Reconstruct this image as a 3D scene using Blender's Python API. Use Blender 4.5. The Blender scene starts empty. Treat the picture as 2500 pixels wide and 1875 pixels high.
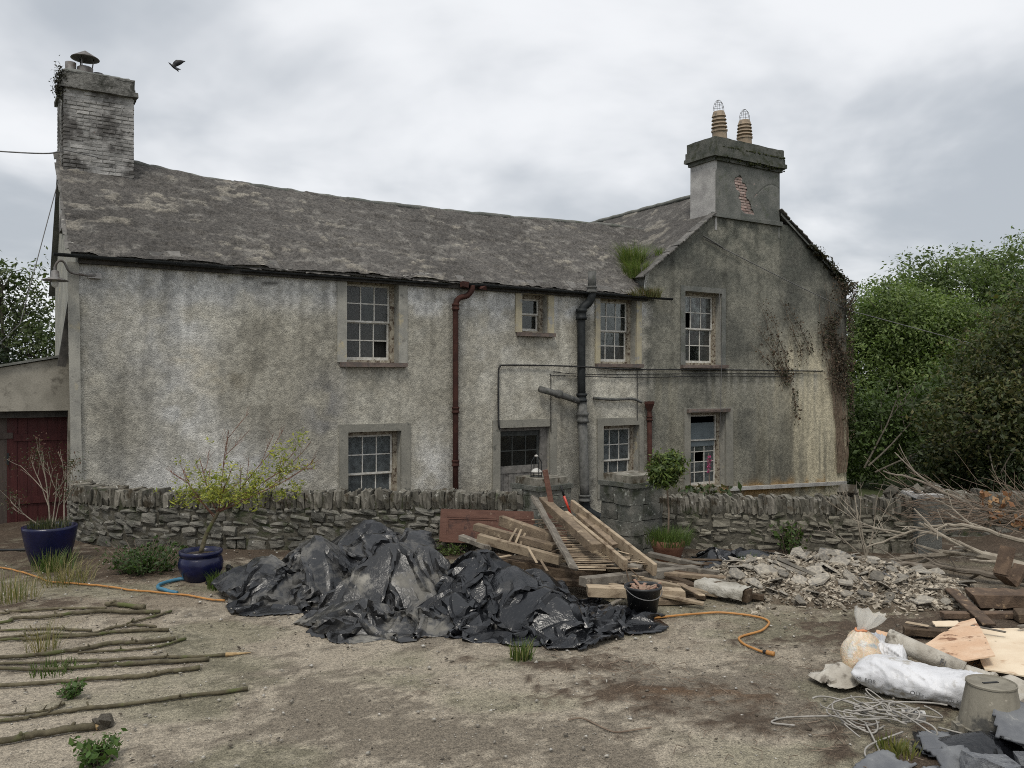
import bpy, math, random
import numpy as np
from mathutils import Vector, Matrix, Euler

R = math.radians
rnd = random.Random(11)
S = bpy.context.scene
COL = S.collection

# ------------------------------------------------------------------ camera
cam = bpy.data.cameras.new('camera')
cam.lens = 29.08
cam.sensor_width = 36.0
cam.shift_y = -0.003
cam.clip_start = 0.05
cam.clip_end = 2000.0
cam_o = bpy.data.objects.new('camera', cam)
cam_o.location = (0, 0, 2.5)
cam_o.rotation_euler = (R(90), 0, 0)
COL.objects.link(cam_o)
S.camera = cam_o

# ------------------------------------------------------------------ light
SUN_EL, SUN_AZ = R(60), R(195)          # azimuth of the sun seen from above, clockwise from +Y
S.view_settings.view_transform = 'Standard'
S.view_settings.look = 'None'
S.view_settings.exposure = 0.3
S.view_settings.gamma = 1.0
S.cycles.max_bounces = 6
S.cycles.transparent_max_bounces = 12
S.cycles.use_denoising = False
S.cycles.filter_width = 1.0

W = bpy.data.worlds.new('World')
S.world = W
W.use_nodes = True
wt = W.node_tree
for n_ in list(wt.nodes):
    wt.nodes.remove(n_)


class NT:
    """small node-tree writer"""
    def __init__(s, tree):
        s.t = tree

    def n(s, typ, props=None, **ins):
        nd = s.t.nodes.new(typ)
        for k, v in (props or {}).items():
            setattr(nd, k, v)
        for k, v in ins.items():
            key = int(k[1:]) if k[0] == '_' and k[1:].isdigit() else k.replace('__', ' ')
            s.put(nd.inputs[key], v)
        return nd

    def put(s, sock, v):
        if hasattr(v, 'is_output'):
            s.t.links.new(v, sock)
        elif isinstance(v, bpy.types.Node):
            s.t.links.new(v.outputs[0], sock)
        else:
            if isinstance(v, tuple) and len(v) == 3 and sock.type == 'RGBA':
                v = v + (1,)
            sock.default_value = v

    def noise(s, vec, scale, detail=5, rough=.55, dist=0.0):
        return s.n('ShaderNodeTexNoise', Vector=vec, Scale=scale, Detail=detail, Roughness=rough, Distortion=dist).outputs['Fac']

    def vor(s, vec, scale, feat='F1', out='Distance'):
        return s.n('ShaderNodeTexVoronoi', {'feature': feat}, Vector=vec, Scale=scale).outputs[out]

    def rng(s, v, a, b, c=0.0, d=1.0, smooth=True):
        return s.n('ShaderNodeMapRange', {'interpolation_type': 'SMOOTHSTEP' if smooth else 'LINEAR'},
                   _0=v, _1=a, _2=b, _3=c, _4=d).outputs[0]

    def mix(s, f, a, b, mode='MIX'):
        m = s.n('ShaderNodeMix', {'data_type': 'RGBA', 'blend_type': mode})
        s.put(m.inputs[0], f)
        s.put(m.inputs[6], a)
        s.put(m.inputs[7], b)
        return m.outputs[2]

    def math(s, op, a, b=0.0):
        return s.n('ShaderNodeMath', {'operation': op}, _0=a, _1=b).outputs[0]

    def vmath(s, op, a, b):
        return s.n('ShaderNodeVectorMath', {'operation': op}, _0=a, _1=b).outputs[0]


w = NT(wt)
sky = w.n('ShaderNodeTexSky', {'sky_type': 'NISHITA', 'sun_disc': False, 'sun_elevation': SUN_EL,
                               'sun_rotation': SUN_AZ, 'air_density': 1.0, 'dust_density': 3.0})
tc = w.n('ShaderNodeTexCoord')
sep = w.n('ShaderNodeSeparateXYZ', _0=tc.outputs['Generated'])
zz = w.math('ADD', w.math('MAXIMUM', sep.outputs[2], 0.0), 0.22)
cmb = w.n('ShaderNodeCombineXYZ', _0=w.math('DIVIDE', sep.outputs[0], zz), _1=w.math('DIVIDE', sep.outputs[1], zz), _2=0.35)
c1 = w.noise(cmb.outputs[0], 0.75, 6, .5, .5)
c2 = w.noise(cmb.outputs[0], 2.6, 4, .5, .2)
cl = w.math('ADD', w.math('MULTIPLY', c1, .78), w.math('MULTIPLY', c2, .22))
cm = w.rng(cl, .40, .60)
cloud = w.mix(cm, (.42, .45, .485), (.79, .80, .815))
zen = w.rng(sep.outputs[2], .38, 1.0, 1.0, 1.6)      # an overcast sky is brighter overhead
bg1 = w.n('ShaderNodeBackground', Color=sky.outputs[0], Strength=.1)
bg2 = w.n('ShaderNodeBackground', Color=cloud, Strength=zen)
mx = w.n('ShaderNodeMixShader', _0=.9, _1=bg1.outputs[0], _2=bg2.outputs[0])
w.n('ShaderNodeOutputWorld', Surface=mx.outputs[0])

sl = bpy.data.lights.new('sun', 'SUN')
sl.energy = 1.5
sl.angle = R(14)
sl.color = (1.0, .95, .86)
so = bpy.data.objects.new('sun', sl)
so.rotation_euler = Vector((math.sin(SUN_AZ) * math.cos(SUN_EL), math.cos(SUN_AZ) * math.cos(SUN_EL), math.sin(SUN_EL))).to_track_quat('Z', 'Y').to_euler()
so.location = (0, 0, 40)
COL.objects.link(so)


# ------------------------------------------------------------------ numeric noise
def _h(ix, iy, seed):
    h = (ix.astype(np.int64) * 374761393 + iy.astype(np.int64) * 668265263 + seed * 974634777) & 0xffffffff
    h = ((h ^ (h >> 13)) * 1274126177) & 0xffffffff
    h = h ^ (h >> 16)
    return (h & 0xffffff) / float(0xffffff)


def vn(x, y, seed=0):
    x = np.asarray(x, float); y = np.asarray(y, float)
    x, y = np.broadcast_arrays(x, y)
    ix, iy = np.floor(x), np.floor(y)
    fx, fy = x - ix, y - iy
    fx = fx * fx * fx * (fx * (fx * 6 - 15) + 10); fy = fy * fy * fy * (fy * (fy * 6 - 15) + 10)
    a, b = _h(ix, iy, seed), _h(ix + 1, iy, seed)
    c, d = _h(ix, iy + 1, seed), _h(ix + 1, iy + 1, seed)
    return (a * (1 - fx) + b * fx) * (1 - fy) + (c * (1 - fx) + d * fx) * fy


def fbm(x, y, oc=4, seed=0, gain=.5):
    x = np.asarray(x, float); y = np.asarray(y, float)
    s, a, tot = 0, 1, 0
    for i in range(oc):
        s = s + a * vn(x * 2 ** i + 17.3 * i, y * 2 ** i - 9.1 * i, seed + i)
        tot += a
        a *= gain
    return s / tot


def sm(x, a, b):
    t = np.clip((np.asarray(x, float) - a) / (b - a), 0, 1)
    return t * t * (3 - 2 * t)


def blob(x, y, cx, cy, rx, ry):
    return np.exp(-(((x - cx) / rx) ** 2 + ((y - cy) / ry) ** 2))


# ------------------------------------------------------------------ mesh helpers
def link(o, parent=None):
    COL.objects.link(o)
    if parent is not None:
        o.parent = parent
    return o


def mk(name, V, Fc, mat=None, parent=None, smooth=False, attr=None, loc=None, rot=None):
    me = bpy.data.meshes.new(name)
    V = np.asarray(V, dtype=np.float32)
    if isinstance(Fc, np.ndarray):
        k = Fc.shape[1]
        me.vertices.add(len(V)); me.vertices.foreach_set('co', V.ravel())
        me.loops.add(Fc.size); me.loops.foreach_set('vertex_index', Fc.ravel().astype(np.int32))
        me.polygons.add(len(Fc)); me.polygons.foreach_set('loop_start', np.arange(0, Fc.size, k, dtype=np.int32))
        me.update(calc_edges=True)
        me.validate()
    else:
        me.from_pydata(V.tolist(), [], Fc)
    if smooth:
        me.polygons.foreach_set('use_smooth', np.ones(len(me.polygons), dtype=bool))
    for k, v in (attr or {}).items():
        v = np.asarray(v, dtype=np.float32)
        if v.ndim == 1:
            a = me.attributes.new(k, 'FLOAT', 'POINT'); a.data.foreach_set('value', v)
        else:
            a = me.attributes.new(k, 'FLOAT_COLOR', 'POINT')
            c = np.ones((len(v), 4), np.float32); c[:, :3] = v
            a.data.foreach_set('color', c.ravel())
    if mat is not None:
        me.materials.append(mat)
    o = bpy.data.objects.new(name, me)
    if loc is not None:
        o.location = loc
    if rot is not None:
        o.rotation_euler = rot
    return link(o, parent)


def empty(name, loc=(0, 0, 0), rz=0.0, parent=None):
    o = bpy.data.objects.new(name, None)
    o.empty_display_size = .2
    o.location = loc
    o.rotation_euler = (0, 0, rz)
    return link(o, parent)


def tag(o, label, cat=None, group=None, kind=None):
    if label:
        o['label'] = label
    if cat:
        o['category'] = cat
    if group:
        o['group'] = group
    if kind:
        o['kind'] = kind
    return o


def gridf(nx, ny):
    i = np.arange(nx * ny).reshape(ny, nx)
    return np.stack([i[:-1, :-1], i[:-1, 1:], i[1:, 1:], i[1:, :-1]], -1).reshape(-1, 4)


class MB:
    def __init__(s):
        s.V = []; s.F = []

    def add(s, V, Fc):
        o = len(s.V)
        s.V += [tuple(v) for v in V]
        s.F += [tuple(i + o for i in f) for f in Fc]
        return s

    def box(s, x0, x1, y0, y1, z0, z1, jit=0.0):
        V = [(x, y, z) for z in (z0, z1) for y in (y0, y1) for x in (x0, x1)]
        if jit:
            V = [tuple(c + rnd.uniform(-jit, jit) for c in v) for v in V]
        return s.add(V, [(0, 2, 3, 1), (4, 5, 7, 6), (0, 1, 5, 4), (2, 6, 7, 3), (0, 4, 6, 2), (1, 3, 7, 5)])

    def beam(s, p, q, wd, ht, roll=0.0, jit=0.0, seg=1, bend=0.0):
        p, q = Vector(p), Vector(q)
        d = (q - p).normalized()
        up = Vector((0, 0, 1)) if abs(d.z) < .95 else Vector((0, 1, 0))
        r = d.cross(up).normalized(); u = r.cross(d)
        r, u = r * math.cos(roll) + u * math.sin(roll), u * math.cos(roll) - r * math.sin(roll)
        V = []
        for k in range(seg + 1):
            f = k / seg
            c = p.lerp(q, f) + u * bend * math.sin(math.pi * f)
            for a, b in ((-1, -1), (1, -1), (1, 1), (-1, 1)):
                e = 1.0 + rnd.uniform(-jit, jit)
                x = c + r * a * wd / 2 * e + u * b * ht / 2 * e
                if k in (0, seg) and jit:
                    x += d * rnd.uniform(-1, 1) * jit * wd
                V.append(x)
        Fc = [(0, 1, 2, 3), tuple(reversed([4 * seg + i for i in range(4)]))]
        for k in range(seg):
            for i in range(4):
                j = (i + 1) % 4
                Fc.append((4 * k + i, 4 * k + 4 + i, 4 * k + 4 + j, 4 * k + j))
        return s.add(V, Fc)

    def tube(s, pts, rad, n=6, cap=True):
        pts = [Vector(p) for p in pts]
        if not hasattr(rad, '__len__'):
            rad = [rad] * len(pts)
        V = []; Fc = []
        prev = None
        for i, p in enumerate(pts):
            d = (pts[min(i + 1, len(pts) - 1)] - pts[max(i - 1, 0)])
            d = d.normalized() if d.length > 1e-9 else Vector((0, 0, 1))
            if prev is None:
                a = Vector((0, 0, 1)) if abs(d.z) < .9 else Vector((1, 0, 0))
                r = d.cross(a).normalized()
            else:
                r = (prev - d * prev.dot(d))
                r = r.normalized() if r.length > 1e-6 else d.orthogonal().normalized()
            prev = r
            u = d.cross(r)
            for k in range(n):
                a = 2 * math.pi * k / n
                V.append(p + (r * math.cos(a) + u * math.sin(a)) * rad[i])
        for i in range(len(pts) - 1):
            for k in range(n):
                j = (k + 1) % n
                Fc.append((i * n + k, i * n + j, i * n + n + j, i * n + n + k))
        if cap:
            Fc.append(tuple(range(n - 1, -1, -1)))
            Fc.append(tuple((len(pts) - 1) * n + k for k in range(n)))
        return s.add(V, Fc)

    def lathe(s, prof, n=24, c=(0, 0, 0), wob=0.0, ph=0.0):
        V = []; Fc = []
        for (r, z) in prof:
            for k in range(n):
                a = 2 * math.pi * k / n
                rr = r * (1 + wob * math.sin(3 * a + ph + z * 5))
                V.append((c[0] + rr * math.cos(a), c[1] + rr * math.sin(a), c[2] + z))
        for i in range(len(prof) - 1):
            for k in range(n):
                j = (k + 1) % n
                Fc.append((i * n + k, i * n + j, i * n + n + j, i * n + n + k))
        return s.add(V, Fc)

    def rough_box(s, x0, x1, y0, y1, z0, z1, st=.08, amp=.02, seed=1):
        """box with a worn uneven surface"""
        def side(o, u, v, nu, nv):
            g_ = [[tuple(o[c] + u[c] * i / nu + v[c] * j / nv for c in range(3)) for i in range(nu + 1)] for j in range(nv + 1)]
            V = [p for r_ in g_ for p in r_]
            P = np.array(V)
            q = np.stack([fbm(P[:, 0] * 3 + P[:, 2] * 2.3, P[:, 1] * 3 + k * 9 - P[:, 2], 3, seed + k) - .5 for k in range(3)], 1) * 2 * amp
            s.add((P + q).tolist(), [(j * (nu + 1) + i, j * (nu + 1) + i + 1, (j + 1) * (nu + 1) + i + 1, (j + 1) * (nu + 1) + i) for j in range(nv) for i in range(nu)])
        n = lambda L: max(1, int(round(L / st)))
        a, b, c = x1 - x0, y1 - y0, z1 - z0
        side((x0, y0, z0), (a, 0, 0), (0, 0, c), n(a), n(c)); side((x1, y1, z0), (-a, 0, 0), (0, 0, c), n(a), n(c))
        side((x0, y1, z0), (0, -b, 0), (0, 0, c), n(b), n(c)); side((x1, y0, z0), (0, b, 0), (0, 0, c), n(b), n(c))
        side((x0, y0, z1), (a, 0, 0), (0, b, 0), n(a), n(b)); side((x0, y1, z0), (a, 0, 0), (0, -b, 0), n(a), n(b))
        return s

    def build(s, name, mat, parent=None, smooth=False, **kw):
        return mk(name, s.V, s.F, mat, parent, smooth, **kw)


def curve_pts(P, n=8):
    """Catmull-Rom through P"""
    P = [Vector(p) for p in P]
    Q = [P[0] * 2 - P[1]] + P + [P[-1] * 2 - P[-2]]
    out = []
    for i in range(1, len(Q) - 2):
        for k in range(n):
            t = k / n
            a, b, c, d = Q[i - 1], Q[i], Q[i + 1], Q[i + 2]
            out.append(.5 * ((2 * b) + (c - a) * t + (2 * a - 5 * b + 4 * c - d) * t * t + (3 * b - a - 3 * c + d) * t ** 3))
    out.append(P[-1])
    return out


# ------------------------------------------------------------------ materials
MAT = {}


def mat(name, a, b=None, scale=4.0, detail=6, lo=.35, hi=.65, spots=(), rough=.9, bump=None, var=0.0,
        attr=None, spec=.3, metal=0.0, stretch=None, coord='pos', fine=None, sheen=None, trans=None, coat=0.0, island=0.0):
    """weathered surface: a/b mottled by noise, spots = (colour, scale, lo, hi), fine = (scale, amount) speckle"""
    m = bpy.data.materials.new(name)
    m.use_nodes = True
    t = m.node_tree
    for x in list(t.nodes):
        t.nodes.remove(x)
    q = NT(t)
    if coord == 'pos':
        vec = q.n('ShaderNodeNewGeometry').outputs['Position']
    else:
        vec = q.n('ShaderNodeTexCoord').outputs['Object']
    oi = q.n('ShaderNodeObjectInfo')
    if coord != 'pos':
        off = q.n('ShaderNodeVectorMath', {'operation': 'SCALE'}, _0=(13.1, 7.7, 4.3))
        q.put(off.inputs['Scale'], oi.outputs['Random'])
        vec = q.vmath('ADD', vec, off.outputs[0])
    v0 = vec
    if stretch:
        vec = q.vmath('MULTIPLY', vec, stretch)
    if attr:
        ca = q.n('ShaderNodeAttribute', {'attribute_name': attr}).outputs['Color']
        if b is not None:
            f = q.rng(q.noise(vec, scale, detail, .6), lo, hi)
            colr = q.mix(1.0, ca, q.mix(f, a, b), 'MULTIPLY')
        else:
            colr = ca
    else:
        f = q.rng(q.noise(vec, scale, detail, .6), lo, hi)
        colr = q.mix(f, a, b if b is not None else a)
    for k, sp in enumerate(spots):
        f = q.rng(q.noise(q.vmath('ADD', v0, (k * 5.3, 1.7 * k, -k)), sp[1], 4, .65), sp[2], sp[3])
        colr = q.mix(f, colr, sp[0])
    if fine:
        f = q.noise(v0, fine[0], 2, .7)
        colr = q.mix(1.0, colr, q.n('ShaderNodeCombineColor', _0=q.rng(f, .25, .75, 1 - fine[1], 1 + fine[1], False),
                                    _1=q.rng(f, .25, .75, 1 - fine[1], 1 + fine[1], False),
                                    _2=q.rng(f, .25, .75, 1 - fine[1], 1 + fine[1], False)).outputs[0], 'MULTIPLY')
    if var:
        h = q.n('ShaderNodeHueSaturation', Color=colr)
        q.put(h.inputs['Value'], q.rng(oi.outputs['Random'], 0, 1, 1 - var, 1 + var, False))
        colr = h.outputs[0]
    if island:
        h = q.n('ShaderNodeHueSaturation', Color=colr)
        q.put(h.inputs['Value'], q.rng(q.n('ShaderNodeNewGeometry').outputs['Random Per Island'], 0, 1, 1 - island, 1 + island, False))
        colr = h.outputs[0]
    p = q.n('ShaderNodeBsdfPrincipled', Metallic=metal)
    q.put(p.inputs['Base Color'], colr)
    if isinstance(rough, tuple):
        q.put(p.inputs['Roughness'], q.rng(q.noise(v0, rough[2], 4), .35, .65, rough[0], rough[1]))
    else:
        p.inputs['Roughness'].default_value = rough
    p.inputs['Specular IOR Level'].default_value = spec
    if coat:
        p.inputs['Coat Weight'].default_value = coat
        p.inputs['Coat Roughness'].default_value = .15
    if bump:
        bs = bump if isinstance(bump[0], tuple) else (bump,)
        nrm = None
        for (sc, dist) in bs:
            bn = q.n('ShaderNodeBump', Strength=1.0, Distance=dist, Height=q.noise(vec if stretch else v0, sc, 5, .65))
            if nrm is not None:
                q.put(bn.inputs['Normal'], nrm)
            nrm = bn.outputs[0]
        q.put(p.inputs['Normal'], nrm)
    out = p.outputs[0]
    if trans:
        tr = q.n('ShaderNodeBsdfTranslucent')
        q.put(tr.inputs[0], q.mix(1.0, colr, trans[1], 'MULTIPLY'))
        out = q.n('ShaderNodeMixShader', _0=trans[0], _1=out, _2=tr.outputs[0]).outputs[0]
    q.n('ShaderNodeOutputMaterial', Surface=out)
    MAT[name] = m
    return m


def glass_mat(name, dust, amount, rough=.12, patch=3.0):
    """old dusty pane: part clear, part dust, always with a reflection"""
    m = bpy.data.materials.new(name)
    m.use_nodes = True
    t = m.node_tree
    for x in list(t.nodes):
        t.nodes.remove(x)
    q = NT(t)
    vec = q.n('ShaderNodeNewGeometry').outputs['Position']
    p = q.n('ShaderNodeBsdfPrincipled', Roughness=.85)
    q.put(p.inputs['Base Color'], q.mix(q.rng(q.noise(vec, patch * 3, 5), .3, .7), dust, tuple(c * .5 for c in dust)))
    tr = q.n('ShaderNodeBsdfTransparent', Color=(.9, .95, .93))
    f = q.rng(q.noise(vec, patch, 5, .65), .3, .7, amount * .5, min(1, amount * 1.4))
    body = q.n('ShaderNodeMixShader', _0=f, _1=tr.outputs[0], _2=p.outputs[0])
    gl = q.n('ShaderNodeBsdfGlossy', Roughness=rough)
    bn = q.n('ShaderNodeBump', Strength=.4, Distance=.01, Height=q.noise(vec, 3.0, 2))
    q.put(gl.inputs['Normal'], bn.outputs[0])
    fr = q.n('ShaderNodeFresnel', IOR=1.45)
    o = q.n('ShaderNodeMixShader', _0=fr.outputs[0], _1=body.outputs[0], _2=gl.outputs[0])
    q.n('ShaderNodeOutputMaterial', Surface=o.outputs[0])
    MAT[name] = m
    return m

# colours are plain albedos
mat('ground', (.25, .225, .18), (.335, .31, .255), scale=1.6, attr=None)
mat('wall_render', (1.0, 1.0, .99), (1.46, 1.45, 1.42), scale=9, detail=8, attr='col', fine=(42, .34), spots=(((.50, .48, .43), 33, .68, .73), ((.08, .075, .063), 29, .67, .73)), bump=((48, .025), (14, .016)), rough=.95, spec=.1)
mat('smooth_render', (.34, .33, .29), (.25, .245, .22), scale=3, spots=(((.17, .165, .15), 7, .55, .75), ((.42, .37, .25), 2.2, .58, .72)), fine=(60, .2), bump=(50, .004), rough=.95, spec=.15)
mat('dark_render', (.115, .12, .11), (.175, .175, .16), scale=2.2, spots=(((.10, .11, .085), 5, .55, .72), ((.31, .31, .28), 26, .66, .74)), fine=(40, .3), bump=(40, .012), rough=.95, spec=.15)
mat('pale_render', (.42, .41, .39), (.30, .29, .28), scale=3, spots=(((.15, .15, .14), 6, .62, .74),), fine=(40, .2), bump=(30, .008), rough=.95, spec=.15)
mat('roof_slate', (.72, .72, .72), (1.3, 1.28, 1.25), scale=14, detail=8, attr='col', fine=(40, .45), spots=(((.34, .325, .29), 17, .72, .75), ((.035, .034, .03), 11, .69, .73)), bump=((26, .035), (60, .015)), rough=.92, spec=.2)
mat('slate', (.085, .081, .075), (.14, .132, .12), scale=8, spots=(((.30, .29, .25), 9, .62, .72), ((.09, .10, .06), 6, .6, .75)), var=.3, bump=(30, .006), rough=.8, spec=.3)
mat('old_brick', (.36, .35, .335), (.23, .225, .215), scale=5, spots=(((.095, .09, .085), 1.5, .45, .60), ((.085, .082, .078), 6, .60, .70), ((.26, .11, .075), 1.9, .66, .72), ((.46, .45, .43), 9, .66, .76)), var=.22, bump=(40, .012), rough=.95, spec=.15)
mat('mortar', (.14, .135, .125), (.27, .262, .245), scale=4, spots=(((.09, .088, .08), 1.5, .50, .66),), bump=(40, .01), rough=.95, spec=.1)
mat('cornice', (.075, .08, .07), (.13, .13, .115), scale=3, spots=(((.05, .055, .035), 5, .5, .68), ((.30, .30, .27), 20, .66, .72)), fine=(40, .3), bump=(40, .012), rough=.95, spec=.1)
mat('corbel', (.10, .098, .09), (.21, .205, .19), scale=5, spots=(((.06, .06, .052), 4, .48, .62), ((.30, .29, .27), 16, .64, .72)), fine=(40, .3), bump=(40, .015), rough=.95, spec=.1)
mat('moss', (.022, .026, .012), (.045, .05, .022), scale=20, rough=1.0, spec=.05)
mat('raw_brick', (.30, .21, .185), (.38, .30, .27), scale=9, spots=(((.52, .47, .42), 14, .55, .7), ((.12, .10, .085), 8, .63, .75)), var=.2, bump=(60, .006), rough=.95, spec=.1)
mat('old_timber_paint', (.36, .33, .26), (.22, .185, .14), scale=10, spots=(((.085, .06, .042), 12, .50, .62), ((.62, .60, .55), 22, .62, .7)), bump=(60, .004), rough=.75, spec=.3, var=.1)
mat('sash_white', (.60, .59, .55), (.44, .42, .37), scale=14, spots=(((.15, .12, .09), 30, .6, .7),), rough=.7, spec=.3, bump=(80, .002))
mat('sill', (.115, .092, .08), (.17, .13, .11), scale=8, spots=(((.10, .095, .09), 5, .5, .7), ((.24, .2, .17), 24, .63, .72)), bump=(40, .006), rough=.85)
mat('black_iron', (.010, .012, .013), (.022, .025, .026), scale=7, spots=(((.16, .16, .15), 30, .68, .74),), rough=.6, spec=.25, bump=(60, .003))
mat('red_iron', (.036, .016, .013), (.06, .025, .019), scale=6, spots=(((.03, .016, .013), 12, .55, .7), ((.09, .04, .024), 40, .6, .7)), rough=.85, spec=.2, bump=(60, .004))
mat('grey_pipe', (.075, .076, .072), (.135, .134, .126), scale=8, spots=(((.07, .075, .06), 10, .55, .7),), rough=.9, bump=(50, .006))
mat('dark_wood', (.03, .028, .025), (.06, .055, .048), scale=10, stretch=(1, 1, 1), rough=.85, bump=(40, .006))
mat('rail_wood', (.12, .115, .105), (.19, .18, .165), scale=7, spots=(((.06, .055, .05), 12, .55, .7),), rough=.85, bump=(50, .005), var=.12)
mat('terracotta_buff', (.34, .268, .195), (.25, .195, .14), scale=8, spots=(((.14, .13, .11), 9, .56, .7),), rough=.85, spec=.3, bump=(50, .004))
mat('wire', (.09, .09, .09), (.16, .155, .15), scale=30, rough=.6, spec=.4)
mat('cable_black', (.012, .012, .012), (.03, .03, .03), scale=9, rough=.6)
mat('zinc', (.17, .165, .16), (.10, .085, .075), scale=10, rough=.6, metal=.3, bump=(60, .003))
mat('door_dark', (.028, .031, .029), (.05, .053, .05), scale=8, rough=.75)
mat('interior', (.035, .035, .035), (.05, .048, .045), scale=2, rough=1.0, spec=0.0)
mat('board_blue', (.16, .19, .20), (.12, .145, .155), scale=3, rough=.7)
mat('curtain', (.06, .058, .053), (.028, .027, .025), scale=4, stretch=(4, 4, .6), rough=.95)
mat('red_door', (.040, .008, .008), (.058, .013, .012), scale=4, stretch=(6, 6, .6), rough=.65, bump=(30, .004), spots=(((.05, .02, .018), 5, .58, .75),))
mat('brown_door', (.05, .038, .032), (.07, .054, .045), scale=4, stretch=(6, 6, .6), rough=.7, bump=(30, .004))
glass_mat('glass_dusty', (.07, .071, .067), .5, .22, 7)
glass_mat('glass_clear', (.04, .047, .047), .12, .06)
glass_mat('glass_grime', (.065, .063, .058), .55, .2, 6)
glass_mat('glass_blue', (.12, .138, .143), .65, .15)

# ------------------------------------------------------------------ the ground
A32 = R(32)
DX, DY = math.cos(A32), math.sin(A32)
P0 = (-7.53, 14.3)


def hcoord(x, y):
    rx, ry = x - P0[0], y - P0[1]
    return rx * DX + ry * DY, -rx * DY + ry * DX


def hw(t, b, z=0.0):
    return (P0[0] + DX * t - DY * b, P0[1] + DY * t + DX * b, z)


def gz(x, y):
    x = np.asarray(x, float); y = np.asarray(y, float)
    t, b = hcoord(x, y)
    drop = .95 * sm(y, 13.1, 15.2) * sm(t, .6, 4) * (1 - sm(x, 13, 20))
    und = (fbm(x * .35 + 5, y * .35, 3, 5) - .5) * .12 * sm(np.hypot(x, y), 2, 6)
    fine = (fbm(x * 2.2, y * 2.2, 4, 9) - .5) * .035
    back = sm(y, 26, 80) * 1.5
    bank = .25 * sm(x, 7.0, 9) * sm(y, 9.5, 11.5) * (1 - sm(y, 12.6, 14))
    return und + fine - drop + back + bank


def gz1(x, y):
    return float(gz(np.array([x]), np.array([y]))[0])


def axis(lo, hi, st, ext):
    a = list(np.arange(lo, hi + 1e-6, st))
    s = st; l = [lo]; h = [hi]
    while l[-1] > -ext:
        s *= 1.35; l.append(l[-1] - s)
    s = st
    while h[-1] < ext:
        s *= 1.35; h.append(h[-1] + s)
    return np.array(l[:0:-1] + a + h[1:])


gx = axis(-8.5, 9.5, .06, 700)
gy = axis(3.0, 13.6, .05, 700)
GX, GY = np.meshgrid(gx, gy)
gxr, gyr = GX.ravel(), GY.ravel()
GZ = gz(gxr, gyr)
# soil, moss and worn concrete: marks with a shape of their own
nA = fbm(gxr * .8, gyr * .8, 5, 31); nB = fbm(gxr * 2.6, gyr * 2.6, 4, 33); nC = fbm(gxr * 7, gyr * 7, 3, 35)
soil = (1.0 * blob(gxr, gyr, 1.35, 6.7, 1.2, .36) + .85 * blob(gxr, gyr, 2.05, 6.05, .75, .26) + .9 * blob(gxr, gyr, 2.6, 5.5, .7, .35)
        + .75 * blob(gxr, gyr, .5, 7.3, .9, .2) + .62 * blob(gxr, gyr, 3.2, 7.9, 2.0, .4) + .6 * blob(gxr, gyr, 4.6, 8.6, 3.0, .5)
        + 1.05 * blob(gxr, gyr, -1.75, 4.62, .55, .30) + 1.1 * blob(gxr, gyr, -1.55, 4.15, .75, .28) + .5 * blob(gxr, gyr, -2.1, 5.3, .35, .2)
        + .9 * blob(gxr, gyr, -4.9, 10.9, 2.2, .6) + .8 * blob(gxr, gyr, -6, 9.2, 1.5, .5) + 1.1 * sm(gyr, 10.9, 12.2) + 1.0 * blob(gxr, gyr, 6.2, 8.6, 2.6, 1.3)
        + 1.0 * blob(gxr, gyr, 3.1, 4.6, 1.1, .55) + .8 * blob(gxr, gyr, 3.7, 6.2, 1.0, .6))
nD = fbm(gxr * 16, gyr * 16, 3, 37)
soil = soil + (nA - .5) * .9 + (nB - .5) * .9 + (nC - .5) * 1.1 + (nD - .5) * .9
soil = sm(soil, .40, .95)
pale = sm(fbm(gxr * .55 + 3, gyr * .9, 5, 41) + .5 * (nC - .5) + .45 * (nB - .5) + .5 * (fbm(gxr * 14, gyr * 14, 3, 43) - .5), .45, .60)
moss = sm(fbm(gxr * .7, gyr * 1.1, 4, 47), .56, .70) * .35
conc = np.array([.152, .131, .103])[None] * (1 - pale[:, None]) + np.array([.272, .238, .188])[None] * pale[:, None]
mud = (.55 * sm(gyr, 6.8, 9.5) * sm(nB, .30, .62))[:, None]
conc = conc * (1 - mud) + np.array([.12, .094, .066])[None] * mud
conc = conc * (1 - moss[:, None]) + np.array([.12, .125, .075])[None] * moss[:, None]
earth = np.array([.066, .050, .037])[None] * (.75 + .6 * nB[:, None])
orange = .6 * blob(gxr, gyr, 1.55, 6.62, .55, .16)[:, None]
earth = earth * (1 - .7 * orange) + np.array([.17, .105, .06])[None] * .7 * orange
gcol = conc * (1 - soil[:, None]) + earth * soil[:, None]
tt, bb = hcoord(gxr, gyr)
far = sm(np.hypot(gxr, gyr - 8), 14, 22)[:, None]
grass_far = np.array([.055, .07, .03])[None]
gcol = gcol * (1 - far) + grass_far * far
GZ = GZ + soil * (.012 + .03 * (nC - .4)) * (1 - far[:, 0])
mat('ground', (.78, .78, .78), (1.2, 1.19, 1.17), scale=30, detail=6, attr='col', fine=(95, .7), spots=(((.44, .395, .315), 60, .69, .73), ((.045, .037, .029), 40, .655, .70), ((.09, .075, .055), 9, .70, .75)),
    bump=((45, .010), (12, .010)), rough=.96, spec=.12)
ground = mk('ground', np.stack([gxr, gyr, GZ], 1), gridf(len(gx), len(gy)), MAT['ground'], smooth=True, attr={'col': gcol})
tag(ground, 'worn concrete yard with brown soil patches', None, None, 'structure')

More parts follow.
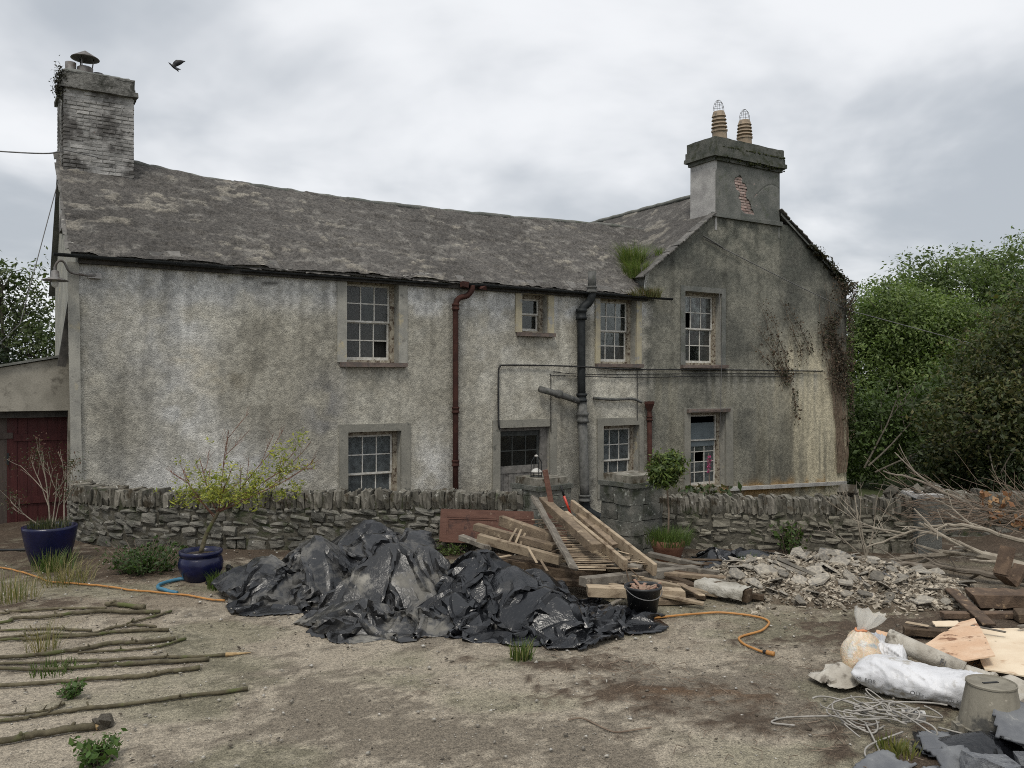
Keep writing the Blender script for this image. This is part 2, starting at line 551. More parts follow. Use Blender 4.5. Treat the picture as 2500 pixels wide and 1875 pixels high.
# ------------------------------------------------------------------ the house
house = empty('farmhouse', (P0[0], P0[1], 0), A32)
tag(house, 'derelict two storey pebbledashed farmhouse with slate roof and two chimneys', 'house')
OPEN = {'w1': (4.89, 6.04, 2.88, 4.60), 'g1': (4.92, 6.10, -.35, 1.45), 'sm': (9.14, 9.87, 3.62, 4.52), 'door': (8.55, 9.93, -1.3, 1.43),
        'w3': (11.42, 12.58, 2.93, 4.58), 'w4': (14.25, 15.61, 2.93, 4.88), 'g5': (11.52, 12.68, -.4, 1.39), 'g6': (14.44, 15.77, -.38, 1.66)}
T1 = 21.0


def wtop(t):
    t = np.asarray(t, float)
    left = 5.22 + .73 * (t - 12.9); right = 7.22 - .635 * (t - 18.08)
    return np.where(t < 12.9, 4.68, np.minimum(np.minimum(left, right), 7.02))


def wdisp(t, z):
    return (fbm(t * .5, z * .5, 3, 61) - .5) * .05 + (fbm(t * 2.5, z * 2.5, 3, 63) - .5) * .018


def wallcol(t, z):
    n1 = fbm(t * .8, z * .8, 5, 71); n2 = fbm(t * 3.2, z * 3.2, 4, 73); st = fbm(t * 4.5, z * .3, 4, 75); st2 = fbm(t * 9, z * .5, 3, 77)
    C = lambda *c: np.array(c)[None]
    L = lambda a, b, f: a * (1 - f[:, None]) + b * f[:, None]
    col = L(C(.285, .27, .228), C(.40, .385, .335), sm(.55 * n1 + .45 * n2, .36, .62))
    blue = .85 * sm(z + .5 * n1, 3.95, 4.6) + 1.15 * blob(t, z, 2.3, .6, 1.6, .8) + .8 * blob(t, z, 1.3, 3.3, 1.0, .9) + .55 * blob(t, z, 1.6, 2.0, .7, .6) + .5 * blob(t, z, 6.9, .6, .5, .8) + .5 * blob(t, z, 6.6, 4.3, .6, .5) + .35 * blob(t, z, 8.2, 3.6, .8, .8)
    blue = np.clip(blue * (.45 + 1.2 * sm(n2, .3, .65)), 0, 1)
    col = L(col, C(.49, .49, .478), blue)
    brown = 1.1 * blob(t, z, 3.5, 2.7, 1.1, 1.3) + .8 * blob(t, z, 4.1, 1.4, .8, .9) + .7 * blob(t, z, .9, 2.0, .5, 1.5) + .5 * blob(t, z, 6.9, 2.4, .6, 1.1)
    brown = np.clip(brown, 0, 1) * sm(n2, .3, .52)
    col = L(col, C(.19, .177, .145), np.clip(brown, 0, .6))
    yel = np.clip(1.2 * blob(t, z, 1.75, 3.0, .3, .2) + 1.1 * blob(t, z, 2.3, 2.55, .45, .28) + .6 * blob(t, z, 1.9, 1.1, .5, .4), 0, 1) * sm(n2, .4, .6)
    col = L(col, C(.43, .375, .27), yel * .55)
    dk = np.clip(.8 * blob(t, z, 4.45, 1.9, .4, .7), 0, 1) * sm(n2, .3, .6)
    col = L(col, C(.20, .20, .205), dk)
    g = sm(t + .6 * (n2 - .5), 12.75, 13.15)
    gb = L(C(.098, .098, .086), C(.185, .18, .152), sm(n1, .38, .62))
    gb = L(gb, C(.215, .205, .165), .7 * sm(st, .5, .64) * sm(2.9 - z, 0, .6))
    cream = np.clip(1.25 * blob(t, z, 20.3, .4, 1.5, 1.9) + 1.0 * blob(t, z, 18.9, 2.7, 1.1, .9) + .6 * blob(t, z, 19.6, 1.6, 1.2, .8) + .3 * blob(t, z, 15.9, .6, .3, 1.4), 0, 1)
    gb = L(gb, C(.48, .435, .325), np.clip(1.3 * cream, 0, 1) * (.45 + .55 * sm(st, .35, .6)))
    gb = L(gb, C(.075, .08, .07), .7 * sm(z, 4.2, 7) * sm(n2, .35, .6))
    col = L(col, gb, g)
    soot = .8 * blob(t, z, 10.95, .3, .42, 1.2) + .5 * blob(t, z, 10.9, 3.6, .25, 1.2) + .4 * blob(t, z, 7.5, 3.6, .16, .9) + .5 * blob(t, z, 12.95, 1.6, .2, 1.2)
    col = L(col, C(.09, .092, .085), np.clip(soot, 0, .8))
    runs = np.zeros_like(t)
    for k in ('w1', 'sm', 'w3', 'w4'):
        a, b, c, d = OPEN[k]
        for e in (a - .08, b + .08):
            runs = np.maximum(runs, np.exp(-((t - e) / .09) ** 2) * sm(z, c - 1.6, c) * (z < c + .05))
    col = L(col, C(.36, .35, .32), runs * .55 * sm(st2, .35, .6))
    cab = sm(z, 1.9, 2.8) * (z < 2.85) * (t > 8.4) * sm(st2, .55, .66)
    col = L(col, C(.40, .385, .34), cab * .55)
    col = col * (1 - .28 * sm(st, .54, .70) * sm(n2, .28, .65))[:, None]
    drip = sm(fbm(t * 7, z * .22, 3, 79), .52, .68) * sm(z, 1.6, 4.5) * (t < 12.9)
    col = col * (1 - .26 * drip)[:, None]
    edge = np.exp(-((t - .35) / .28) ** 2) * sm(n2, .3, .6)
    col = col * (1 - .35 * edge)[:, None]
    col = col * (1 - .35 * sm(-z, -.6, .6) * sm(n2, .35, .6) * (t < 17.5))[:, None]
    patch = sm(t, 11.2, 11.35) * (1 - sm(t, 12.5, 12.62)) * sm(z, 1.95, 2.05) * (1 - sm(z, 2.7, 2.78))
    col = col * (1 + .28 * patch)[:, None]
    band = sm(t, 10.15, 10.3) * (1 - sm(t, 10.6, 10.75)) * (1 - sm(z, 1.6, 2.4))
    col = col * (1 - .35 * band)[:, None]
    crack = np.exp(-((z - 4.46 - .03 * np.sin(t * 9) + .05 * (t - 2.6)) / .02) ** 2) * (t > 2.2) * (t < 3.7)
    col = col * (1 - .8 * crack)[:, None]
    orange = np.exp(-((z + .55) / .2) ** 2) * (t > 15.5) * (t < 20) * sm(n2, .3, .6)
    col = L(col, C(.32, .19, .06), orange * .7)
    return col


tb = set(np.round(np.arange(0, T1 + .01, .075), 4)); zb = set(np.round(np.arange(-1.3, 8.2, .075), 4))
for a, b, c, d in OPEN.values():
    tb |= {a, b}; zb |= {c, d}
tb = np.array(sorted(tb)); zb = np.array(sorted(zb))
TT, ZZ = np.meshgrid(tb, zb)
top = wtop(TT)
Zc = np.minimum(ZZ, top)
f = gridf(len(tb), len(zb))
ct = TT.ravel()[f].mean(1); czr = ZZ.ravel()[f].mean(1); cz = Zc.ravel()[f]
keep = (cz.max(1) - cz.min(1)) > 1e-4
for a, b, c, d in OPEN.values():
    keep &= ~((ct > a) & (ct < b) & (czr > c) & (czr < d))
f = f[keep]
tv, zv = TT.ravel(), Zc.ravel()
V = np.stack([tv, wdisp(tv, zv), zv], 1)
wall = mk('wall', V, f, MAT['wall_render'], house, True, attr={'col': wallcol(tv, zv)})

# reveals of the openings, side and back walls
RB = .32
for k, (a, b, c, d) in OPEN.items():
    m = MB()
    for (p, q) in (((a, c), (a, d)), ((a, d), (b, d)), ((b, d), (b, c)), ((b, c), (a, c))):
        y0 = float(wdisp(p[0], p[1])); y1 = float(wdisp(q[0], q[1]))
        m.add([(p[0], y0, p[1]), (q[0], y1, q[1]), (q[0], RB + .1, q[1]), (p[0], RB + .1, p[1])], [(0, 1, 2, 3)])
    m.build('window_reveal', MAT['smooth_render'], house)
m = MB()
HB = 6.0
m.add([(0, 0, -1.3), (0, HB, -1.3), (0, HB, 4.68), (0, 3.0, 7.05), (0, 0, 4.68)], [(0, 1, 2, 3, 4)])
m.add([(0, HB, -1.3), (14, HB, -1.3), (14, HB, 4.68), (0, HB, 4.68)], [(0, 1, 2, 3)])
m.build('gable_wall', MAT['smooth_render'], house)
m = MB()
m.add([(T1, 0, -1.3), (T1, 9, -1.3), (T1, 9, 5.36), (T1, 0, 5.36)], [(0, 1, 2, 3)])
m.add([(12.9, 9, -1.3), (T1, 9, -1.3), (T1, 9, 5.36), (16.75, 9, 8.05), (12.9, 9, 5.2)], [(0, 1, 2, 3, 4)])
m.add([(12.9, 0, 4.6), (12.9, 9, 4.6), (12.9, 9, 5.22), (12.9, 0, 5.22)], [(0, 1, 2, 3)])
m.build('wing_wall', MAT['dark_render'], house)
# rooms behind the glass
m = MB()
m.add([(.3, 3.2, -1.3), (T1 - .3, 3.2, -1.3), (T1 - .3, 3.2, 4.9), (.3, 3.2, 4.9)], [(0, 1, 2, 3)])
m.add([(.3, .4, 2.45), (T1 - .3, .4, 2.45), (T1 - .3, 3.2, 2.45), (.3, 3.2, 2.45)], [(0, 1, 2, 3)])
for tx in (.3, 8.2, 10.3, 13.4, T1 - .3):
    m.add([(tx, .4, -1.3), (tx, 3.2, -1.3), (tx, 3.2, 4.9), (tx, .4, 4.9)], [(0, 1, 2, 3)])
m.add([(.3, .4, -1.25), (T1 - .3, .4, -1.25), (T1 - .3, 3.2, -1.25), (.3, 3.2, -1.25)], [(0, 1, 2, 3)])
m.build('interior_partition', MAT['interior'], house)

# pale smooth strip up the left corner, plinth along the gable
m = MB()
m.beam((.015, -.012, -.3), (-.055, -.012, 4.55), .17, .10, roll=0, seg=10, jit=.05)
m.build('corner_quoin', MAT['smooth_render'], house)
m = MB()
m.beam((15.9, -.035, -.46), (20.9, -.035, -.62), .12, .10, jit=.04, seg=14)
m.build('plinth', MAT['pale_render'], house)

# ---- roofs
LS = math.hypot(3.17, 2.42)
cs, sn = 3.17 / LS, 2.42 / LS


def roofcol(t, s, seed, flake):
    n1 = fbm(t * .7, s * .7, 4, seed); n2 = fbm(t * 4, s * 5, 4, seed + 1); n3 = fbm(t * 1.9, s * 3.4, 4, seed + 2)
    C = lambda *c: np.array(c)[None]
    col = C(.098, .092, .085) * (.72 + .62 * n1[:, None]) * (.8 + .4 * n2[:, None])
    pal = flake[:, None]
    col = col * (1 - pal) + C(.25, .232, .198) * pal
    lich = sm(n2, .62, .72)[:, None]
    col = col * (1 - .5 * lich) + C(.22, .21, .19) * .5 * lich
    return col


def roof_sheet(name, t0, t1, L, fn, tmax=None, seed=100, st=.05, pal_fn=None, thick=.05):
    ts = np.arange(t0, t1 + 1e-6, st); ss = np.linspace(0, L, int(L / st) + 1)
    T, Sx = np.meshgrid(ts, ss)
    T, Sx = T.ravel(), Sx.ravel()
    if tmax is not None:
        T = np.minimum(T, tmax(Sx))
    n1 = fbm(T * 1.2, Sx * 2.1, 5, seed); n2 = fbm(T * 5, Sx * 7, 4, seed + 3)
    fl = sm(n1 + .55 * (n2 - .5), .72, .76) * .7
    if pal_fn is not None:
        fl = np.clip(fl + pal_fn(T, Sx, n1, n2), 0, 1)
    course = 1 - np.mod(Sx / .21 + .35 * (vn(T * 3.5, np.floor(Sx / .21) * 7, seed + 8) - .5), 1)
    d = .025 * fl * n2 + .03 * (n2 - .5) + .05 * (fbm(T * .6, Sx * .6, 3, seed + 5) - .5) + .009 * course
    d += .026 * sm(fbm(T * 1.7, Sx * 2.8, 5, seed + 21), .535, .55)
    d += -.025 * sm(fbm(T * 2.4, Sx * 3.6, 4, seed + 6), .62, .67)
    P = fn(T, Sx, d)
    return mk(name, P, gridf(len(ts), len(ss)), MAT['roof_slate'], house, True, attr={'col': roofcol(T, Sx, seed, fl * sm(n2, .34, .56))})


def main_fn(T, Sx, d):
    sag = -.17 * np.sin(np.pi * np.clip(T / 14, 0, 1)) ** 1 * (Sx / LS) + .10 * np.exp(-((T - .9) / 1.1) ** 2) * (Sx / LS)
    return np.stack([T, -.17 + Sx * cs - sn * d, 4.68 + Sx * sn + cs * d + sag], 1)


def main_tmax(Sx):
    z = 4.68 + Sx * sn
    return np.where(z < 5.2, 12.95, 12.95 + (z - 5.2) / .73 + .05)


def main_pal(T, Sx, n1, n2):
    v = .75 * blob(T, Sx, 2.2, .28, 1.6, .14) + .7 * blob(T, Sx, .7, .12, .7, .1) + .9 * blob(T, Sx, 1.55, 2.3, .4, .3) + .6 * blob(T, Sx, 5.5, 1.1, 1.6, .6) + .8 * blob(T, Sx, 10.2, 1.9, 1.7, .8) + .7 * blob(T, Sx, 12.6, 1.2, 1., .8) + .8 * blob(T, Sx, 3.4, 3.4, .25, .2)
    return np.clip(v, 0, 1) * sm(n2, .52, .60) * sm(n1, .46, .56)


roof = roof_sheet('roof', -.12, 16.0, LS, main_fn, main_tmax, 101, .05, main_pal)
m = MB()
m.add([(-.12, 3.05, 6.86), (16, 3.05, 6.86), (16, 6.3, 4.5), (-.12, 6.3, 4.5)], [(0, 1, 2, 3)])
m.build('back_slope', MAT['dark_render'], roof)
# mortared ridge
pts = [(t, 3.0 + .02 * math.sin(t * 3), 7.06 - .17 * math.sin(math.pi * min(1, max(0, t / 14))) + .10 * math.exp(-((t - .9) / 1.1) ** 2) + .025 * (rnd.random() - .5)) for t in np.arange(1.15, 15.8, .22)]
MB().tube(pts, [.06 + .025 * rnd.random() for _ in pts], 7).build('ridge', MAT['dark_render'], roof, True)

# slates that show singly along the eave and the verge
SLV = []
for k in range(8):
    wv = .30
    xs = sorted([0, wv] + [wv * (j + rnd.uniform(-.3, .3)) / 4 for j in range(1, 4)])
    ys = [rnd.uniform(-.035, .03) for _ in xs]
    th = .013
    V = [(x - wv / 2, y, 0) for x, y in zip(xs, ys)] + [(wv / 2, .36, 0), (-wv / 2, .36, 0)]
    n = len(V)
    V2 = V + [(x, y, th) for x, y, _ in V]
    Fc = [tuple(range(n - 1, -1, -1)), tuple(range(n, 2 * n))] + [(i, (i + 1) % n, n + (i + 1) % n, n + i) for i in range(n)]
    me = bpy.data.meshes.new('slate'); me.from_pydata(V2, [], Fc); me.materials.append(MAT['slate'])
    SLV.append(me)


def put_mesh(name, me, loc, rot, parent, scale=(1, 1, 1)):
    o = bpy.data.objects.new(name, me)
    o.location = loc; o.rotation_euler = rot; o.scale = scale
    return link(o, parent)


sa = math.atan2(sn, cs)
for lay, (off, hz) in enumerate(((.055, -.03), (.02, -.052))):
    t = -.1 + lay * .15
    while t < 13.0:
        wv = rnd.uniform(.22, .36)
        if not (lay == 0 and rnd.random() < .06):
            bt = -.17 + off + rnd.uniform(-.03, .02)
            put_mesh('slate', SLV[rnd.randrange(8)], (t + wv / 2, bt, 4.672 + hz + (bt + .17) * .76 + rnd.uniform(-.008, .006)), (sa + rnd.uniform(-.05, .03), rnd.uniform(-.03, .03), rnd.uniform(-.03, .03)), roof, (wv / .31, rnd.uniform(.7, .95), rnd.uniform(.8, 1.7)))
        t += wv
for k in range(16):
    s_ = .15 + k * .24
    put_mesh('slate', SLV[rnd.randrange(8)], (-.10 + rnd.uniform(-.02, .02), -.17 + s_ * cs, 4.690 + s_ * sn - .02), (sa, rnd.uniform(-.06, .06), rnd.uniform(-.05, .05)), roof, (.5, .85, 1.2))

# wing roof: left slope in view, right slope just its edge
WA = math.atan(.73); WL = 3.95 / math.cos(WA)
bs = np.arange(-.07, 9.1, .07); ss = np.linspace(0, WL, 70)
B, Sx = np.meshgrid(bs, ss); B, Sx = B.ravel(), Sx.ravel()
n1 = fbm(B * 1.2, Sx * 2.1, 5, 131); n2 = fbm(B * 5, Sx * 7, 4, 134)
fl = sm(n1 + .2 * (n2 - .5), .66, .70)
d = .025 * fl * n2 + .035 * (n2 - .5) + .009 * (1 - np.mod(Sx / .21, 1)) + .04 * (fbm(B, Sx, 3, 137) - .5)
P = np.stack([12.80 + Sx * math.cos(WA) - d * math.sin(WA), B, 5.22 - .07 + Sx * math.sin(WA) + d * math.cos(WA) + .03], 1)
wf = gridf(len(bs), len(ss))
wf = wf[~((P[wf][:, :, 0].max(1) > 15.40) & (P[wf][:, :, 1].min(1) < .88))]
wroof = mk('wing_roof', P, wf, MAT['roof_slate'], house, True, attr={'col': roofcol(B, Sx, 131, fl * .7) * .9})
m = MB()
m.add([(16.72, .88, 8.1), (21.15, .88, 5.30), (21.15, 9, 5.30), (16.72, 9, 8.1)], [(0, 1, 2, 3)])
m.add([(17.94, -.07, 7.33), (21.15, -.07, 5.30), (21.15, .88, 5.30), (17.94, .88, 7.33), (17.94, -.07, 7.26), (21.15, -.07, 5.23)], [(0, 1, 2, 3), (4, 5, 1, 0)])
m.build('right_slope', MAT['dark_render'], wroof)
for side in (0, 1):
    for k in range(13):
        f_ = k / 13 + rnd.uniform(-.015, .015)
        if side == 0:
            tq = 12.85 + f_ * 2.55; zq = 5.24 + .73 * (tq - 12.9)
            ry = -WA
        else:
            tq = 17.98 + f_ * 3.1; zq = 7.27 - .635 * (tq - 18.08)
            ry = math.atan(.635)
        put_mesh('slate', SLV[rnd.randrange(8)], (tq, -.13 + rnd.uniform(-.02, .02), zq + .03), (rnd.uniform(-.04, .04), ry + rnd.uniform(-.05, .05), 0), wroof, (.95, .8, 2.2))
pts = [(16.75, b, 8.09 + .03 * (rnd.random() - .5)) for b in np.arange(.8, 9, .25)]
MB().tube(pts, .07, 7).build('ridge', MAT['dark_render'], wroof, True)

# eave board and gutters
m = MB()
m.box(.02, 12.9, -.10, -.005, 4.53, 4.63)
m.build('eave_board', MAT['dark_wood'], house)


def gutter(t0, t1, z0, z1, b=-.2, r=.06, name='gutter', mt='black_iron'):
    V = []; Fc = []
    n = 9
    for i, (t, z) in enumerate(((t0, z0), (t1, z1))):
        for j in range(n):
            a = math.pi + math.pi * j / (n - 1)
            V.append((t, b + r * math.cos(a), z + r * math.sin(a) * .9))
        for j in range(n - 1, -1, -1):
            a = math.pi + math.pi * j / (n - 1)
            V.append((t, b + (r - .012) * math.cos(a), z + (r - .012) * math.sin(a) * .9 + .001))
    k = 2 * n
    for j in range(k):
        Fc.append((j, (j + 1) % k, k + (j + 1) % k, k + j))
    Fc.append(tuple(range(k - 1, -1, -1))); Fc.append(tuple(range(k, 2 * k)))
    return mk(name, V, Fc, MAT[mt], house)


gutter(-.36, 2.6, 4.66, 4.64)
gutter(7.55, 13.62, 4.64, 4.63)
gutter(2.75, 7.2, 4.60, 4.61, b=-.15, r=.035)
m = MB()
m.box(7.45, 7.62, -.27, -.15, 4.55, 4.66, .02); m.box(7.9, 8.05, -.26, -.16, 4.53, 4.6, .02)
m.build('gutter_bracket', MAT['red_iron'], house)

# ---- windows
def sash(key, rows, panes, surround=True, sill=True, lift=0.0, surr=(.17, .17, .16), split=.5, smat='smooth_render', deep=.26, label=None):
    a, b, c, d = OPEN[key]
    y = deep
    m = MB()
    fw = .07
    m.box(a, a + fw, y - .03, y + .1, c, d); m.box(b - fw - .02, b, y - .05, y + .1, c, d)
    m.box(a + fw, b - fw - .02, y - .03, y + .1, d - .085, d); m.box(a + fw, b - fw - .02, y - .06, y + .12, c, c + .055)
    wn = m.build('window', MAT['old_timber_paint'], house)
    if label:
        wn['label'] = label
    x0, x1 = a + fw, b - fw - .02
    z0, z1 = c + .055, d - .085
    zm = z0 + (z1 - z0) * split
    for si, (za, zb_, yy, rr) in enumerate(((zm, z1, y, rows[0]), (z0 + lift, zm + .02 + lift, y + .045, rows[1]))):
        m = MB()
        sf = .04
        m.box(x0, x0 + sf, yy, yy + .04, za, zb_); m.box(x1 - sf, x1, yy, yy + .04, za, zb_)
        m.box(x0 + sf, x1 - sf, yy + .001, yy + .041, zb_ - sf, zb_); m.box(x0 + sf, x1 - sf, yy + .001, yy + .041, za, za + sf * (1.6 if si else 1))
        xa, xb = x0 + sf, x1 - sf
        zl, zh = za + sf * (1.6 if si else 1), zb_ - sf
        cw = (xb - xa) / 3
        ncol = 3 if rr else 1
        cw = (xb - xa) / ncol
        nr = max(rr, 1)
        rh = (zh - zl) / nr
        for i in range(1, ncol):
            m.box(xa + cw * i - .012, xa + cw * i + .012, yy + .004, yy + .036, zl, zh)
        for j in range(1, nr):
            m.box(xa, xb, yy + .0055, yy + .0345, zl + rh * j - .012, zl + rh * j + .012)
        m.build('sash', MAT['sash_white'], wn)
        for j in range(nr):
            for i in range(ncol):
                g_ = panes[si][(nr - 1 - j) * ncol + i]
                if g_ == 'x':
                    continue
                tl = rnd.uniform(-.004, .004)
                V = [(xa + cw * i, yy + .018 + tl, zl + rh * j), (xa + cw * (i + 1), yy + .018 - tl, zl + rh * j), (xa + cw * (i + 1), yy + .018, zl + rh * (j + 1)), (xa + cw * i, yy + .018 + rnd.uniform(-.004, .004), zl + rh * (j + 1))]
                V += [(v[0], v[1] + .004, v[2]) for v in V]
                mk('pane', V, [(0, 1, 2, 3), (7, 6, 5, 4), (0, 4, 5, 1), (1, 5, 6, 2), (2, 6, 7, 3), (3, 7, 4, 0)], MAT[{'d': 'glass_dusty', 'c': 'glass_clear', 'g': 'glass_grime', 'b': 'glass_blue'}[g_]], wn)
    if surround:
        l, r_, tp = surr
        m = MB()
        zt = d + tp
        m.box(a - l, a, -.035, .03, c, zt, .004); m.box(b, b + r_, -.035, .03, c, zt, .004)
        if tp > 0:
            m.box(a, b, -.034, .03, d, zt - .003, .003)
        m.build('surround', MAT[smat], wn)
    if sill:
        m = MB()
        m.box(a - .14, b + .17, -.11, .16, c - .09, c, .008)
        m.build('sill', MAT['sill'], wn)
    return wn


mat('cream_render', (.40, .36, .25), (.32, .29, .22), scale=3, spots=(((.27, .27, .26), 5, .52, .68),), fine=(60, .2), bump=(50, .004), rough=.95, spec=.15)
mat('grey_render', (.19, .185, .16), (.25, .24, .205), scale=3, spots=(((.12, .12, .105), 6, .55, .72), ((.34, .33, .28), 14, .64, .74)), fine=(60, .25), bump=(50, .005), rough=.95, spec=.15)
sash('w1', (2, 2), ('dcdgcd', 'dddddx'), surr=(.2, .2, .05), label='upper sash window with grimy and missing panes')
sash('sm', (0, 0), ('c', 'c'), surr=(.17, .17, .12), smat='cream_render')
sash('w3', (2, 2), ('cccccc', 'cccddg'), surr=(.15, .17, .06), smat='cream_render')
sash('w4', (2, 2), ('gggxgg', 'ggggcg'), surr=(.15, .14, .14), smat='dark_render')
sash('g1', (2, 2), ('bbbbbb', 'bbbbbb'), surr=(.19, .21, .16), sill=False, smat='grey_render')
sash('g5', (2, 2), ('bbbbbb', 'bbbbbb'), surr=(.19, .15, .19), sill=False, smat='grey_render')
g6 = sash('g6', (0, 4), ('x', 'bbbbxbbbbbbb'), surr=(.22, .27, .12), sill=False, smat='grey_render', split=.63)
m = MB(); m.box(14.55, 15.64, .30, .33, .72, 1.36); m.build('inner_board', MAT['board_blue'], g6)
m = MB(); m.box(14.3, 15.85, -.12, .04, 1.66, 1.75, .01); m.build('drip_ledge', MAT['sill'], g6)
for key, (z0, z1) in (('g1', (-.3, 1.3)), ('g5', (-.4, 1.3))):
    a, b, c, d = OPEN[key]
    m = MB(); m.box(a + .12, b - .14, .40, .42, z0, z1); m.build('inner_board', MAT['board_blue'], house)
a, b, c, d = OPEN['w1']
V = []; n = 24
for i in range(n + 1):
    x = a + .05 + (b - a - .1) * i / n
    for z in (c, d):
        V.append((x, .48 + .03 * math.sin(i * 1.9) + .02 * math.sin(i * 4.1), z))
mk('net_curtain', V, [(2 * i, 2 * i + 2, 2 * i + 3, 2 * i + 1) for i in range(n) if i not in (9, 10, 11)], MAT['curtain'], house, True)

# ---- back door
a, b, c, d = OPEN['door']
m = MB()
m.box(a, a + .07, .12, .25, c, d); m.box(b - .2, b, .10, .25, c, d); m.box(a + .07, b - .2, .121, .25, d - .09, d)
dr = m.build('door', MAT['rail_wood'], house)
dr['label'] = 'weathered grey plank door with six panes at the top'
m = MB()
x0, x1 = a + .07, b - .2
mr = MB(); mr.box(x0, x1, .16, .21, .36, .528); mr.build('lock_rail', MAT['rail_wood'], dr)
m.box(x0, x1, .162, .21, 1.22, 1.34); m.box(x0, x0 + .06, .161, .21, .53, 1.22); m.box(x1 - .06, x1, .161, .21, .53, 1.22)
for i in (1, 2):
    m.box(x0 + (x1 - x0) * i / 3 - .012, x0 + (x1 - x0) * i / 3 + .012, .17, .2, .53, 1.22)
m.box(x0 + .06, x1 - .06, .172, .198, .865, .889)
m.build('glazing_rail', MAT['door_dark'], dr)
for i in range(3):
    for j in range(2):
        xa, xb = x0 + (x1 - x0) * i / 3, x0 + (x1 - x0) * (i + 1) / 3
        za, zb_ = .53 + .345 * j, .53 + .345 * (j + 1)
        m = MB(); m.box(xa, xb, .183, .187, za, zb_); m.build('pane', MAT['glass_clear'], dr)
n = 8
for i in range(n):
    xa = x0 + (x1 - x0) * i / n
    m = MB(); m.box(xa + .003, xa + (x1 - x0) / n - .003, .175 + rnd.uniform(-.004, .004), .2, c, .36); m.build('plank', MAT['rail_wood'], dr)
m = MB()
m.box(a - .2, a, -.03, .03, c, d + .18, .004); m.box(b, b + .18, -.03, .03, c, d + .18, .004); m.box(a, b, -.029, .03, d, d + .177, .003)
m.build('surround', MAT['grey_render'], dr)

# ---- pipes
def collar(parent, x, y, z, r, h, mt, ax='z'):
    m = MB()
    m.lathe([(r * .8, -h / 2), (r, -h / 2), (r, -h / 4), (r * .86, -h / 6), (r * .86, h / 6), (r, h / 4), (r, h / 2), (r * .8, h / 2)], 14, (0, 0, 0))
    m.build('collar', MAT[mt], parent, True, loc=(x, y, z))


p = MB().tube(curve_pts([(7.72, -.2, 4.60), (7.71, -.2, 4.5), (7.62, -.16, 4.38), (7.45, -.11, 4.32), (7.37, -.1, 4.2), (7.36, -.1, 4.0)], 5) + [(7.36, -.1, 2), (7.36, -.1, -1.2)], .062, 12).build('downpipe', MAT['red_iron'], house, True)
p['label'] = 'rusty red downpipe with swan neck under the gutter'
for z in (4.12, 1.86, .7):
    collar(p, 7.36, -.1, z, .085, .14, 'red_iron')
sp = MB().tube(curve_pts([(11.0, -.25, 4.72), (10.99, -.25, 4.55), (10.93, -.2, 4.38), (10.8, -.16, 4.27), (10.75, -.15, 4.12)], 5) + [(10.75, -.15, 2.6), (10.76, -.15, 1.95)], .098, 14).build('soil_pipe', MAT['black_iron'], house, True)
sp['label'] = 'black cast iron soil pipe'
collar(sp, 10.75, -.15, 4.1, .135, .26, 'black_iron'); collar(sp, 10.76, -.15, 2.1, .135, .2, 'black_iron'); collar(sp, 10.99, -.25, 4.70, .13, .16, 'grey_pipe')
MB().tube([(10.99, -.25, 4.7), (11.0, -.25, 5.14)], .1, 12).build('vent_stub', MAT['grey_pipe'], sp, True)
MB().tube([(10.77, -.15, 2.0), (10.84, -.15, 0), (10.86, -.15, -.32)], .112, 14).build('lower_length', MAT['grey_pipe'], sp, True)
collar(sp, 10.79, -.15, 1.62, .15, .24, 'grey_pipe'); collar(sp, 10.85, -.15, -.32, .15, .16, 'grey_pipe')
MB().tube(curve_pts([(10.86, -.15, -.35), (10.9, -.16, -.6), (11.1, -.22, -.75), (11.35, -.3, -.85)], 5), .11, 12).build('elbow', MAT['black_iron'], sp, True)
MB().tube([(9.55, -.15, 2.31), (10.1, -.15, 2.18), (10.74, -.15, 2.0)], .075, 12).build('branch_pipe', MAT['grey_pipe'], sp, True)
MB().tube([(10.02, -.15, 2.205), (10.14, -.15, 2.175)], .1, 12).build('branch_joint', MAT['grey_pipe'], sp, True)
p = MB().tube([(12.93, -.12, 1.7), (12.95, -.12, -1.2)], .062, 12).build('downpipe', MAT['red_iron'], house, True)
p['label'] = 'short rust red downpipe below a hopper head'
m = MB(); m.lathe([(.07, 0), (.075, .12), (.17, .30), (.17, .36), (.15, .36), (.06, .1)], 4, (12.93, -.12, 1.62)); m.build('hopper', MAT['red_iron'], p)
collar(p, 12.93, -.12, 1.55, .085, .12, 'red_iron')
MB().tube(curve_pts([(11.2, -.05, 2.08), (11.8, -.06, 2.04), (12.4, -.06, 2.05), (12.7, -.09, 1.96)], 5), .035, 8).build('waste_pipe', MAT['grey_pipe'], p, True)

# ---- cables on the wall
cb = MB().tube(curve_pts([(8.52, -.06, 1.4), (8.48, -.06, 1.6), (8.48, -.06, 2.6), (8.52, -.06, 2.82), (8.7, -.06, 2.86), (10, -.06, 2.86), (11, -.28, 2.83), (12.2, -.06, 2.79), (14, -.07, 2.8), (17, -.06, 2.8), (19.8, -.06, 2.79)], 6), .02, 6).build('wall_cable', MAT['cable_black'], house, True)
MB().tube(curve_pts([(9.93, -.05, 1.3), (9.93, -.05, 2.55), (9.96, -.05, 2.62), (10.5, -.05, 2.62), (11.2, -.27, 2.60), (12.6, -.06, 2.58), (15, -.06, 2.63), (18.5, -.06, 2.62)], 6), .011, 5).build('thin_cable', MAT['cable_black'], cb, True)
MB().tube(curve_pts([(10.0, -.05, 2.72), (10.6, -.05, 2.67), (12, -.06, 2.66), (15, -.06, 2.70), (18.9, -.06, 2.72)], 6), .009, 5).build('thin_cable', MAT['cable_black'], cb, True)
MB().tube([(15.47, -.07, 4.9), (15.48, -.14, 2.9), (15.5, -.05, 1.0), (15.52, -.05, -.3)], .008, 5).build('hanging_wire', MAT['wire'], cb)
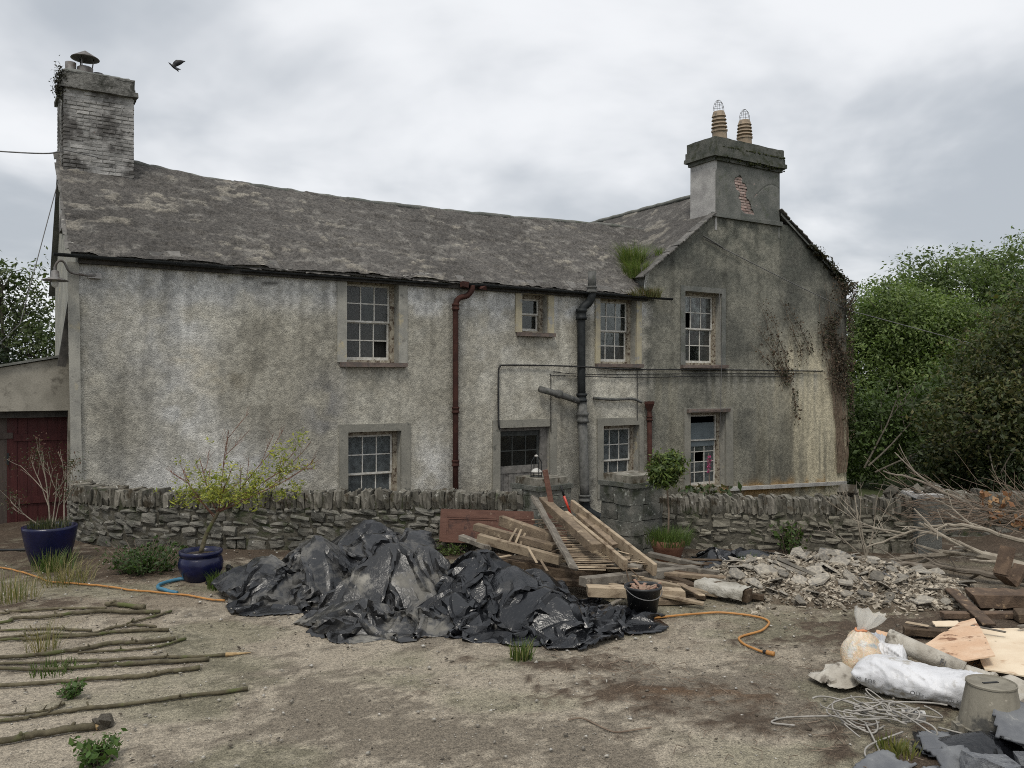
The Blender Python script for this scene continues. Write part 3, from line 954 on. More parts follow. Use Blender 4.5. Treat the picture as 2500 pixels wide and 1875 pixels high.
MB().tube([(12.6, -.035, 2.75), (12.6, -.035, 1.5)], .008, 5).build('hanging_wire', MAT['cable_black'], cb)

# ---- left chimney, brick by brick
def brick_mesh(name, mt, k):
    out = []
    for i in range(k):
        m = MB(); e = .012
        V = []
        for (x, z) in ((-.5, -.5), (.5, -.5), (.5, .5), (-.5, .5)):
            V.append((x, .5, z))
        for (x, z) in ((-.5, -.5), (.5, -.5), (.5, .5), (-.5, .5)):
            V.append((x + rnd.uniform(-.03, .03), -.36, z + rnd.uniform(-.06, .06)))
        for (x, z) in ((-.46, -.4), (.46, -.4), (.46, .4), (-.46, .4)):
            V.append((x + rnd.uniform(-.03, .03), -.5 + rnd.uniform(-.08, .06), z + rnd.uniform(-.06, .06)))
        Fc = [(3, 2, 1, 0), (8, 9, 10, 11)]
        for r_ in (0, 4):
            for j in range(4):
                q = (j + 1) % 4
                Fc.append((r_ + j, r_ + q, r_ + 4 + q, r_ + 4 + j))
        me = bpy.data.meshes.new(name); me.from_pydata(V, [], Fc); me.materials.append(MAT[mt])
        out.append(me)
    return out


ch = MB()
ch.rough_box(-.05, 1.20, 2.322, 3.7, 5.6, 8.60, .06, .014, 5)
chim = ch.build('chimney', MAT['old_brick'], house)
chim['label'] = 'tall whitewashed brick chimney with metal cowl'
BK = brick_mesh('brick', 'old_brick', 6)
nb = 0
for r_ in range(23):
    z = 6.52 + r_ * .077
    x = -.055 + (0 if r_ % 2 else -.115)
    while x < 1.2:
        wv = .222
        xa, xb = max(x, -.06), min(x + wv, 1.215)
        if xb - xa > .05 and not (rnd.random() < .025):
            put_mesh('brick', BK[rnd.randrange(6)], ((xa + xb) / 2, 2.36 + rnd.uniform(-.008, .010), z), (0, 0, 0), chim, (xb - xa, .10, .066))
            nb += 1
        x += .234
    y = 2.42
    for j in range(6):
        put_mesh('brick', BK[rnd.randrange(6)], (-.05, y + .11 + rnd.uniform(-.004, .004), z + .0385 * 0), (0, 0, -math.pi / 2), chim, (.215, .06, .066))
        y += .226
m = MB()
m.rough_box(-.13, 1.28, 2.23, 3.78, 8.27, 8.36, .06, .02, 11); m.rough_box(-.09, 1.24, 2.27, 3.75, 8.345, 8.43, .06, .02, 12); m.rough_box(-.08, 1.23, 2.27, 3.73, 8.43, 8.62, .06, .028, 13)
m.build('corbel', MAT['corbel'], chim)
V = []
nx_, ny_ = 14, 14
for j in range(ny_):
    for i in range(nx_):
        x = -.09 + 1.32 * i / (nx_ - 1); y = 2.27 + 1.46 * j / (ny_ - 1)
        e = min(i, nx_ - 1 - i, j, ny_ - 1 - j)
        V.append((x, y, (8.59 if e == 0 else 8.66 + .05 * min(e, 3) / 3) + rnd.uniform(-.012, .012)))
mk('flaunching', V, gridf(nx_, ny_), MAT['dark_render'], chim, True)
for (x, y, h, r_) in ((.10, 2.75, .30, .10), (.62, 2.95, .24, .10), (.42, 3.3, .22, .09)):
    m = MB(); m.lathe([(r_, 0), (r_ * 1.02, h), (r_ * .8, h), (r_ * .78, .05)], 16, (x, y, 8.62)); m.build('flue_pot', MAT['zinc'], chim, True)
m = MB(); m.lathe([(.14, 0), (.15, .2), (.12, .22), (.1, .05)], 16, (.36, 2.75, 8.66))
m.lathe([(0.001, .56), (.1, .5), (.26, .40), (.27, .385), (.2, .38), (0.001, .5)], 22, (.36, 2.75, 8.66))
for k in range(3):
    a_ = k * 2.1
    m.tube([(.36 + .12 * math.cos(a_), 2.75 + .12 * math.sin(a_), 8.8), (.36 + .16 * math.cos(a_), 2.75 + .16 * math.sin(a_), 9.08)], .012, 5)
m.build('cowl', MAT['zinc'], chim, True)

# ---- right chimney, rendered, with a patch of bare brick
cr = MB(); cr.box(15.42, 17.92, .03, .9, 6.6, 8.6)
chr_ = cr.build('chimney', MAT['mortar'], house)
chr_['label'] = 'broad rendered chimney with bare brick patch and two louvred pots'
xs = np.arange(15.38, 17.951, .0214); zs = np.arange(7.06, 8.56, .0214)
X, Z = np.meshgrid(xs, zs); X, Z = X.ravel(), Z.ravel()
f = gridf(len(xs), len(zs)); cx_, cz_ = X[f].mean(1), Z[f].mean(1)
cen = 16.42 + (7.75 - cz_) * .42; wid = .30 + .16 * (vn(cz_ * 5, cz_ * 0, 5) - .5) - .12 * sm(cz_, 7.9, 8.25)
hole = (np.abs(cx_ - cen + .14 * (vn(cx_ * 7, cz_ * 7, 8) - .5)) < wid * .62) & (cz_ > 7.16) & (cz_ < 8.16 + .12 * (vn(cx_ * 6, cz_ * 0, 4) - .5))
Y = (fbm(X * 2, Z * 2, 3, 15) - .5) * .03 - .012
crk = np.exp(-((Z - (7.75 + .35 * np.sin((X - 17) * 2.4))) / .012) ** 2) * (X > 16.9)
Y = Y + .02 * crk
rc = mk('render_coat', np.stack([X, Y, Z], 1), f[~hole], MAT['dark_render'], chr_, True)
md = rc.modifiers.new('thickness', 'SOLIDIFY'); md.thickness = .035; md.offset = -1
BR = brick_mesh('brick', 'raw_brick', 5)
for r_ in range(14):
    z = 7.12 + r_ * .077
    xc = 16.42 + (7.75 - z) * .42
    x = xc - .52 + (.11 if r_ % 2 else 0)
    while x < xc + .5:
        put_mesh('brick', BR[rnd.randrange(5)], (x + .11, .055 + rnd.uniform(-.008, .008), z), (0, 0, 0), chr_, (.215, .10, .064))
        x += .232
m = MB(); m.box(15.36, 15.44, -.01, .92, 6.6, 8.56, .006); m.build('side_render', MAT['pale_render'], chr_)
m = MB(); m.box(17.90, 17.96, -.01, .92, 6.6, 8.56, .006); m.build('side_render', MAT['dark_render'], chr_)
m = MB()
m.rough_box(15.31, 18.02, -.07, .97, 8.49, 8.60, .08, .012, 21); m.rough_box(15.23, 18.10, -.15, 1.05, 8.59, 8.70, .08, .014, 22); m.rough_box(15.26, 18.07, -.12, 1.02, 8.69, 8.86, .08, .012, 23); m.rough_box(15.29, 18.04, -.09, .99, 8.85, 9.12, .08, .018, 24)
m.build('cornice', MAT['cornice'], chr_)
m = MB()
for k in range(150):
    x = rnd.uniform(15.3, 18.05); s_ = rnd.uniform(.015, .04) * (1.3 if x > 16.6 else .9)
    if rnd.random() < .25:
        z, y = rnd.uniform(8.86, 8.9), -.11
    else:
        z, y = rnd.uniform(8.50, 8.62), rnd.uniform(-.15, -.08)
    m.add([(x + s_ * a_ * rnd.uniform(.7, 1.2), y + s_ * b_, z + s_ * c_ * .8) for a_, b_, c_ in ((1, 0, 0), (-1, 0, 0), (0, 1, 0), (0, -1, 0), (0, 0, 1), (0, 0, -1))], [(0, 2, 4), (2, 1, 4), (1, 3, 4), (3, 0, 4), (2, 0, 5), (1, 2, 5), (3, 1, 5), (0, 3, 5)])
mo = m.build('moss', MAT['moss'], chr_, True); mo['kind'] = 'stuff'
m = MB(); m.box(15.28, 18.02, -.07, .05, 6.95, 7.08, .012); m.build('base_band', MAT['dark_render'], chr_)


def louvre_pot(x, y, h, lean):
    prof = [(.21, 0), (.2, h * .38), (.225, h * .39), (.225, h * .44)]
    for k in range(4):
        z = h * (.46 + .11 * k)
        prof += [(.16, z), (.16, z + h * .045), (.225 - .008 * k, z + h * .05), (.205 - .008 * k, z + h * .095)]
    prof += [(.17, h * .93), (.15, h), (.12, h), (.12, h * .5)]
    m = MB(); m.lathe(prof, 20)
    o = m.build('chimney_pot', MAT['terracotta_buff'], chr_, False, loc=(x, y, 9.1), rot=(0, lean, .2))
    m = MB()
    for k in range(3):
        a_ = k * math.pi / 3 + .3
        m.tube([(.15 * math.cos(a_) * math.cos(u), .15 * math.sin(a_) * math.cos(u), h + .02 + .3 * math.sin(u)) for u in np.linspace(0, math.pi, 11)], .006, 4)
    for zz_ in (.1, .2):
        r_ = .15 * math.sqrt(1 - (zz_ / .3) ** 2)
        m.tube([(r_ * math.cos(u), r_ * math.sin(u), h + zz_ + .02) for u in np.linspace(0, 2 * math.pi, 15)], .005, 4)
    m.build('wire_cage', MAT['wire'], o)


louvre_pot(16.0, .42, .92, -.07)
louvre_pot(17.02, .45, .86, -.01)

# ---- lamp, leaning trough and small fixings on the corner
lp = MB().tube(curve_pts([(.32, -.06, 4.33), (.05, -.12, 4.33), (-.12, -.2, 4.36), (-.2, -.25, 4.5), (-.28, -.28, 4.52), (-.34, -.28, 4.42), (-.34, -.28, 4.32)], 6), .02, 8).build('wall_lamp', MAT['zinc'], house, True)
lp['label'] = 'old enamelled swan neck outdoor lamp on the corner'
m = MB(); m.lathe([(.03, .12), (.06, .1), (.07, .0), (.2, -.05), (.2, -.06), (.07, -.02), (.0, .05)], 20, (-.34, -.28, 4.24)); m.build('lamp_shade', MAT['zinc'], lp, True)
mat('bulb', (.5, .5, .47), rough=.15, spec=.5)
m = MB(); m.lathe([(.03, .0), (.055, -.06), (.05, -.12), (.001, -.15)], 14, (-.34, -.28, 4.21)); m.build('bulb', MAT['bulb'], lp, True)
m = MB(); m.box(.18, .38, -.08, -.02, 4.29, 4.37, .008); m.build('lamp_plate', MAT['pale_render'], lp)
m = MB(); m.beam((-.05, .06, 3.95), (-.22, .10, 2.75), .13, .10, jit=.04); m.build('wall_trough', MAT['dark_wood'], house)
m = MB(); m.box(-.13, .0, .0, .12, 3.93, 4.10, .01); m.build('trough_block', MAT['pale_render'], house)

# ------------------------------------------------------------------ garden walls, stone by stone
mat('wall_stone', (.10, .098, .085), (.19, .18, .155), scale=5, spots=(((.055, .06, .038), 3.2, .52, .68), ((.38, .37, .33), 17, .63, .70), ((.045, .043, .038), 7, .60, .72)), var=.28, bump=((22, .02), (60, .006)), rough=.95, spec=.12, coord='pos')
mat('wall_stone_tan', (.125, .115, .092), (.215, .20, .16), scale=5, spots=(((.06, .062, .042), 4, .56, .70), ((.37, .35, .30), 20, .64, .71), ((.05, .046, .038), 7, .60, .72)), var=.28, bump=((22, .02), (60, .006)), rough=.95, spec=.12)
mat('coping', (.095, .09, .073), (.185, .172, .145), scale=7, stretch=(1, 1, .35), spots=(((.06, .05, .036), 5, .52, .64), ((.38, .37, .33), 12, .63, .70), ((.05, .058, .032), 4, .60, .72)), var=.35, bump=((30, .015),), rough=.95, spec=.12)
mat('wall_core', (.06, .056, .045), (.12, .112, .09), scale=6, spots=(((.05, .06, .03), 4, .5, .7), ((.33, .32, .28), 17, .66, .72)), bump=(25, .02), rough=1.0, spec=.05)
mat('block_stone', (.085, .088, .078), (.165, .16, .14), scale=4, spots=(((.05, .055, .04), 3, .5, .66), ((.36, .37, .33), 13, .60, .70), ((.22, .24, .19), 5, .62, .72)), var=.18, bump=((24, .014),), rough=.95, spec=.12)


def stone_meshes(name, mt, n, round_=.35, jit=.10, seed=0):
    rs = random.Random(seed)
    out = []
    idx = {}
    L = [(i, j, k) for i in (-1, 0, 1) for j in (-1, 0, 1) for k in (-1, 0, 1) if not (i == j == k == 0)]
    for q, p in enumerate(L):
        idx[p] = q
    Fc = []
    for ax in range(3):
        for sgn in (-1, 1):
            for a in (-1, 0):
                for b in (-1, 0):
                    ps = []
                    for (da, db) in ((0, 0), (1, 0), (1, 1), (0, 1)):
                        v = [0, 0, 0]; v[ax] = sgn; v[(ax + 1) % 3] = a + da; v[(ax + 2) % 3] = b + db
                        ps.append(idx[tuple(v)])
                    Fc.append(tuple(ps if sgn > 0 else ps[::-1]))
    for c in range(n):
        V = []
        for p in L:
            v = Vector(p)
            ln = v.length
            sph = v / ln * 1.15
            v = v.lerp(sph, round_) * .5
            V.append(tuple(x + rs.uniform(-jit, jit) * .5 for x in v))
        me = bpy.data.meshes.new(name); me.from_pydata(V, [], Fc); me.materials.append(MAT[mt])
        out.append(me)
    return out


def path_at(path, s):
    for (a, b) in zip(path[:-1], path[1:]):
        L = math.hypot(b[0] - a[0], b[1] - a[1])
        if s <= L:
            f_ = s / L
            return a[0] + (b[0] - a[0]) * f_, a[1] + (b[1] - a[1]) * f_, math.atan2(b[1] - a[1], b[0] - a[0])
        s -= L
    return b[0], b[1], math.atan2(b[1] - a[1], b[0] - a[0])


def rubble_wall(label, path, ztop, cop_h, thick, mt, cop_w, sizes, seed):
    path = [tuple(p)[:2] for p in path]
    tot = sum(math.hypot(b[0] - a[0], b[1] - a[1]) for a, b in zip(path[:-1], path[1:]))
    rs = random.Random(seed)
    w_ = empty('stone_wall', (path[0][0], path[0][1], 0))
    tag(w_, label, 'wall', None, 'thing')
    ox, oy = path[0]
    # core
    V = []; Fc = []
    n = int(tot / .25) + 1
    for i in range(n + 1):
        x, y, a = path_at(path, tot * i / n)
        nx_, ny_ = -math.sin(a), math.cos(a)
        for sd in (.005, thick):
            for z in (-1.0, ztop - .07):
                V.append((x + nx_ * sd - ox, y + ny_ * sd - oy, z))
    for i in range(n):
        o = 4 * i
        Fc += [(o, o + 4, o + 5, o + 1), (o + 1, o + 5, o + 7, o + 3), (o + 3, o + 7, o + 6, o + 2)]
    Fc += [(0, 1, 3, 2), (4 * n, 4 * n + 2, 4 * n + 3, 4 * n + 1)]
    mk('mortar_core', V, Fc, MAT['wall_core'], w_)
    SM = stone_meshes('stone', mt, 14, .38, .16, seed)
    CM = stone_meshes('coping_stone', 'coping', 10, .22, .16, seed + 1)
    z = -.12
    ns = 0
    while z < ztop - cop_h - .02:
        h = rs.uniform(*sizes[1])
        h = min(h, ztop - cop_h - z + .01)
        s = rs.uniform(-.15, 0)
        while s < tot:
            L = rs.uniform(*sizes[0]) * (1.25 if h > .13 else 1)
            x, y, a = path_at(path, min(max(s + L / 2, 0), tot))
            hh = h * rs.uniform(.6, 1.25)
            put_mesh('stone', rs.choice(SM), (x - math.sin(a) * .08 - ox + rs.uniform(-.012, .012), y + math.cos(a) * .08 - oy + rs.uniform(-.02, .02), z + h / 2 + rs.uniform(-.02, .02)),
                     (rs.uniform(-.08, .08), rs.uniform(-.2, .2), a + rs.uniform(-.08, .08)), w_, (L * rs.uniform(.85, 1.02), .20 + rs.uniform(-.04, .03), hh))
            ns += 1
            s += L
        z += h * .96
    s = 0.0
    while s < tot:
        L = rs.uniform(*cop_w)
        x, y, a = path_at(path, s + L / 2)
        h = cop_h * rs.uniform(.84, 1.12)
        put_mesh('coping_stone', rs.choice(CM), (x - math.sin(a) * (thick * .42) - ox + rs.uniform(-.01, .01), y + math.cos(a) * (thick * .42) - oy + rs.uniform(-.03, .02), ztop - cop_h + h / 2 + rs.uniform(-.012, .012)),
                 (rs.uniform(-.03, .03), rs.uniform(-.09, .09), a + rs.uniform(-.08, .08)), w_, (L * 1.15, thick * .92 * rs.uniform(.93, 1.07), h))
        s += L
    return w_


left_path = [tuple(v)[:2] for v in curve_pts([(-7.42, 13.95, 0), (-7.05, 13.2, 0), (-6.35, 12.66, 0), (-5.3, 12.42, 0), (-3, 12.33, 0), (0.2, 12.2, 0)], 5)]
rubble_wall('long lichen-spotted rubble garden wall left of the gateway, curving back to the house', left_path, .84, .25, .36, 'wall_stone', (.042, .08), ((.10, .36), (.06, .15)), 5)
right_path = [(2.02, 12.12), (4.0, 12.05), (5.95, 12.0)]
rubble_wall('rubble garden wall with upright coping stones right of the gateway', right_path, .80, .24, .36, 'wall_stone_tan', (.038, .07), ((.09, .30), (.06, .16)), 9)


def gate_pier(x, y, rz, wd, h, label, seed):
    rs = random.Random(seed)
    p = empty('gate_pier', (x, y, 0), rz)
    tag(p, label, 'gate pier', 'stone piers of the gateway', 'thing')
    m = MB(); m.box(-wd / 2 + .05, wd / 2 - .05, -wd / 2 + .05, wd / 2 - .05, -.9, h - .16); m.build('mortar_core', MAT['wall_core'], p)
    SM = stone_meshes('stone', 'block_stone', 9, .14, .07, seed)
    z = -.1
    while z < h - .22:
        hh = min(rs.uniform(.15, .27), h - .17 - z)
        for sd in range(4):
            cut = rs.uniform(.35, .65)
            for (u0, u1) in ((0, cut), (cut, 1)):
                u = (u0 + u1) / 2 - .5; L = (u1 - u0) * wd
                px, py = u * wd, -wd / 2 + .06
                a = sd * math.pi / 2
                put_mesh('stone', rs.choice(SM), (px * math.cos(a) - py * math.sin(a), px * math.sin(a) + py * math.cos(a), z + hh / 2), (0, rs.uniform(-.02, .02), a), p, (L * 1.03, .16 + rs.uniform(-.02, .03), hh * 1.0))
        z += hh
    m = MB(); m.rough_box(-wd * .56, wd * .56, -wd * .56, wd * .56, h - .17, h - .105, .06, .012, seed); m.build('cap', MAT['cornice'], p)
    m = MB(); m.rough_box(-wd * .47, wd * .47, -wd * .47, wd * .47, h - .104, h, .06, .010, seed + 3); m.build('cap', MAT['coping'], p)
    return p


gate_pier(.44, 12.35, R(38), .60, 1.08, 'left gateway pier with a flat stone cap, behind the leaning timbers', 3)
gate_pier(1.76, 12.2, R(36), .62, 1.14, 'right gateway pier of squared blocks, beside the clipped bay tree', 4)

# end pillar and the loose stones on it
pl = MB()
pl.box(5.82, 6.16, 11.86, 12.3, -.4, .82, .015)
p = pl.build('end_pillar', MAT['dark_render'])
tag(p, 'smooth dark rendered pillar ending the right garden wall', 'pillar')
m = MB(); m.box(5.80, 6.19, 11.84, 12.32, .822, .86, .012); m.build('cap', MAT['pale_render'], p)
LS_ = stone_meshes('loose_stone', 'coping', 6, .35, .2, 77)
for k, (x, y, z, s_) in enumerate(((5.55, 12.1, .88, .13), (5.9, 12.05, .93, .10), (6.1, 12.1, .92, .12), (6.25, 12.2, .90, .14), (4.95, 12.15, .87, .17))):
    o = put_mesh('loose_stone', LS_[k % 6], (x, y, z), (rnd.random(), rnd.random(), rnd.random() * 3), None, (s_ * 1.4, s_ * 1.2, s_))
    tag(o, 'biggest loose stone perched on the right garden wall' if k == 4 else 'small loose stone on top of the end pillar', 'stone', None if k == 4 else 'loose stones on the end pillar')
# far continuation behind the brush
rubble_wall('broken rubble wall behind the brushwood at far right', [(6.3, 13.3), (9.5, 13.0)], .72, .2, .4, 'wall_stone', (.08, .16), ((.2, .45), (.13, .22)), 13)

# ------------------------------------------------------------------ lean-to shed with the red doors
mat('lean_render', (.235, .22, .185), (.31, .29, .245), scale=2.5, spots=(((.13, .12, .10), 3, .54, .70),), fine=(60, .15), bump=(40, .004), rough=.95, spec=.12)
sh = empty('lean_to_shed', (P0[0], P0[1], 0), A32)
tag(sh, 'low rendered lean-to shed with dark red doors against the left gable', 'shed')
m = MB()
m.add([(-4, .42, 1.98), (-.06, .42, 1.98), (-.06, .42, 2.93), (-4, .42, 2.15), (-4, .66, 1.98), (-.06, .66, 1.98), (-.06, .66, 2.93), (-4, .66, 2.15)],
      [(0, 1, 2, 3), (4, 7, 6, 5), (0, 4, 5, 1), (3, 2, 6, 7), (1, 5, 6, 2), (0, 3, 7, 4)])
m.build('header_wall', MAT['lean_render'], sh)
m = MB(); m.add([(-4.1, .36, 2.15), (.0, .36, 2.96), (.0, 4.5, 2.96), (-4.1, 4.5, 2.15), (-4.1, .36, 2.19), (.0, .36, 3.0), (.0, 4.5, 3.0), (-4.1, 4.5, 2.19)], [(3, 2, 1, 0), (4, 5, 6, 7), (0, 1, 5, 4), (1, 2, 6, 5)])
m.build('shed_roof', MAT['dark_render'], sh)
m = MB(); m.box(-4, -.05, .56, .66, 1.86, 1.98); m.build('lintel', MAT['dark_wood'], sh)
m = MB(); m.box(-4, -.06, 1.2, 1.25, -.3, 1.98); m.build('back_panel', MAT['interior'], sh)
x = -.09
k = 0
while x > -3.6:
    wv = .155
    m = MB(); m.box(x - wv + .004, x, .70 + rnd.uniform(-.004, .004), .74, -.12, 1.86)
    o = m.build('plank', MAT['red_door' if x > -.92 or x < -1.9 else 'brown_door'], sh)
    x -= wv
m = MB(); m.box(-.92, -.10, .675, .698, .35, .47); m.build('ledge', MAT['red_door'], sh)
m = MB(); m.box(-.92, -.10, .675, .698, 1.45, 1.57); m.build('ledge', MAT['red_door'], sh)
m = MB(); m.box(-1.02, -.99, .66, .698, 1.05, 1.25); m.build('handle', MAT['black_iron'], sh)
m = MB(); m.box(-1.88, -.93, .672, .697, 1.5, 1.6); m.build('ledge', MAT['brown_door'], sh)
m = MB(); m.box(-.10, .02, .40, .80, -.3, 1.98, .004); m.build('jamb', MAT['lean_render'], sh)

# ------------------------------------------------------------------ crumpled plastic sheets, settled by a small cloth solver
def cloth(P, s, hfun, steps=150, it=4, bend=.25, grav=.0035, damp=.93, hold=.05):
    ny, nx, _ = P.shape
    P = P.copy(); Q = P.copy(); H0 = P[..., :2].copy()
    d1 = s * math.sqrt(2)

    def con(a, b, L, k):
        d = P[b] - P[a]
        n = np.sqrt((d * d).sum(-1, keepdims=True)) + 1e-9
        c = d * ((n - L) / n * .5 * k)
        P[a] += c; P[b] -= c
    sl_ = slice
    X = []
    for o in (0, 1):
        X.append(((sl_(None), sl_(o, nx - 1, 2)), (sl_(None), sl_(o + 1, nx, 2)), s, 1.0))
        X.append(((sl_(o, ny - 1, 2), sl_(None)), (sl_(o + 1, ny, 2), sl_(None)), s, 1.0))
        X.append(((sl_(o, ny - 1, 2), sl_(0, nx - 1)), (sl_(o + 1, ny, 2), sl_(1, nx)), d1, .5))
        X.append(((sl_(o, ny - 1, 2), sl_(1, nx)), (sl_(o + 1, ny, 2), sl_(0, nx - 1)), d1, .5))
    for o in (0, 1, 2, 3):
        if o < 2 or True:
            X.append(((sl_(None), sl_(o, nx - 2, 4)), (sl_(None), sl_(o + 2, nx, 4)), 2 * s, bend))
            X.append(((sl_(o, ny - 2, 4), sl_(None)), (sl_(o + 2, ny, 4), sl_(None)), 2 * s, bend))

    def fix(a, b):
        n0 = len(range(*a[0].indices(ny))); n1 = len(range(*b[0].indices(ny)))
        m0 = len(range(*a[1].indices(nx))); m1 = len(range(*b[1].indices(nx)))
        n, mm = min(n0, n1), min(m0, m1)
        def cut(q, L, k):
            r = range(*q.indices(L))[:k]
            return sl_(r.start, r.start + (k - 1) * r.step + 1, r.step)
        return (cut(a[0], ny, n), cut(a[1], nx, mm)), (cut(b[0], ny, n), cut(b[1], nx, mm))
    X = [fix(a, b) + (L, k) for a, b, L, k in X]
    for st in range(steps):
        v = (P - Q) * damp
        Q = P.copy()
        P += v
        P[..., 2] -= grav
        P[..., :2] += (H0 - P[..., :2]) * hold
        for i in range(it):
            for a, b, L, k in X:
                con(a, b, L, k)
            h = hfun(P[..., 0], P[..., 1]) + .006
            pen = P[..., 2] < h
            P[..., 2] = np.where(pen, h, P[..., 2])
        # friction where it touches
        for ax in (0, 1):
            P[..., ax] = np.where(pen, Q[..., ax] + (P[..., ax] - Q[..., ax]) * .35, P[..., ax])
    return P


def tarp(name, cx, cy, lx, ly, rot, squeeze, lumps, material, seed, s=.034, amp=.22, fs=1.6, steps=120, bend=.5, hold=.012, facet=.30, crease=30):
    nx, ny = int(lx / s), int(ly / s)
    u = (np.arange(nx) - (nx - 1) / 2) * s; v = (np.arange(ny) - (ny - 1) / 2) * s
    U, Vv = np.meshgrid(u, v)
    # uneven bunching of the sheet
    wu = U + .25 * (fbm(U * .9, Vv * .9, 3, seed) - .5); wv = Vv + .25 * (fbm(U * .9 + 9, Vv * .9, 3, seed + 1) - .5)
    x = wu * squeeze[0]; y = wv * squeeze[1]
    X = cx + x * math.cos(rot) - y * math.sin(rot); Y = cy + x * math.sin(rot) + y * math.cos(rot)

    def hf(x_, y_):
        h = np.zeros_like(x_)
        for (a, b, r1, r2, hh) in lumps:
            ang = np.arctan2((y_ - b) / r2, (x_ - a) / r1)
            q = np.sqrt(((x_ - a) / r1) ** 2 + ((y_ - b) / r2) ** 2) * (.78 + .22 * np.abs(np.sin(1.5 * ang + a * 7 + seed)))
            h = np.maximum(h, hh * np.clip(1.08 - 1.08 * q, 0, 1) ** .85)
        return h
    n = fbm(U * fs, Vv * fs, 3, seed + 5)
    rid = 1 - np.abs(2 * n - 1)
    Z = hf(X, Y) + .05 + amp * rid ** 2 + .03 * fbm(U * 6, Vv * 6, 2, seed + 9)
    P = cloth(np.stack([X, Y, Z], -1), s, hf, steps=steps, bend=bend, hold=hold)
    # fine creases along the normals
    du = np.gradient(P, axis=1); dv = np.gradient(P, axis=0)
    N = np.cross(du, dv); N /= np.linalg.norm(N, axis=-1, keepdims=True) + 1e-9
    cr = np.abs(fbm(U * 3.1 + .5 * Vv, Vv * 2.3, 3, seed + 11) - .5) + .5 * np.abs(fbm(U * 7, Vv * 9, 2, seed + 13) - .5)
    P = P + N * (.045 * (.2 - np.minimum(cr, .2)))[..., None]
    P[..., 2] = np.maximum(P[..., 2], .005 + gz(P[..., 0], P[..., 1]))
    fc = gridf(nx, ny)
    rr = np.sqrt((U / (lx / 2)) ** 4 + (Vv / (ly / 2)) ** 4).ravel() + .25 * (fbm(U.ravel() * 1.5, Vv.ravel() * 1.5, 3, seed + 17) - .5)
    fc = fc[(rr[fc] < .93).all(1)]
    o = mk(name, P.reshape(-1, 3), fc, MAT[material], None, True)
    # stiff plastic breaks into flat facets with sharp creases
    md = o.modifiers.new('facets', 'DECIMATE'); md.ratio = facet
    bpy.context.view_layer.update()
    me = bpy.data.meshes.new_from_object(o.evaluated_get(bpy.context.evaluated_depsgraph_get()))
    o.modifiers.clear()
    o.data = me
    me.polygons.foreach_set('use_smooth', np.ones(len(me.polygons), dtype=bool))
    me.set_sharp_from_angle(angle=R(crease))
    md = o.modifiers.new('thickness', 'SOLIDIFY'); md.thickness = .004
    return o


def plastic(name, black, dust, lo, hi, rough):
    m = bpy.data.materials.new(name); m.use_nodes = True
    t = m.node_tree
    for x in list(t.nodes):
        t.nodes.remove(x)
    q = NT(t)
    vec = q.n('ShaderNodeNewGeometry').outputs['Position']
    n1 = q.noise(vec, 2.1, 6, .62, .6); n2 = q.noise(vec, 11, 5, .65)
    mm = q.math('ADD', q.math('MULTIPLY', n1, .75), q.math('MULTIPLY', n2, .25))
    f = q.rng(mm, lo, hi)
    colr = q.mix(f, black, dust)
    f2 = q.rng(q.noise(q.vmath('ADD', vec, (4, 2, 1)), 1.3, 5, .6, .5), .56, .68)
    colr = q.mix(q.math('MULTIPLY', f2, f), colr, tuple(min(1, c * 1.7) for c in dust))
    p = q.n('ShaderNodeBsdfPrincipled')
    q.put(p.inputs['Base Color'], colr)
    q.put(p.inputs['Roughness'], q.rng(f, 0, 1, rough, .85))
    p.inputs['Specular IOR Level'].default_value = .5
    b1 = q.n('ShaderNodeBump', Strength=1.0, Distance=.006, Height=q.noise(vec, 14, 5, .55, 1.2))
    b2 = q.n('ShaderNodeBump', Strength=1.0, Distance=.018, Height=q.math('ABSOLUTE', q.math('SUBTRACT', q.noise(vec, 5, 4, .55, .8), .5)), Normal=b1.outputs[0])
    q.put(p.inputs['Normal'], b2.outputs[0])
    q.n('ShaderNodeOutputMaterial', Surface=p.outputs[0])
    MAT[name] = m


plastic('plastic_dusty', (.011, .0115, .013), (.095, .091, .083), .48, .64, .28)
plastic('plastic_pale', (.017, .017, .0175), (.155, .146, .126), .50, .64, .30)
plastic('plastic_black', (.006, .0065, .008), (.032, .032, .032), .52, .72, .24)

LA = [(-2.9, 9.75, .55, .5, .42), (-2.35, 10.0, .55, .6, .62), (-1.7, 10.5, .8, .7, .55), (-1.95, 11.3, .7, .5, .60), (-1.3, 11.0, .7, .6, .5), (-3.25, 9.7, .35, .3, .25)]
o = tarp('tarpaulin', -2.25, 10.3, 4.1, 3.5, .5, (.68, .72), LA, 'plastic_dusty', 3, amp=.34, fs=1.3)
tag(o, 'dusty grey-black plastic sheet heaped against the wall at the pile\'s left', 'tarpaulin', 'plastic sheets in the yard heap')
LB = [(-1.35, 9.35, .62, .55, .66), (-1.0, 9.5, .5, .5, .60), (-1.6, 8.45, .5, .3, .25), (-.8, 8.4, .6, .25, .16)]
o = tarp('tarpaulin', -1.2, 8.95, 3.0, 2.9, .35, (.69, .70), LB, 'plastic_pale', 23, amp=.26, fs=1.1)
tag(o, 'pale dirt-covered plastic sheet humped in the middle of the pile', 'tarpaulin', 'plastic sheets in the yard heap')
LC = [(-.35, 9.2, .6, .65, .62), (.0, 8.9, .6, .5, .5), (.35, 8.55, .5, .4, .36), (-.6, 8.6, .4, .4, .3), (.3, 9.4, .4, .4, .36), (1.0, 8.7, .35, .2, .1)]
o = tarp('tarpaulin', .12, 8.78, 3.4, 2.8, -.30, (.65, .68), LC, 'plastic_black', 43, amp=.26, fs=1.2)
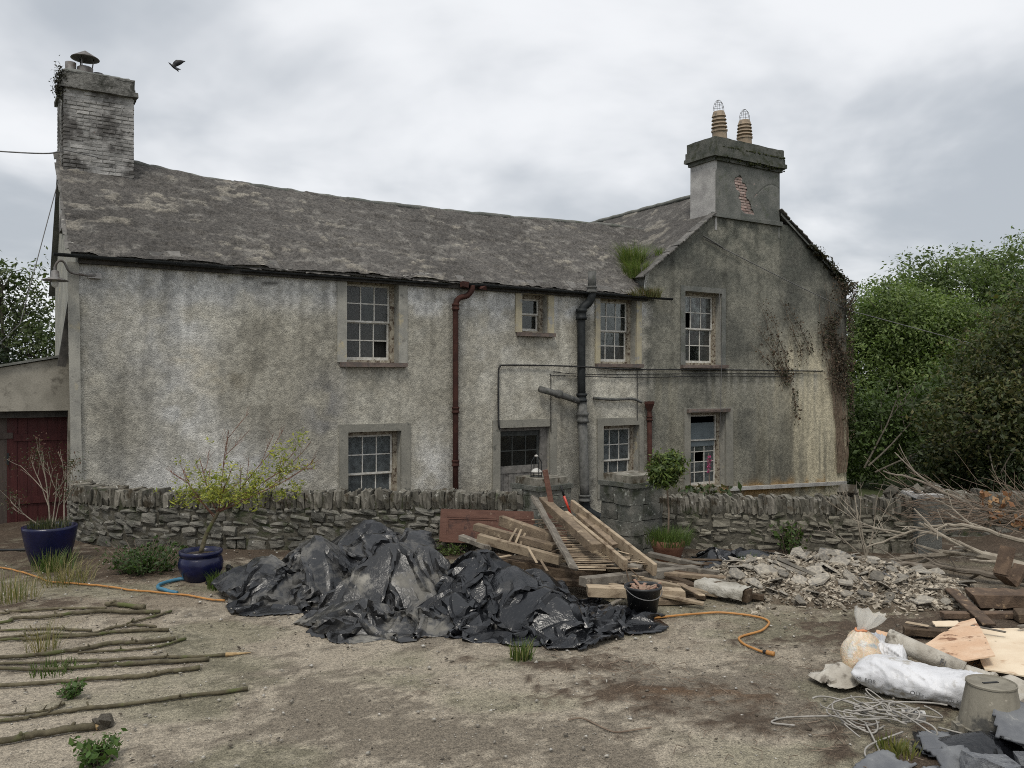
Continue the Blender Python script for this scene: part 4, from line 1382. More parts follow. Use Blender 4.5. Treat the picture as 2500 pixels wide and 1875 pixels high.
tag(o, 'glossy clean black plastic sheet at the right end of the pile', 'tarpaulin', 'plastic sheets in the yard heap')
LE = [(1.05, 8.62, .4, .25, .10)]
o = tarp('tarpaulin', .95, 8.6, 1.7, .95, -.1, (.68, .7), LE, 'plastic_black', 53, amp=.14, fs=2.0, steps=90)
tag(o, 'low flap of black plastic lying flat beside the black bucket', 'tarpaulin', 'plastic sheets in the yard heap')
LD = [(2.75, 11.2, .3, .3, .22), (3.3, 11.3, .5, .3, .2)]
o = tarp('plastic_bag', 3.05, 11.25, 1.9, 1.2, .1, (.68, .6), LD, 'plastic_black', 63, amp=.16, fs=1.8, steps=90)
tag(o, 'crumpled black plastic sacking on the ground behind the terracotta pot', 'plastic sheet')

# ------------------------------------------------------------------ timber heap
mat('old_wood', (.225, .172, .118), (.145, .11, .078), scale=6, spots=(((.40, .325, .225), 9, .58, .70), ((.075, .055, .04), 7, .60, .74)), var=.25, bump=((50, .006), (14, .01)), rough=.88, spec=.2, coord='obj')
mat('pale_wood', (.335, .268, .188), (.25, .195, .135), scale=6, spots=(((.13, .093, .062), 6, .52, .70),), var=.25, bump=((60, .004),), rough=.85, spec=.2, coord='obj')
mat('grey_wood', (.19, .17, .14), (.115, .10, .083), scale=6, spots=(((.28, .25, .205), 10, .58, .7), ((.05, .042, .035), 7, .6, .72)), var=.25, bump=((50, .006),), rough=.9, spec=.2, coord='obj')
mat('dark_rot', (.06, .043, .03), (.10, .073, .05), scale=8, spots=(((.20, .155, .105), 12, .6, .72),), var=.2, bump=((40, .01),), rough=.95, spec=.12, coord='obj')
mat('door_brown', (.095, .042, .028), (.13, .062, .042), scale=5, stretch=(1, 1, 5), spots=(((.20, .13, .095), 14, .62, .72), ((.05, .025, .02), 6, .58, .72)), bump=((50, .003),), rough=.6, spec=.35)
TG = 'timbers on the demolition heap'


def timber(p, q, wd, ht, mt, label, roll=0.0, jit=.10, seg=5, bend=0.0, name='timber', group=TG, cat='timber'):
    p, q = Vector(p), Vector(q)
    m = MB()
    m.beam((0, 0, 0), q - p, wd, ht, roll, jit, seg, bend)
    o = m.build(name, MAT[mt], loc=p)
    b = o.modifiers.new('worn edges', 'BEVEL'); b.width = .006; b.segments = 1
    return tag(o, label, cat, group)


timber((.31, 11.6, .87), (.70, 9.35, .38), .11, .045, 'grey_wood', 'grey plank leaning highest and leftmost of the steep timbers', roll=.5, jit=.16, seg=9)
timber((.44, 11.75, .80), (1.01, 9.85, .50), .13, .12, 'old_wood', 'thick square beam with a rotten dark end, leaning on the heap', jit=.10, seg=8)
timber((.75, 11.5, .63), (1.32, 9.6, .36), .055, .13, 'pale_wood', 'clean sawn joist carrying the laths, right of the thick beam', jit=.03)
timber((.86, 11.9, .72), (1.68, 9.7, .28), .05, .15, 'pale_wood', 'longest pale joist sloping down at the right of the lath panel', jit=.03)
timber((.94, 11.6, .62), (1.30, 10.4, .42), .09, .06, 'old_wood', 'short splintered timber between the two pale joists', jit=.22, seg=9)
timber((-.15, 11.2, .61), (.53, 10.6, .47), .10, .14, 'old_wood', 'stout board edge sticking out left above the other boards', jit=.05)
timber((-.48, 10.9, .58), (.53, 10.4, .40), .12, .09, 'old_wood', 'beam pointing left in front of the brown door panel', jit=.09)
timber((-.43, 10.55, .50), (.58, 10.0, .33), .09, .11, 'pale_wood', 'pale board lying lowest at the left of the timber heap', jit=.05)
timber((-.67, 10.8, .46), (-.28, 10.4, .40), .09, .07, 'grey_wood', 'short grey board end poking out above the black plastic', jit=.12)
timber((.80, 9.3, .24), (2.31, 10.4, .13), .14, .10, 'grey_wood', 'long weathered beam lying across the front of the heap', jit=.07, seg=8)
timber((.84, 9.2, .17), (1.93, 9.32, .10), .16, .11, 'pale_wood', 'broad pale plank with a broken end behind the black bucket', jit=.08)
timber((1.0, 8.98, .03), (1.31, 9.3, .10), .05, .025, 'grey_wood', 'thin slat propped beside the black bucket', jit=.08)
timber((1.79, 10.1, .13), (2.24, 9.6, .06), .10, .09, 'dark_rot', 'dark rotten beam at the right foot of the heap', jit=.14)
timber((1.81, 10.95, .21), (2.42, 10.5, .15), .10, .06, 'grey_wood', 'grey plank pointing at the terracotta pot', jit=.06)
timber((2.0, 10.4, .10), (2.42, 9.95, .08), .16, .05, 'pale_wood', 'short pale offcut next to the wrapped timber', jit=.08)
timber((1.15, 10.05, .22), (2.75, 9.98, .10), .12, .05, 'old_wood', 'long board fanning out right along the heap', jit=.06, seg=6)
timber((1.3, 10.5, .24), (2.55, 10.15, .12), .09, .09, 'grey_wood', 'grey joist behind the long board', jit=.07, seg=6)
timber((.3, 9.7, .16), (1.75, 9.55, .10), .10, .07, 'dark_rot', 'dark joist low under the front beam', jit=.08, seg=6)
timber((1.45, 9.75, .18), (2.35, 9.42, .06), .07, .05, 'pale_wood', 'clean batten sloping to the ground by the wrapped timber', jit=.04)
timber((1.55, 10.35, .18), (2.95, 9.75, .07), .10, .04, 'grey_wood', 'grey board reaching furthest right out of the heap', jit=.06, seg=6)
timber((1.7, 9.75, .14), (2.85, 9.35, .05), .06, .06, 'dark_rot', 'dark stud lying in front of the wrapped timber', jit=.08, seg=5)
timber((.9, 9.55, .20), (2.1, 9.05, .06), .07, .035, 'pale_wood', 'thin pale board crossing behind the black bucket', jit=.05, seg=5)
timber((1.6, 9.2, .04), (2.06, 9.25, .04), .07, .06, 'old_wood', 'nailed batten on the ground right of the black bucket', jit=.06)
timber((1.85, 9.55, .06), (2.2, 9.38, .04), .06, .05, 'dark_rot', 'short dark batten between the beams and the ground', jit=.12)
timber((1.10, 9.98, .32), (1.56, 9.85, .30), .22, .035, 'grey_wood', 'mossy board under the lower end of the joists', jit=.05)
timber((.75, 10.0, .22), (1.55, 10.3, .20), .16, .12, 'dark_rot', 'dark beam buried inside the heap', jit=.08)
timber((.2, 10.3, .20), (1.1, 9.6, .14), .15, .13, 'dark_rot', 'dark beam under the leaning plank', jit=.08)
timber((-.6, 10.6, .22), (.5, 10.2, .18), .2, .12, 'dark_rot', 'dark beam behind the black plastic', jit=.08)
timber((-.05, 10.5, .44), (.06, 10.62, .61), .035, .012, 'pale_wood', 'broken upright lath, leftmost of three', jit=.05, name='lath', cat='lath')
timber((.04, 10.5, .43), (.12, 10.62, .60), .035, .012, 'pale_wood', 'broken upright lath, middle of three', jit=.05, name='lath', cat='lath')
timber((.10, 10.5, .41), (.17, 10.62, .55), .035, .012, 'pale_wood', 'broken upright lath, rightmost of three', jit=.05, name='lath', cat='lath')
timber((.19, 10.1, .48), (.30, 9.9, .32), .035, .012, 'pale_wood', 'bright single lath dropping over the black plastic', jit=.03, name='lath', cat='lath')
# the lath panel: every lath singly
rs = random.Random(8)
for k in range(46):
    f_ = (k + rs.uniform(-.3, .3)) / 45
    y = 11.6 - 1.95 * f_
    xl = .30 + .42 * f_ + rs.uniform(-.04, .05); xr = .97 + .50 * f_ + rs.uniform(-.06, .05)
    z = .565 - .26 * f_
    if rs.random() < .25:
        xr = xl + (xr - xl) * rs.uniform(.45, .8)
    timber((xl, y, z + rs.uniform(-.012, .014)), (xr, y + rs.uniform(-.05, .05), z + rs.uniform(-.012, .014)), .032, .009, rs.choice(('pale_wood', 'pale_wood', 'old_wood')), 'thin split lath nailed across the joists of the lath panel', seg=2, jit=.1, name='lath', group='laths across the joists', cat='lath')
for k in range(14):
    x = rs.uniform(1.1, 1.6); y = rs.uniform(9.75, 10.3)
    a = rs.uniform(-.6, .6)
    timber((x, y, .37 + rs.uniform(0, .03) - .12 * (10.3 - y)), (x + .16 * math.cos(a), y + .16 * math.sin(a), .38 - .12 * (10.3 - y)), .03, .008, 'pale_wood', 'splintered lath end scattered at the foot of the joists', seg=1, jit=.1, name='lath', group='splintered lath ends', cat='lath')
for (p, q) in (((1.32, 9.6, .33), (1.36, 9.3, .06)), ((1.36, 9.6, .33), (1.62, 9.42, .10))):
    timber(p, q, .014, .014, 'dark_rot', 'thin stick propped in front of the joists', seg=2, jit=.05, name='stick', group='thin propped sticks', cat='stick')

r1 = random.Random(31)
for k in range(34):
    x = r1.uniform(-.7, 2.3); y = r1.uniform(9.4, 10.9) if x > .8 else r1.uniform(10.0, 11.3)
    a = r1.gauss(-.5, .7); L = r1.uniform(.25, .7)
    z = .10 + r1.uniform(0, .12) + (.20 if x < .6 else 0)
    timber((x, y, z), (x + L * math.cos(a), y + L * math.sin(a), z + r1.uniform(-.06, .06)), r1.uniform(.03, .08), r1.uniform(.012, .03), r1.choice(('old_wood', 'grey_wood', 'pale_wood', 'dark_rot')), 'broken offcut of wood caught in the timber heap', seg=2, jit=.14, name='offcut', group='offcuts in the timber heap', cat='offcut')

# old door lying on its side against the wall
dd = empty('door_leaf', (-1.06, 12.02, .16)); tag(dd, 'brown panelled door lying on its side against the garden wall', 'door')
dd.rotation_euler = (R(-12), R(1.0), R(-5))
m = MB(); m.box(0, .1, 0, .04, 0, .48); m.box(1.75, 1.85, 0, .04, 0, .48); m.box(.1, 1.75, .001, .041, .36, .48); m.box(.1, 1.75, .001, .041, 0, .09); m.box(.86, .98, .002, .042, .09, .36)
m.build('frame', MAT['door_brown'], dd)
for (a, b) in ((.1, .86), (.98, 1.75)):
    m = MB(); m.box(a, b, .016, .03, .09, .36); m.build('panel', MAT['door_brown'], dd)
    m = MB(); m.box(a, b, .006, .02, .335, .36); m.box(a, a + .022, .0065, .0205, .09, .335); m.box(b - .022, b, .0065, .0205, .09, .335); m.box(a + .022, b - .022, .006, .02, .09, .112); m.build('moulding', MAT['door_brown'], dd)

# wrapped timber end
mat('dirty_sheet', (.42, .40, .35), (.27, .25, .205), scale=5, spots=(((.13, .11, .085), 6, .56, .7),), bump=((12, .03), (30, .01)), rough=.7)
wr = tag(empty('wrapped_timber', (2.2, 9.65, .12)), 'timber end wrapped in dirty pale sheeting at the heap\'s right tip', 'timber')
m = MB(); m.beam((0, 0, 0), (.46, -.40, -.02), .13, .14, jit=.08, seg=3); m.build('core', MAT['dark_rot'], wr)
V = []; n, k = 12, 10
for i in range(n + 1):
    f_ = i / n
    for j in range(k + 1):
        a = math.pi * 1.15 * (j / k) - .15
        ca_, sa2 = abs(math.cos(a)), abs(math.sin(a))
        r_ = .105 / (ca_ ** 5 + sa2 ** 5) ** .2 + .010 * math.sin(f_ * 17 + j) + rnd.uniform(-.012, .012)
        c = Vector((.44 * f_, -.38 * f_, -.02 * f_))
        sd = Vector((.65, .75, 0))
        V.append(c + sd * r_ * math.cos(a) * 1.35 + Vector((0, 0, r_ * math.sin(a) * .85 - .01)))
mk('sheeting', V, gridf(k + 1, n + 1), MAT['dirty_sheet'], wr, False)

# maroon post and red-handled tool by the pier
timber((.46, 11.55, 1.26), (.56, 11.5, .72), .075, .035, 'door_brown', 'maroon painted batten standing by the left gate pier', jit=.04, name='batten', group=None, cat='batten')
mat('red_plastic', (.55, .045, .02), (.42, .04, .02), scale=6, rough=.4, spec=.5)
mat('black_rubber', (.012, .012, .012), (.022, .022, .022), scale=8, rough=.6)
tl = tag(empty('garden_tool', (.70, 11.88, 1.0)), 'garden tool with red and black handle leaning on the left gate pier', 'tool')
MB().tube([(0, 0, 0), (.045, 0, -.15)], .016, 10).build('grip', MAT['black_rubber'], tl, True)
MB().tube([(.045, 0, -.15), (.16, 0, -.46)], .018, 10).build('handle', MAT['red_plastic'], tl, True)

# metal feeder on the pier: plate, wires and a small white dome
mat('white_enamel', (.46, .45, .42), (.36, .34, .31), scale=12, rough=.5)
fd = tag(empty('metal_lantern', (.36, 12.25, 1.08)), 'rusty wire lantern frame with white cap on the left gate pier', 'lantern')
m = MB()
for k in range(4):
    a = k * math.pi / 2 + .4
    m.tube([(.09 * math.cos(a), .09 * math.sin(a), 0), (.08 * math.cos(a), .08 * math.sin(a), .22), (.03 * math.cos(a), .03 * math.sin(a), .30)], .007, 5)
m.tube([(.085 * math.cos(u), .085 * math.sin(u), .012) for u in np.linspace(0, 6.28, 14)], .006, 5)
m.build('frame', MAT['black_iron'], fd)
m = MB(); m.lathe([(.001, .13), (.04, .12), (.085, .085), (.09, .07), (.04, .09)], 18); m.build('cap', MAT['white_enamel'], fd, True)
m = MB(); m.lathe([(.001, .33), (.025, .32), (.03, .30), (.001, .29)], 12); m.build('finial', MAT['white_enamel'], fd, True)

# black bucket with debris
mat('black_plastic', (.014, .015, .016), (.024, .024, .025), scale=8, rough=.45, spec=.4)
bk = tag(empty('bucket', (1.39, 8.78, 0)), 'black plastic bucket holding scraps in front of the planks', 'bucket')
m = MB(); m.lathe([(.001, .01), (.135, .01), (.14, .0), (.185, .30), (.20, .305), (.20, .33), (.18, .33), (.175, .30), (.13, .03), (.001, .03)], 28); m.build('shell', MAT['black_plastic'], bk, True)
MB().tube([(.2 * math.cos(u), .2 * math.sin(u) * 1.0, .32 - .10 * max(0, math.sin(u - 3.4))) for u in np.linspace(3.2, 6.2, 14)], .005, 5).build('handle', MAT['wire'], bk)
m = MB()
for k in range(26):
    x, y = rnd.uniform(-.12, .12), rnd.uniform(-.12, .12)
    a = rnd.uniform(0, 3); L = rnd.uniform(.06, .14)
    m.beam((x, y, .25 + rnd.random() * .05), (x + L * math.cos(a), y + L * math.sin(a), .27 + rnd.random() * .08), .03, .012)
mat('scrap', (.26, .15, .11), (.24, .18, .13), scale=20, rough=.9)
m.build('scrap_filling', MAT['scrap'], bk)

# ------------------------------------------------------------------ slate and plaster rubble heap
mat('rubble', (.15, .122, .09), (.08, .063, .046), scale=9, spots=(((.42, .40, .36), 24, .62, .70),), fine=(80, .35), bump=((30, .03),), rough=.97, spec=.1)
mat('rubble_slate', (.16, .147, .127), (.27, .244, .2), scale=6, spots=(((.36, .322, .262), 5, .58, .70), ((.09, .093, .096), 3, .60, .7)), var=.45, bump=((30, .006),), rough=.85, spec=.2, coord='obj')
mat('rubble_chip', (.22, .19, .148), (.32, .283, .228), island=.62, scale=26, spots=(((.10, .10, .10), 6, .60, .68),), bump=((40, .006),), rough=.92, spec=.15)
hx, hy = np.meshgrid(np.linspace(2.4, 5.7, 110), np.linspace(8.75, 11.5, 90))
hxr, hyr = hx.ravel(), hy.ravel()


def heap_h(x, y):
    e = np.clip(1 - ((x - 3.75) / 1.45) ** 2 * (np.where(x > 3.75, .85, 1.0)) - ((y - 10.15) / 1.05) ** 2, 0, 1)
    h = .30 * e ** .8
    e2 = np.clip(1 - ((x - 4.6) / .95) ** 2 - ((y - 9.75) / .8) ** 2, 0, 1)
    h = np.maximum(h, .22 * e2 ** .8)
    return h * (.8 + .4 * fbm(x * 2, y * 2, 3, 201)) + np.where(h > .02, (fbm(x * 9, y * 9, 3, 203) - .5) * .09, 0)


hz = heap_h(hxr, hyr)
base = gz(hxr, hyr)
hp = mk('rubble_heap', np.stack([hxr, hyr, base + np.where(hz > .01, hz, -.06)], 1), gridf(110, 90), MAT['rubble'], None, False)
tag(hp, 'low heap of broken slate, plaster and stone chips', 'rubble heap', None, 'stuff')


def shard_mesh(rs, thin=.12, n=6):
    V = []
    for k in range(n):
        a = 2 * math.pi * (k + rs.uniform(-.3, .3)) / n
        r_ = rs.uniform(.35, .6)
        V.append((r_ * math.cos(a), r_ * math.sin(a) * .75))
    t = thin
    VV = [(x, y, -t / 2) for x, y in V] + [(x * rs.uniform(.88, 1), y * rs.uniform(.88, 1), t / 2) for x, y in V]
    Fc = [tuple(range(n - 1, -1, -1)), tuple(range(n, 2 * n))] + [(i, (i + 1) % n, n + (i + 1) % n, n + i) for i in range(n)]
    return VV, Fc


rs = random.Random(21)
SH = []
for k in range(12):
    V, Fc = shard_mesh(rs, .09, rs.choice((5, 6, 7)))
    me = bpy.data.meshes.new('slate_fragment'); me.from_pydata(V, [], Fc); me.materials.append(MAT['rubble_slate'])
    SH.append(me)
m = MB()
cand = np.random.default_rng(22).uniform((2.4, 8.7), (5.6, 11.3), (26000, 2))
ch_ = heap_h(cand[:, 0], cand[:, 1]); cg_ = gz(cand[:, 0], cand[:, 1])
cnt = 0
for (x, y), h, g0 in zip(cand.tolist(), ch_.tolist(), cg_.tolist()):
    if not (h > .015 or (rs.random() < .10 and 8.8 < y < 9.9)):
        continue
    cnt += 1
    if cnt > 7500:
        break
    V, Fc = shard_mesh(rs, .16, 4)
    s_ = rs.choice((.02, .025, .03, .04, .055)) * rs.uniform(.7, 1.3)
    E_ = Euler((rs.uniform(-.8, .8), rs.uniform(-.8, .8), rs.uniform(0, 6.3))).to_matrix()
    z0 = max(h, 0) + g0 + s_ * .1
    m.add([E_ @ (Vector(v) * s_ * 1.6) + Vector((x, y, z0)) for v in V], Fc)
o = m.build('rubble_chips', MAT['rubble_chip']); tag(o, 'pale slate and plaster chips strewn over the rubble heap', 'rubble', None, 'stuff')
spots = []
tries = 0
while len(spots) < 85 and tries < 4000:
    tries += 1
    x, y = rs.uniform(2.6, 5.3), rs.uniform(8.95, 10.9)
    h = float(heap_h(np.array([x]), np.array([y]))[0])
    if h < .03:
        continue
    if any((x - a) ** 2 + (y - b) ** 2 < .022 for a, b in spots):
        continue
    spots.append((x, y))
    s_ = rs.uniform(.12, .28) if len(spots) > 12 else rs.uniform(.28, .40)
    o = put_mesh('slate_fragment', SH[rs.randrange(12)], (x, y, h + gz1(x, y) + .035), (rs.uniform(.0, .65), rs.uniform(-.45, .45), rs.uniform(0, 6.3)), None, (s_, s_, s_ * rs.uniform(.4, .8)))
    tag(o, 'flat broken slate fragment lying on the rubble heap', 'slate', 'slate fragments on the rubble heap')
# ribbed slab standing out at the left of the heap
sb = tag(empty('plaster_slab', (3.33, 9.75, .16)), 'ribbed pale slab of lath plaster tilted at the rubble heap\'s left', 'slab')
sb.rotation_euler = (R(38), R(12), R(-52))
m = MB(); m.box(-.34, .34, -.17, .17, -.02, .02, .02); m.build('backing', MAT['rubble_chip'], sb)
for k in range(6):
    m = MB(); m.beam((-.34 + rnd.uniform(-.03, .03), -.15 + k * .06, .03), (.34 + rnd.uniform(-.05, .03), -.15 + k * .06 + rnd.uniform(-.01, .01), .03), .042, .028, jit=.12, seg=4); m.build('rib', MAT['rubble_slate'], sb)

# ------------------------------------------------------------------ plants
def leaf_material(name, rough=.55, tr=.35, tint=(1.2, 1.3, .7)):
    m = bpy.data.materials.new(name); m.use_nodes = True
    t = m.node_tree
    for x in list(t.nodes):
        t.nodes.remove(x)
    q = NT(t)
    ca = q.n('ShaderNodeAttribute', {'attribute_name': 'col'}).outputs['Color']
    p = q.n('ShaderNodeBsdfPrincipled', Roughness=rough); q.put(p.inputs['Base Color'], ca)
    p.inputs['Specular IOR Level'].default_value = .35
    tl_ = q.n('ShaderNodeBsdfTranslucent'); q.put(tl_.inputs[0], q.mix(1.0, ca, tint, 'MULTIPLY'))
    o = q.n('ShaderNodeMixShader', _0=tr, _1=p.outputs[0], _2=tl_.outputs[0])
    q.n('ShaderNodeOutputMaterial', Surface=o.outputs[0])
    MAT[name] = m
    return m


leaf_material('leaf')
leaf_material('dry_leaf', .7, .2, (1.1, 1.0, .8))
mat('bark', (.075, .065, .05), (.13, .115, .09), scale=8, spots=(((.20, .20, .17), 14, .6, .7),), bump=((20, .02),), rough=.95, coord='obj')
mat('pale_bark', (.30, .265, .21), (.21, .18, .14), scale=9, spots=(((.10, .085, .065), 7, .6, .72),), bump=((30, .006),), rough=.9, coord='obj')
mat('mossy_bark', (.075, .064, .04), (.13, .112, .072), scale=16, spots=(((.085, .095, .035), 4, .5, .66), ((.48, .47, .42), 30, .71, .75)), bump=((30, .008),), rough=.95, coord='obj', var=.15)
mat('twig', (.13, .095, .07), (.20, .155, .115), scale=9, rough=.9, coord='obj')
mat('maple_twig', (.12, .055, .04), (.17, .09, .06), scale=9, rough=.85, coord='obj')
mat('soil', (.035, .028, .02), (.06, .047, .033), scale=20, bump=((40, .02),), rough=1.0)


def leaves(C, N, size, cols, rs, asp=.45, name='foliage', parent=None, material='leaf', loc=(0, 0, 0), jitn=.9, fold=.15, clump=0.0):
    """C centres (n,3), N preferred normals (n,3); one mesh of diamond leaves with a fold"""
    n = len(C)
    nn = N + rs.normal(0, jitn, (n, 3)); nn /= np.linalg.norm(nn, axis=1, keepdims=True) + 1e-9
    a = rs.normal(0, 1, (n, 3)); a -= nn * (a * nn).sum(1, keepdims=True); a /= np.linalg.norm(a, axis=1, keepdims=True) + 1e-9
    b = np.cross(nn, a)
    L = ((size[0] + (size[1] - size[0]) * rs.random(n)) * np.exp(rs.normal(0, .25, n)))[:, None]
    P = np.stack([C - a * L * .5, C + b * L * asp * .5 - nn * L * fold * .5, C + a * L * .5, C - b * L * asp * .5 - nn * L * fold * .5], 1).reshape(-1, 3)
    i = np.arange(n) * 4
    Fc = np.stack([np.stack([i, i + 1, i + 2], 1), np.stack([i, i + 2, i + 3], 1)], 1).reshape(-1, 3)
    c = np.asarray(cols)[rs.integers(0, len(cols), n)] * (.7 + .6 * rs.random((n, 1)))
    if clump:
        c = c * (.55 + .9 * fbm(C[:, 0] * clump + C[:, 2] * .7 * clump, C[:, 1] * clump + C[:, 2] * clump, 3, 19))[:, None]
    return mk(name, P, Fc, MAT[material], parent, False, attr={'col': np.repeat(c, 4, 0)}, loc=loc)


def blob_points(blobs, n, rs, shell=.5, lump=.55):
    w_ = np.array([b[3] * b[4] + b[3] * b[5] + b[4] * b[5] for b in blobs]); w_ = w_ / w_.sum()
    k = rs.choice(len(blobs), n, p=w_)
    B = np.array(blobs)[k]
    d = rs.normal(0, 1, (n, 3)); d /= np.linalg.norm(d, axis=1, keepdims=True)
    lum = 1 + lump * (fbm(d[:, 0] * 2.2 + k * 3.1, d[:, 1] * 2.2 + d[:, 2] * 1.7 + k, 3, 7) - .5) * 2
    r_ = (shell + (1 - shell) * rs.random(n) ** .5) * lum
    return B[:, :3] + d * r_[:, None] * B[:, 3:6], d


def sprigs(C, D, k, spread, rs):
    n = len(C)
    O = rs.normal(0, spread, (n, k, 3))
    P = (C[:, None] + O).reshape(-1, 3)
    return P, np.repeat(D, k, 0)


def grow(m, p, d, L, r_, depth, rs, gnarl=.35, kids=(2, 3), shrink=.68, up=.15, seg=4, tips=None):
    pts = [Vector(p)]; d = Vector(d).normalized()
    for i in range(seg):
        d = (d + Vector((rs.uniform(-1, 1), rs.uniform(-1, 1), rs.uniform(-1, 1))) * gnarl * .4 + Vector((0, 0, up * .3))).normalized()
        pts.append(pts[-1] + d * L / seg)
    m.tube(pts, [r_ * (1 - .45 * i / seg) for i in range(seg + 1)], 5 if r_ < .02 else 8)
    if tips is not None:
        tips.append((pts[-1], d))
    if depth > 0:
        for k in range(rs.randint(*kids)):
            f_ = rs.uniform(.35, 1.0)
            i = min(int(f_ * seg), seg - 1)
            q = pts[i].lerp(pts[i + 1], f_ * seg - i)
            dd = (d + Vector((rs.uniform(-1, 1), rs.uniform(-1, 1), rs.uniform(-.5, 1))) * (gnarl + .45)).normalized()
            grow(m, q, dd, L * shrink * rs.uniform(.7, 1.1), r_ * .55, depth - 1, rs, gnarl, kids, shrink, up, seg, tips)


def tree(name, label, base, blobs, nspr, k, spread, size, cols, trunk_r, seed, cat='tree', group=None, shell=.5, material='leaf', bark='bark'):
    rs = np.random.default_rng(seed); r1 = random.Random(seed)
    t = empty(name, base); tag(t, label, cat, group)
    loc = [(b[0] - base[0], b[1] - base[1], b[2] - base[2]) + tuple(b[3:]) for b in blobs]
    m = MB()
    zt = min(b[2] - b[5] * .5 for b in loc)
    zt = max(zt, .5)
    m.tube([(0, 0, -.3), (.05, 0, zt * .5), (0, .05, zt)], [trunk_r * 1.2, trunk_r, trunk_r * .85], 9)
    for b in loc:
        c = Vector(b[:3]); s_ = Vector((0, 0, zt * .9))
        mid = s_.lerp(c, .5) + Vector((r1.uniform(-.3, .3), r1.uniform(-.3, .3), .2))
        m.tube(curve_pts([s_, mid, c], 4), [trunk_r * .6 * (1 - .1 * i) for i in range(9)], 6)
        for j in range(9):
            e = c + Vector((r1.uniform(-.9, .9) * b[3], r1.uniform(-.9, .9) * b[4], r1.uniform(-.7, .9) * b[5]))
            m.tube([mid.lerp(c, r1.random()), c.lerp(e, .5) + Vector((0, 0, .1)), e], [trunk_r * .22, trunk_r * .13, .008], 5)
    m.build('trunk', MAT[bark], t)
    C, D = blob_points(loc, nspr, rs, shell)
    P, DD = sprigs(C, D, k, spread, rs)
    DD = DD * .6 + np.array([0, -.15, .55])
    leaves(P, DD, size, cols, rs, name='crown', parent=t, material=material, clump=1.1)
    return t


G1 = [(.10, .15, .04), (.135, .19, .052), (.078, .115, .031), (.17, .22, .072)]
G2 = [(.10, .145, .045), (.14, .185, .06), (.07, .105, .032)]
G3 = [(.045, .06, .02), (.062, .077, .025), (.085, .092, .032), (.105, .097, .038), (.036, .048, .018)]
TG2 = 'trees behind the house'
# right-hand group, far to near
tree('ash_tree', 'tall pale green tree on the skyline furthest right', (22, 38, 0), [(20, 38, 6.3, 3.2, 2.6, 2.0), (24, 38, 6.6, 3.6, 2.8, 2.3), (17.6, 37.5, 5.2, 2.4, 2.2, 1.8), (27.5, 38, 6.2, 3.2, 2.6, 2.2), (22, 37, 4.2, 3.5, 2.4, 2.0)], 8000, 8, .22, (.12, .23), G2, .3, 1, group=TG2, shell=.45)
tree('ash_tree', 'bright green leafy tree standing right against the gable', (15.2, 32.5, -.4), [(14.6, 32, 4.5, 1.7, 1.6, 1.7), (13.9, 32, 2.8, 1.5, 1.5, 1.8), (16.6, 32.5, 4.2, 1.8, 1.6, 1.8), (15.4, 31.5, 1.6, 2.0, 1.5, 1.7), (18.2, 33, 3.4, 2.0, 1.6, 2.0), (13.4, 31.5, 1.0, 1.4, 1.2, 1.6)], 8500, 9, .17, (.09, .19), G1, .22, 2, group=TG2, shell=.5)
tree('ash_tree', 'mid green tree between the bright tree and the dark thicket', (18.5, 29, -.3), [(18.6, 29, 4.5, 1.9, 1.6, 1.5), (16.6, 28.5, 2.5, 1.7, 1.5, 1.8), (19.5, 28, 2.4, 2.0, 1.5, 2.0), (20.6, 29, 4.6, 1.8, 1.6, 1.6), (17.0, 27.8, .8, 1.8, 1.3, 1.5)], 7500, 9, .16, (.085, .17), [(.075, .115, .027), (.10, .145, .035), (.055, .088, .023), (.115, .115, .04)], .25, 3, group=TG2, shell=.5)
tree('hawthorn_tree', 'large dark brownish-green thorn tree at the right edge', (12.8, 19.5, 0), [(11.6, 19, 2.5, 1.5, 1.4, 1.6), (13.2, 19, 3.2, 1.9, 1.5, 1.7), (10.6, 18.6, 1.4, 1.3, 1.2, 1.3), (13.2, 18.5, 1.4, 1.8, 1.3, 1.4), (14.6, 19.5, 2.8, 1.7, 1.5, 1.8), (11.7, 18.2, .8, 1.5, 1.1, .9)], 9500, 6, .11, (.07, .14), G3, .2, 4, group=TG2, shell=.45)
tree('bush', 'dark low bush behind the far end of the garden wall', (10.9, 19, -.2), [(10.4, 19.5, .35, 1.0, 1.0, .8), (11.2, 18.4, .5, 1.2, 1.0, .9), (12.3, 17.5, .4, 1.3, 1.0, .8)], 4200, 6, .10, (.06, .13), [(.03, .045, .015), (.045, .065, .02), (.022, .034, .012)], .08, 5, cat='bush', shell=.4)
tree('bush', 'ivy-green undergrowth far behind the gable corner', (12.5, 26, -.3), [(11.5, 27, .8, 1.6, 1.2, 1.6), (13.5, 26, 1.0, 1.8, 1.3, 1.6), (15.5, 25, .9, 1.9, 1.3, 1.5), (18, 24, 1.2, 2.0, 1.4, 1.8)], 5200, 6, .13, (.10, .19), [(.06, .095, .025), (.085, .13, .035), (.045, .07, .02)], .1, 6, cat='bush', shell=.4)
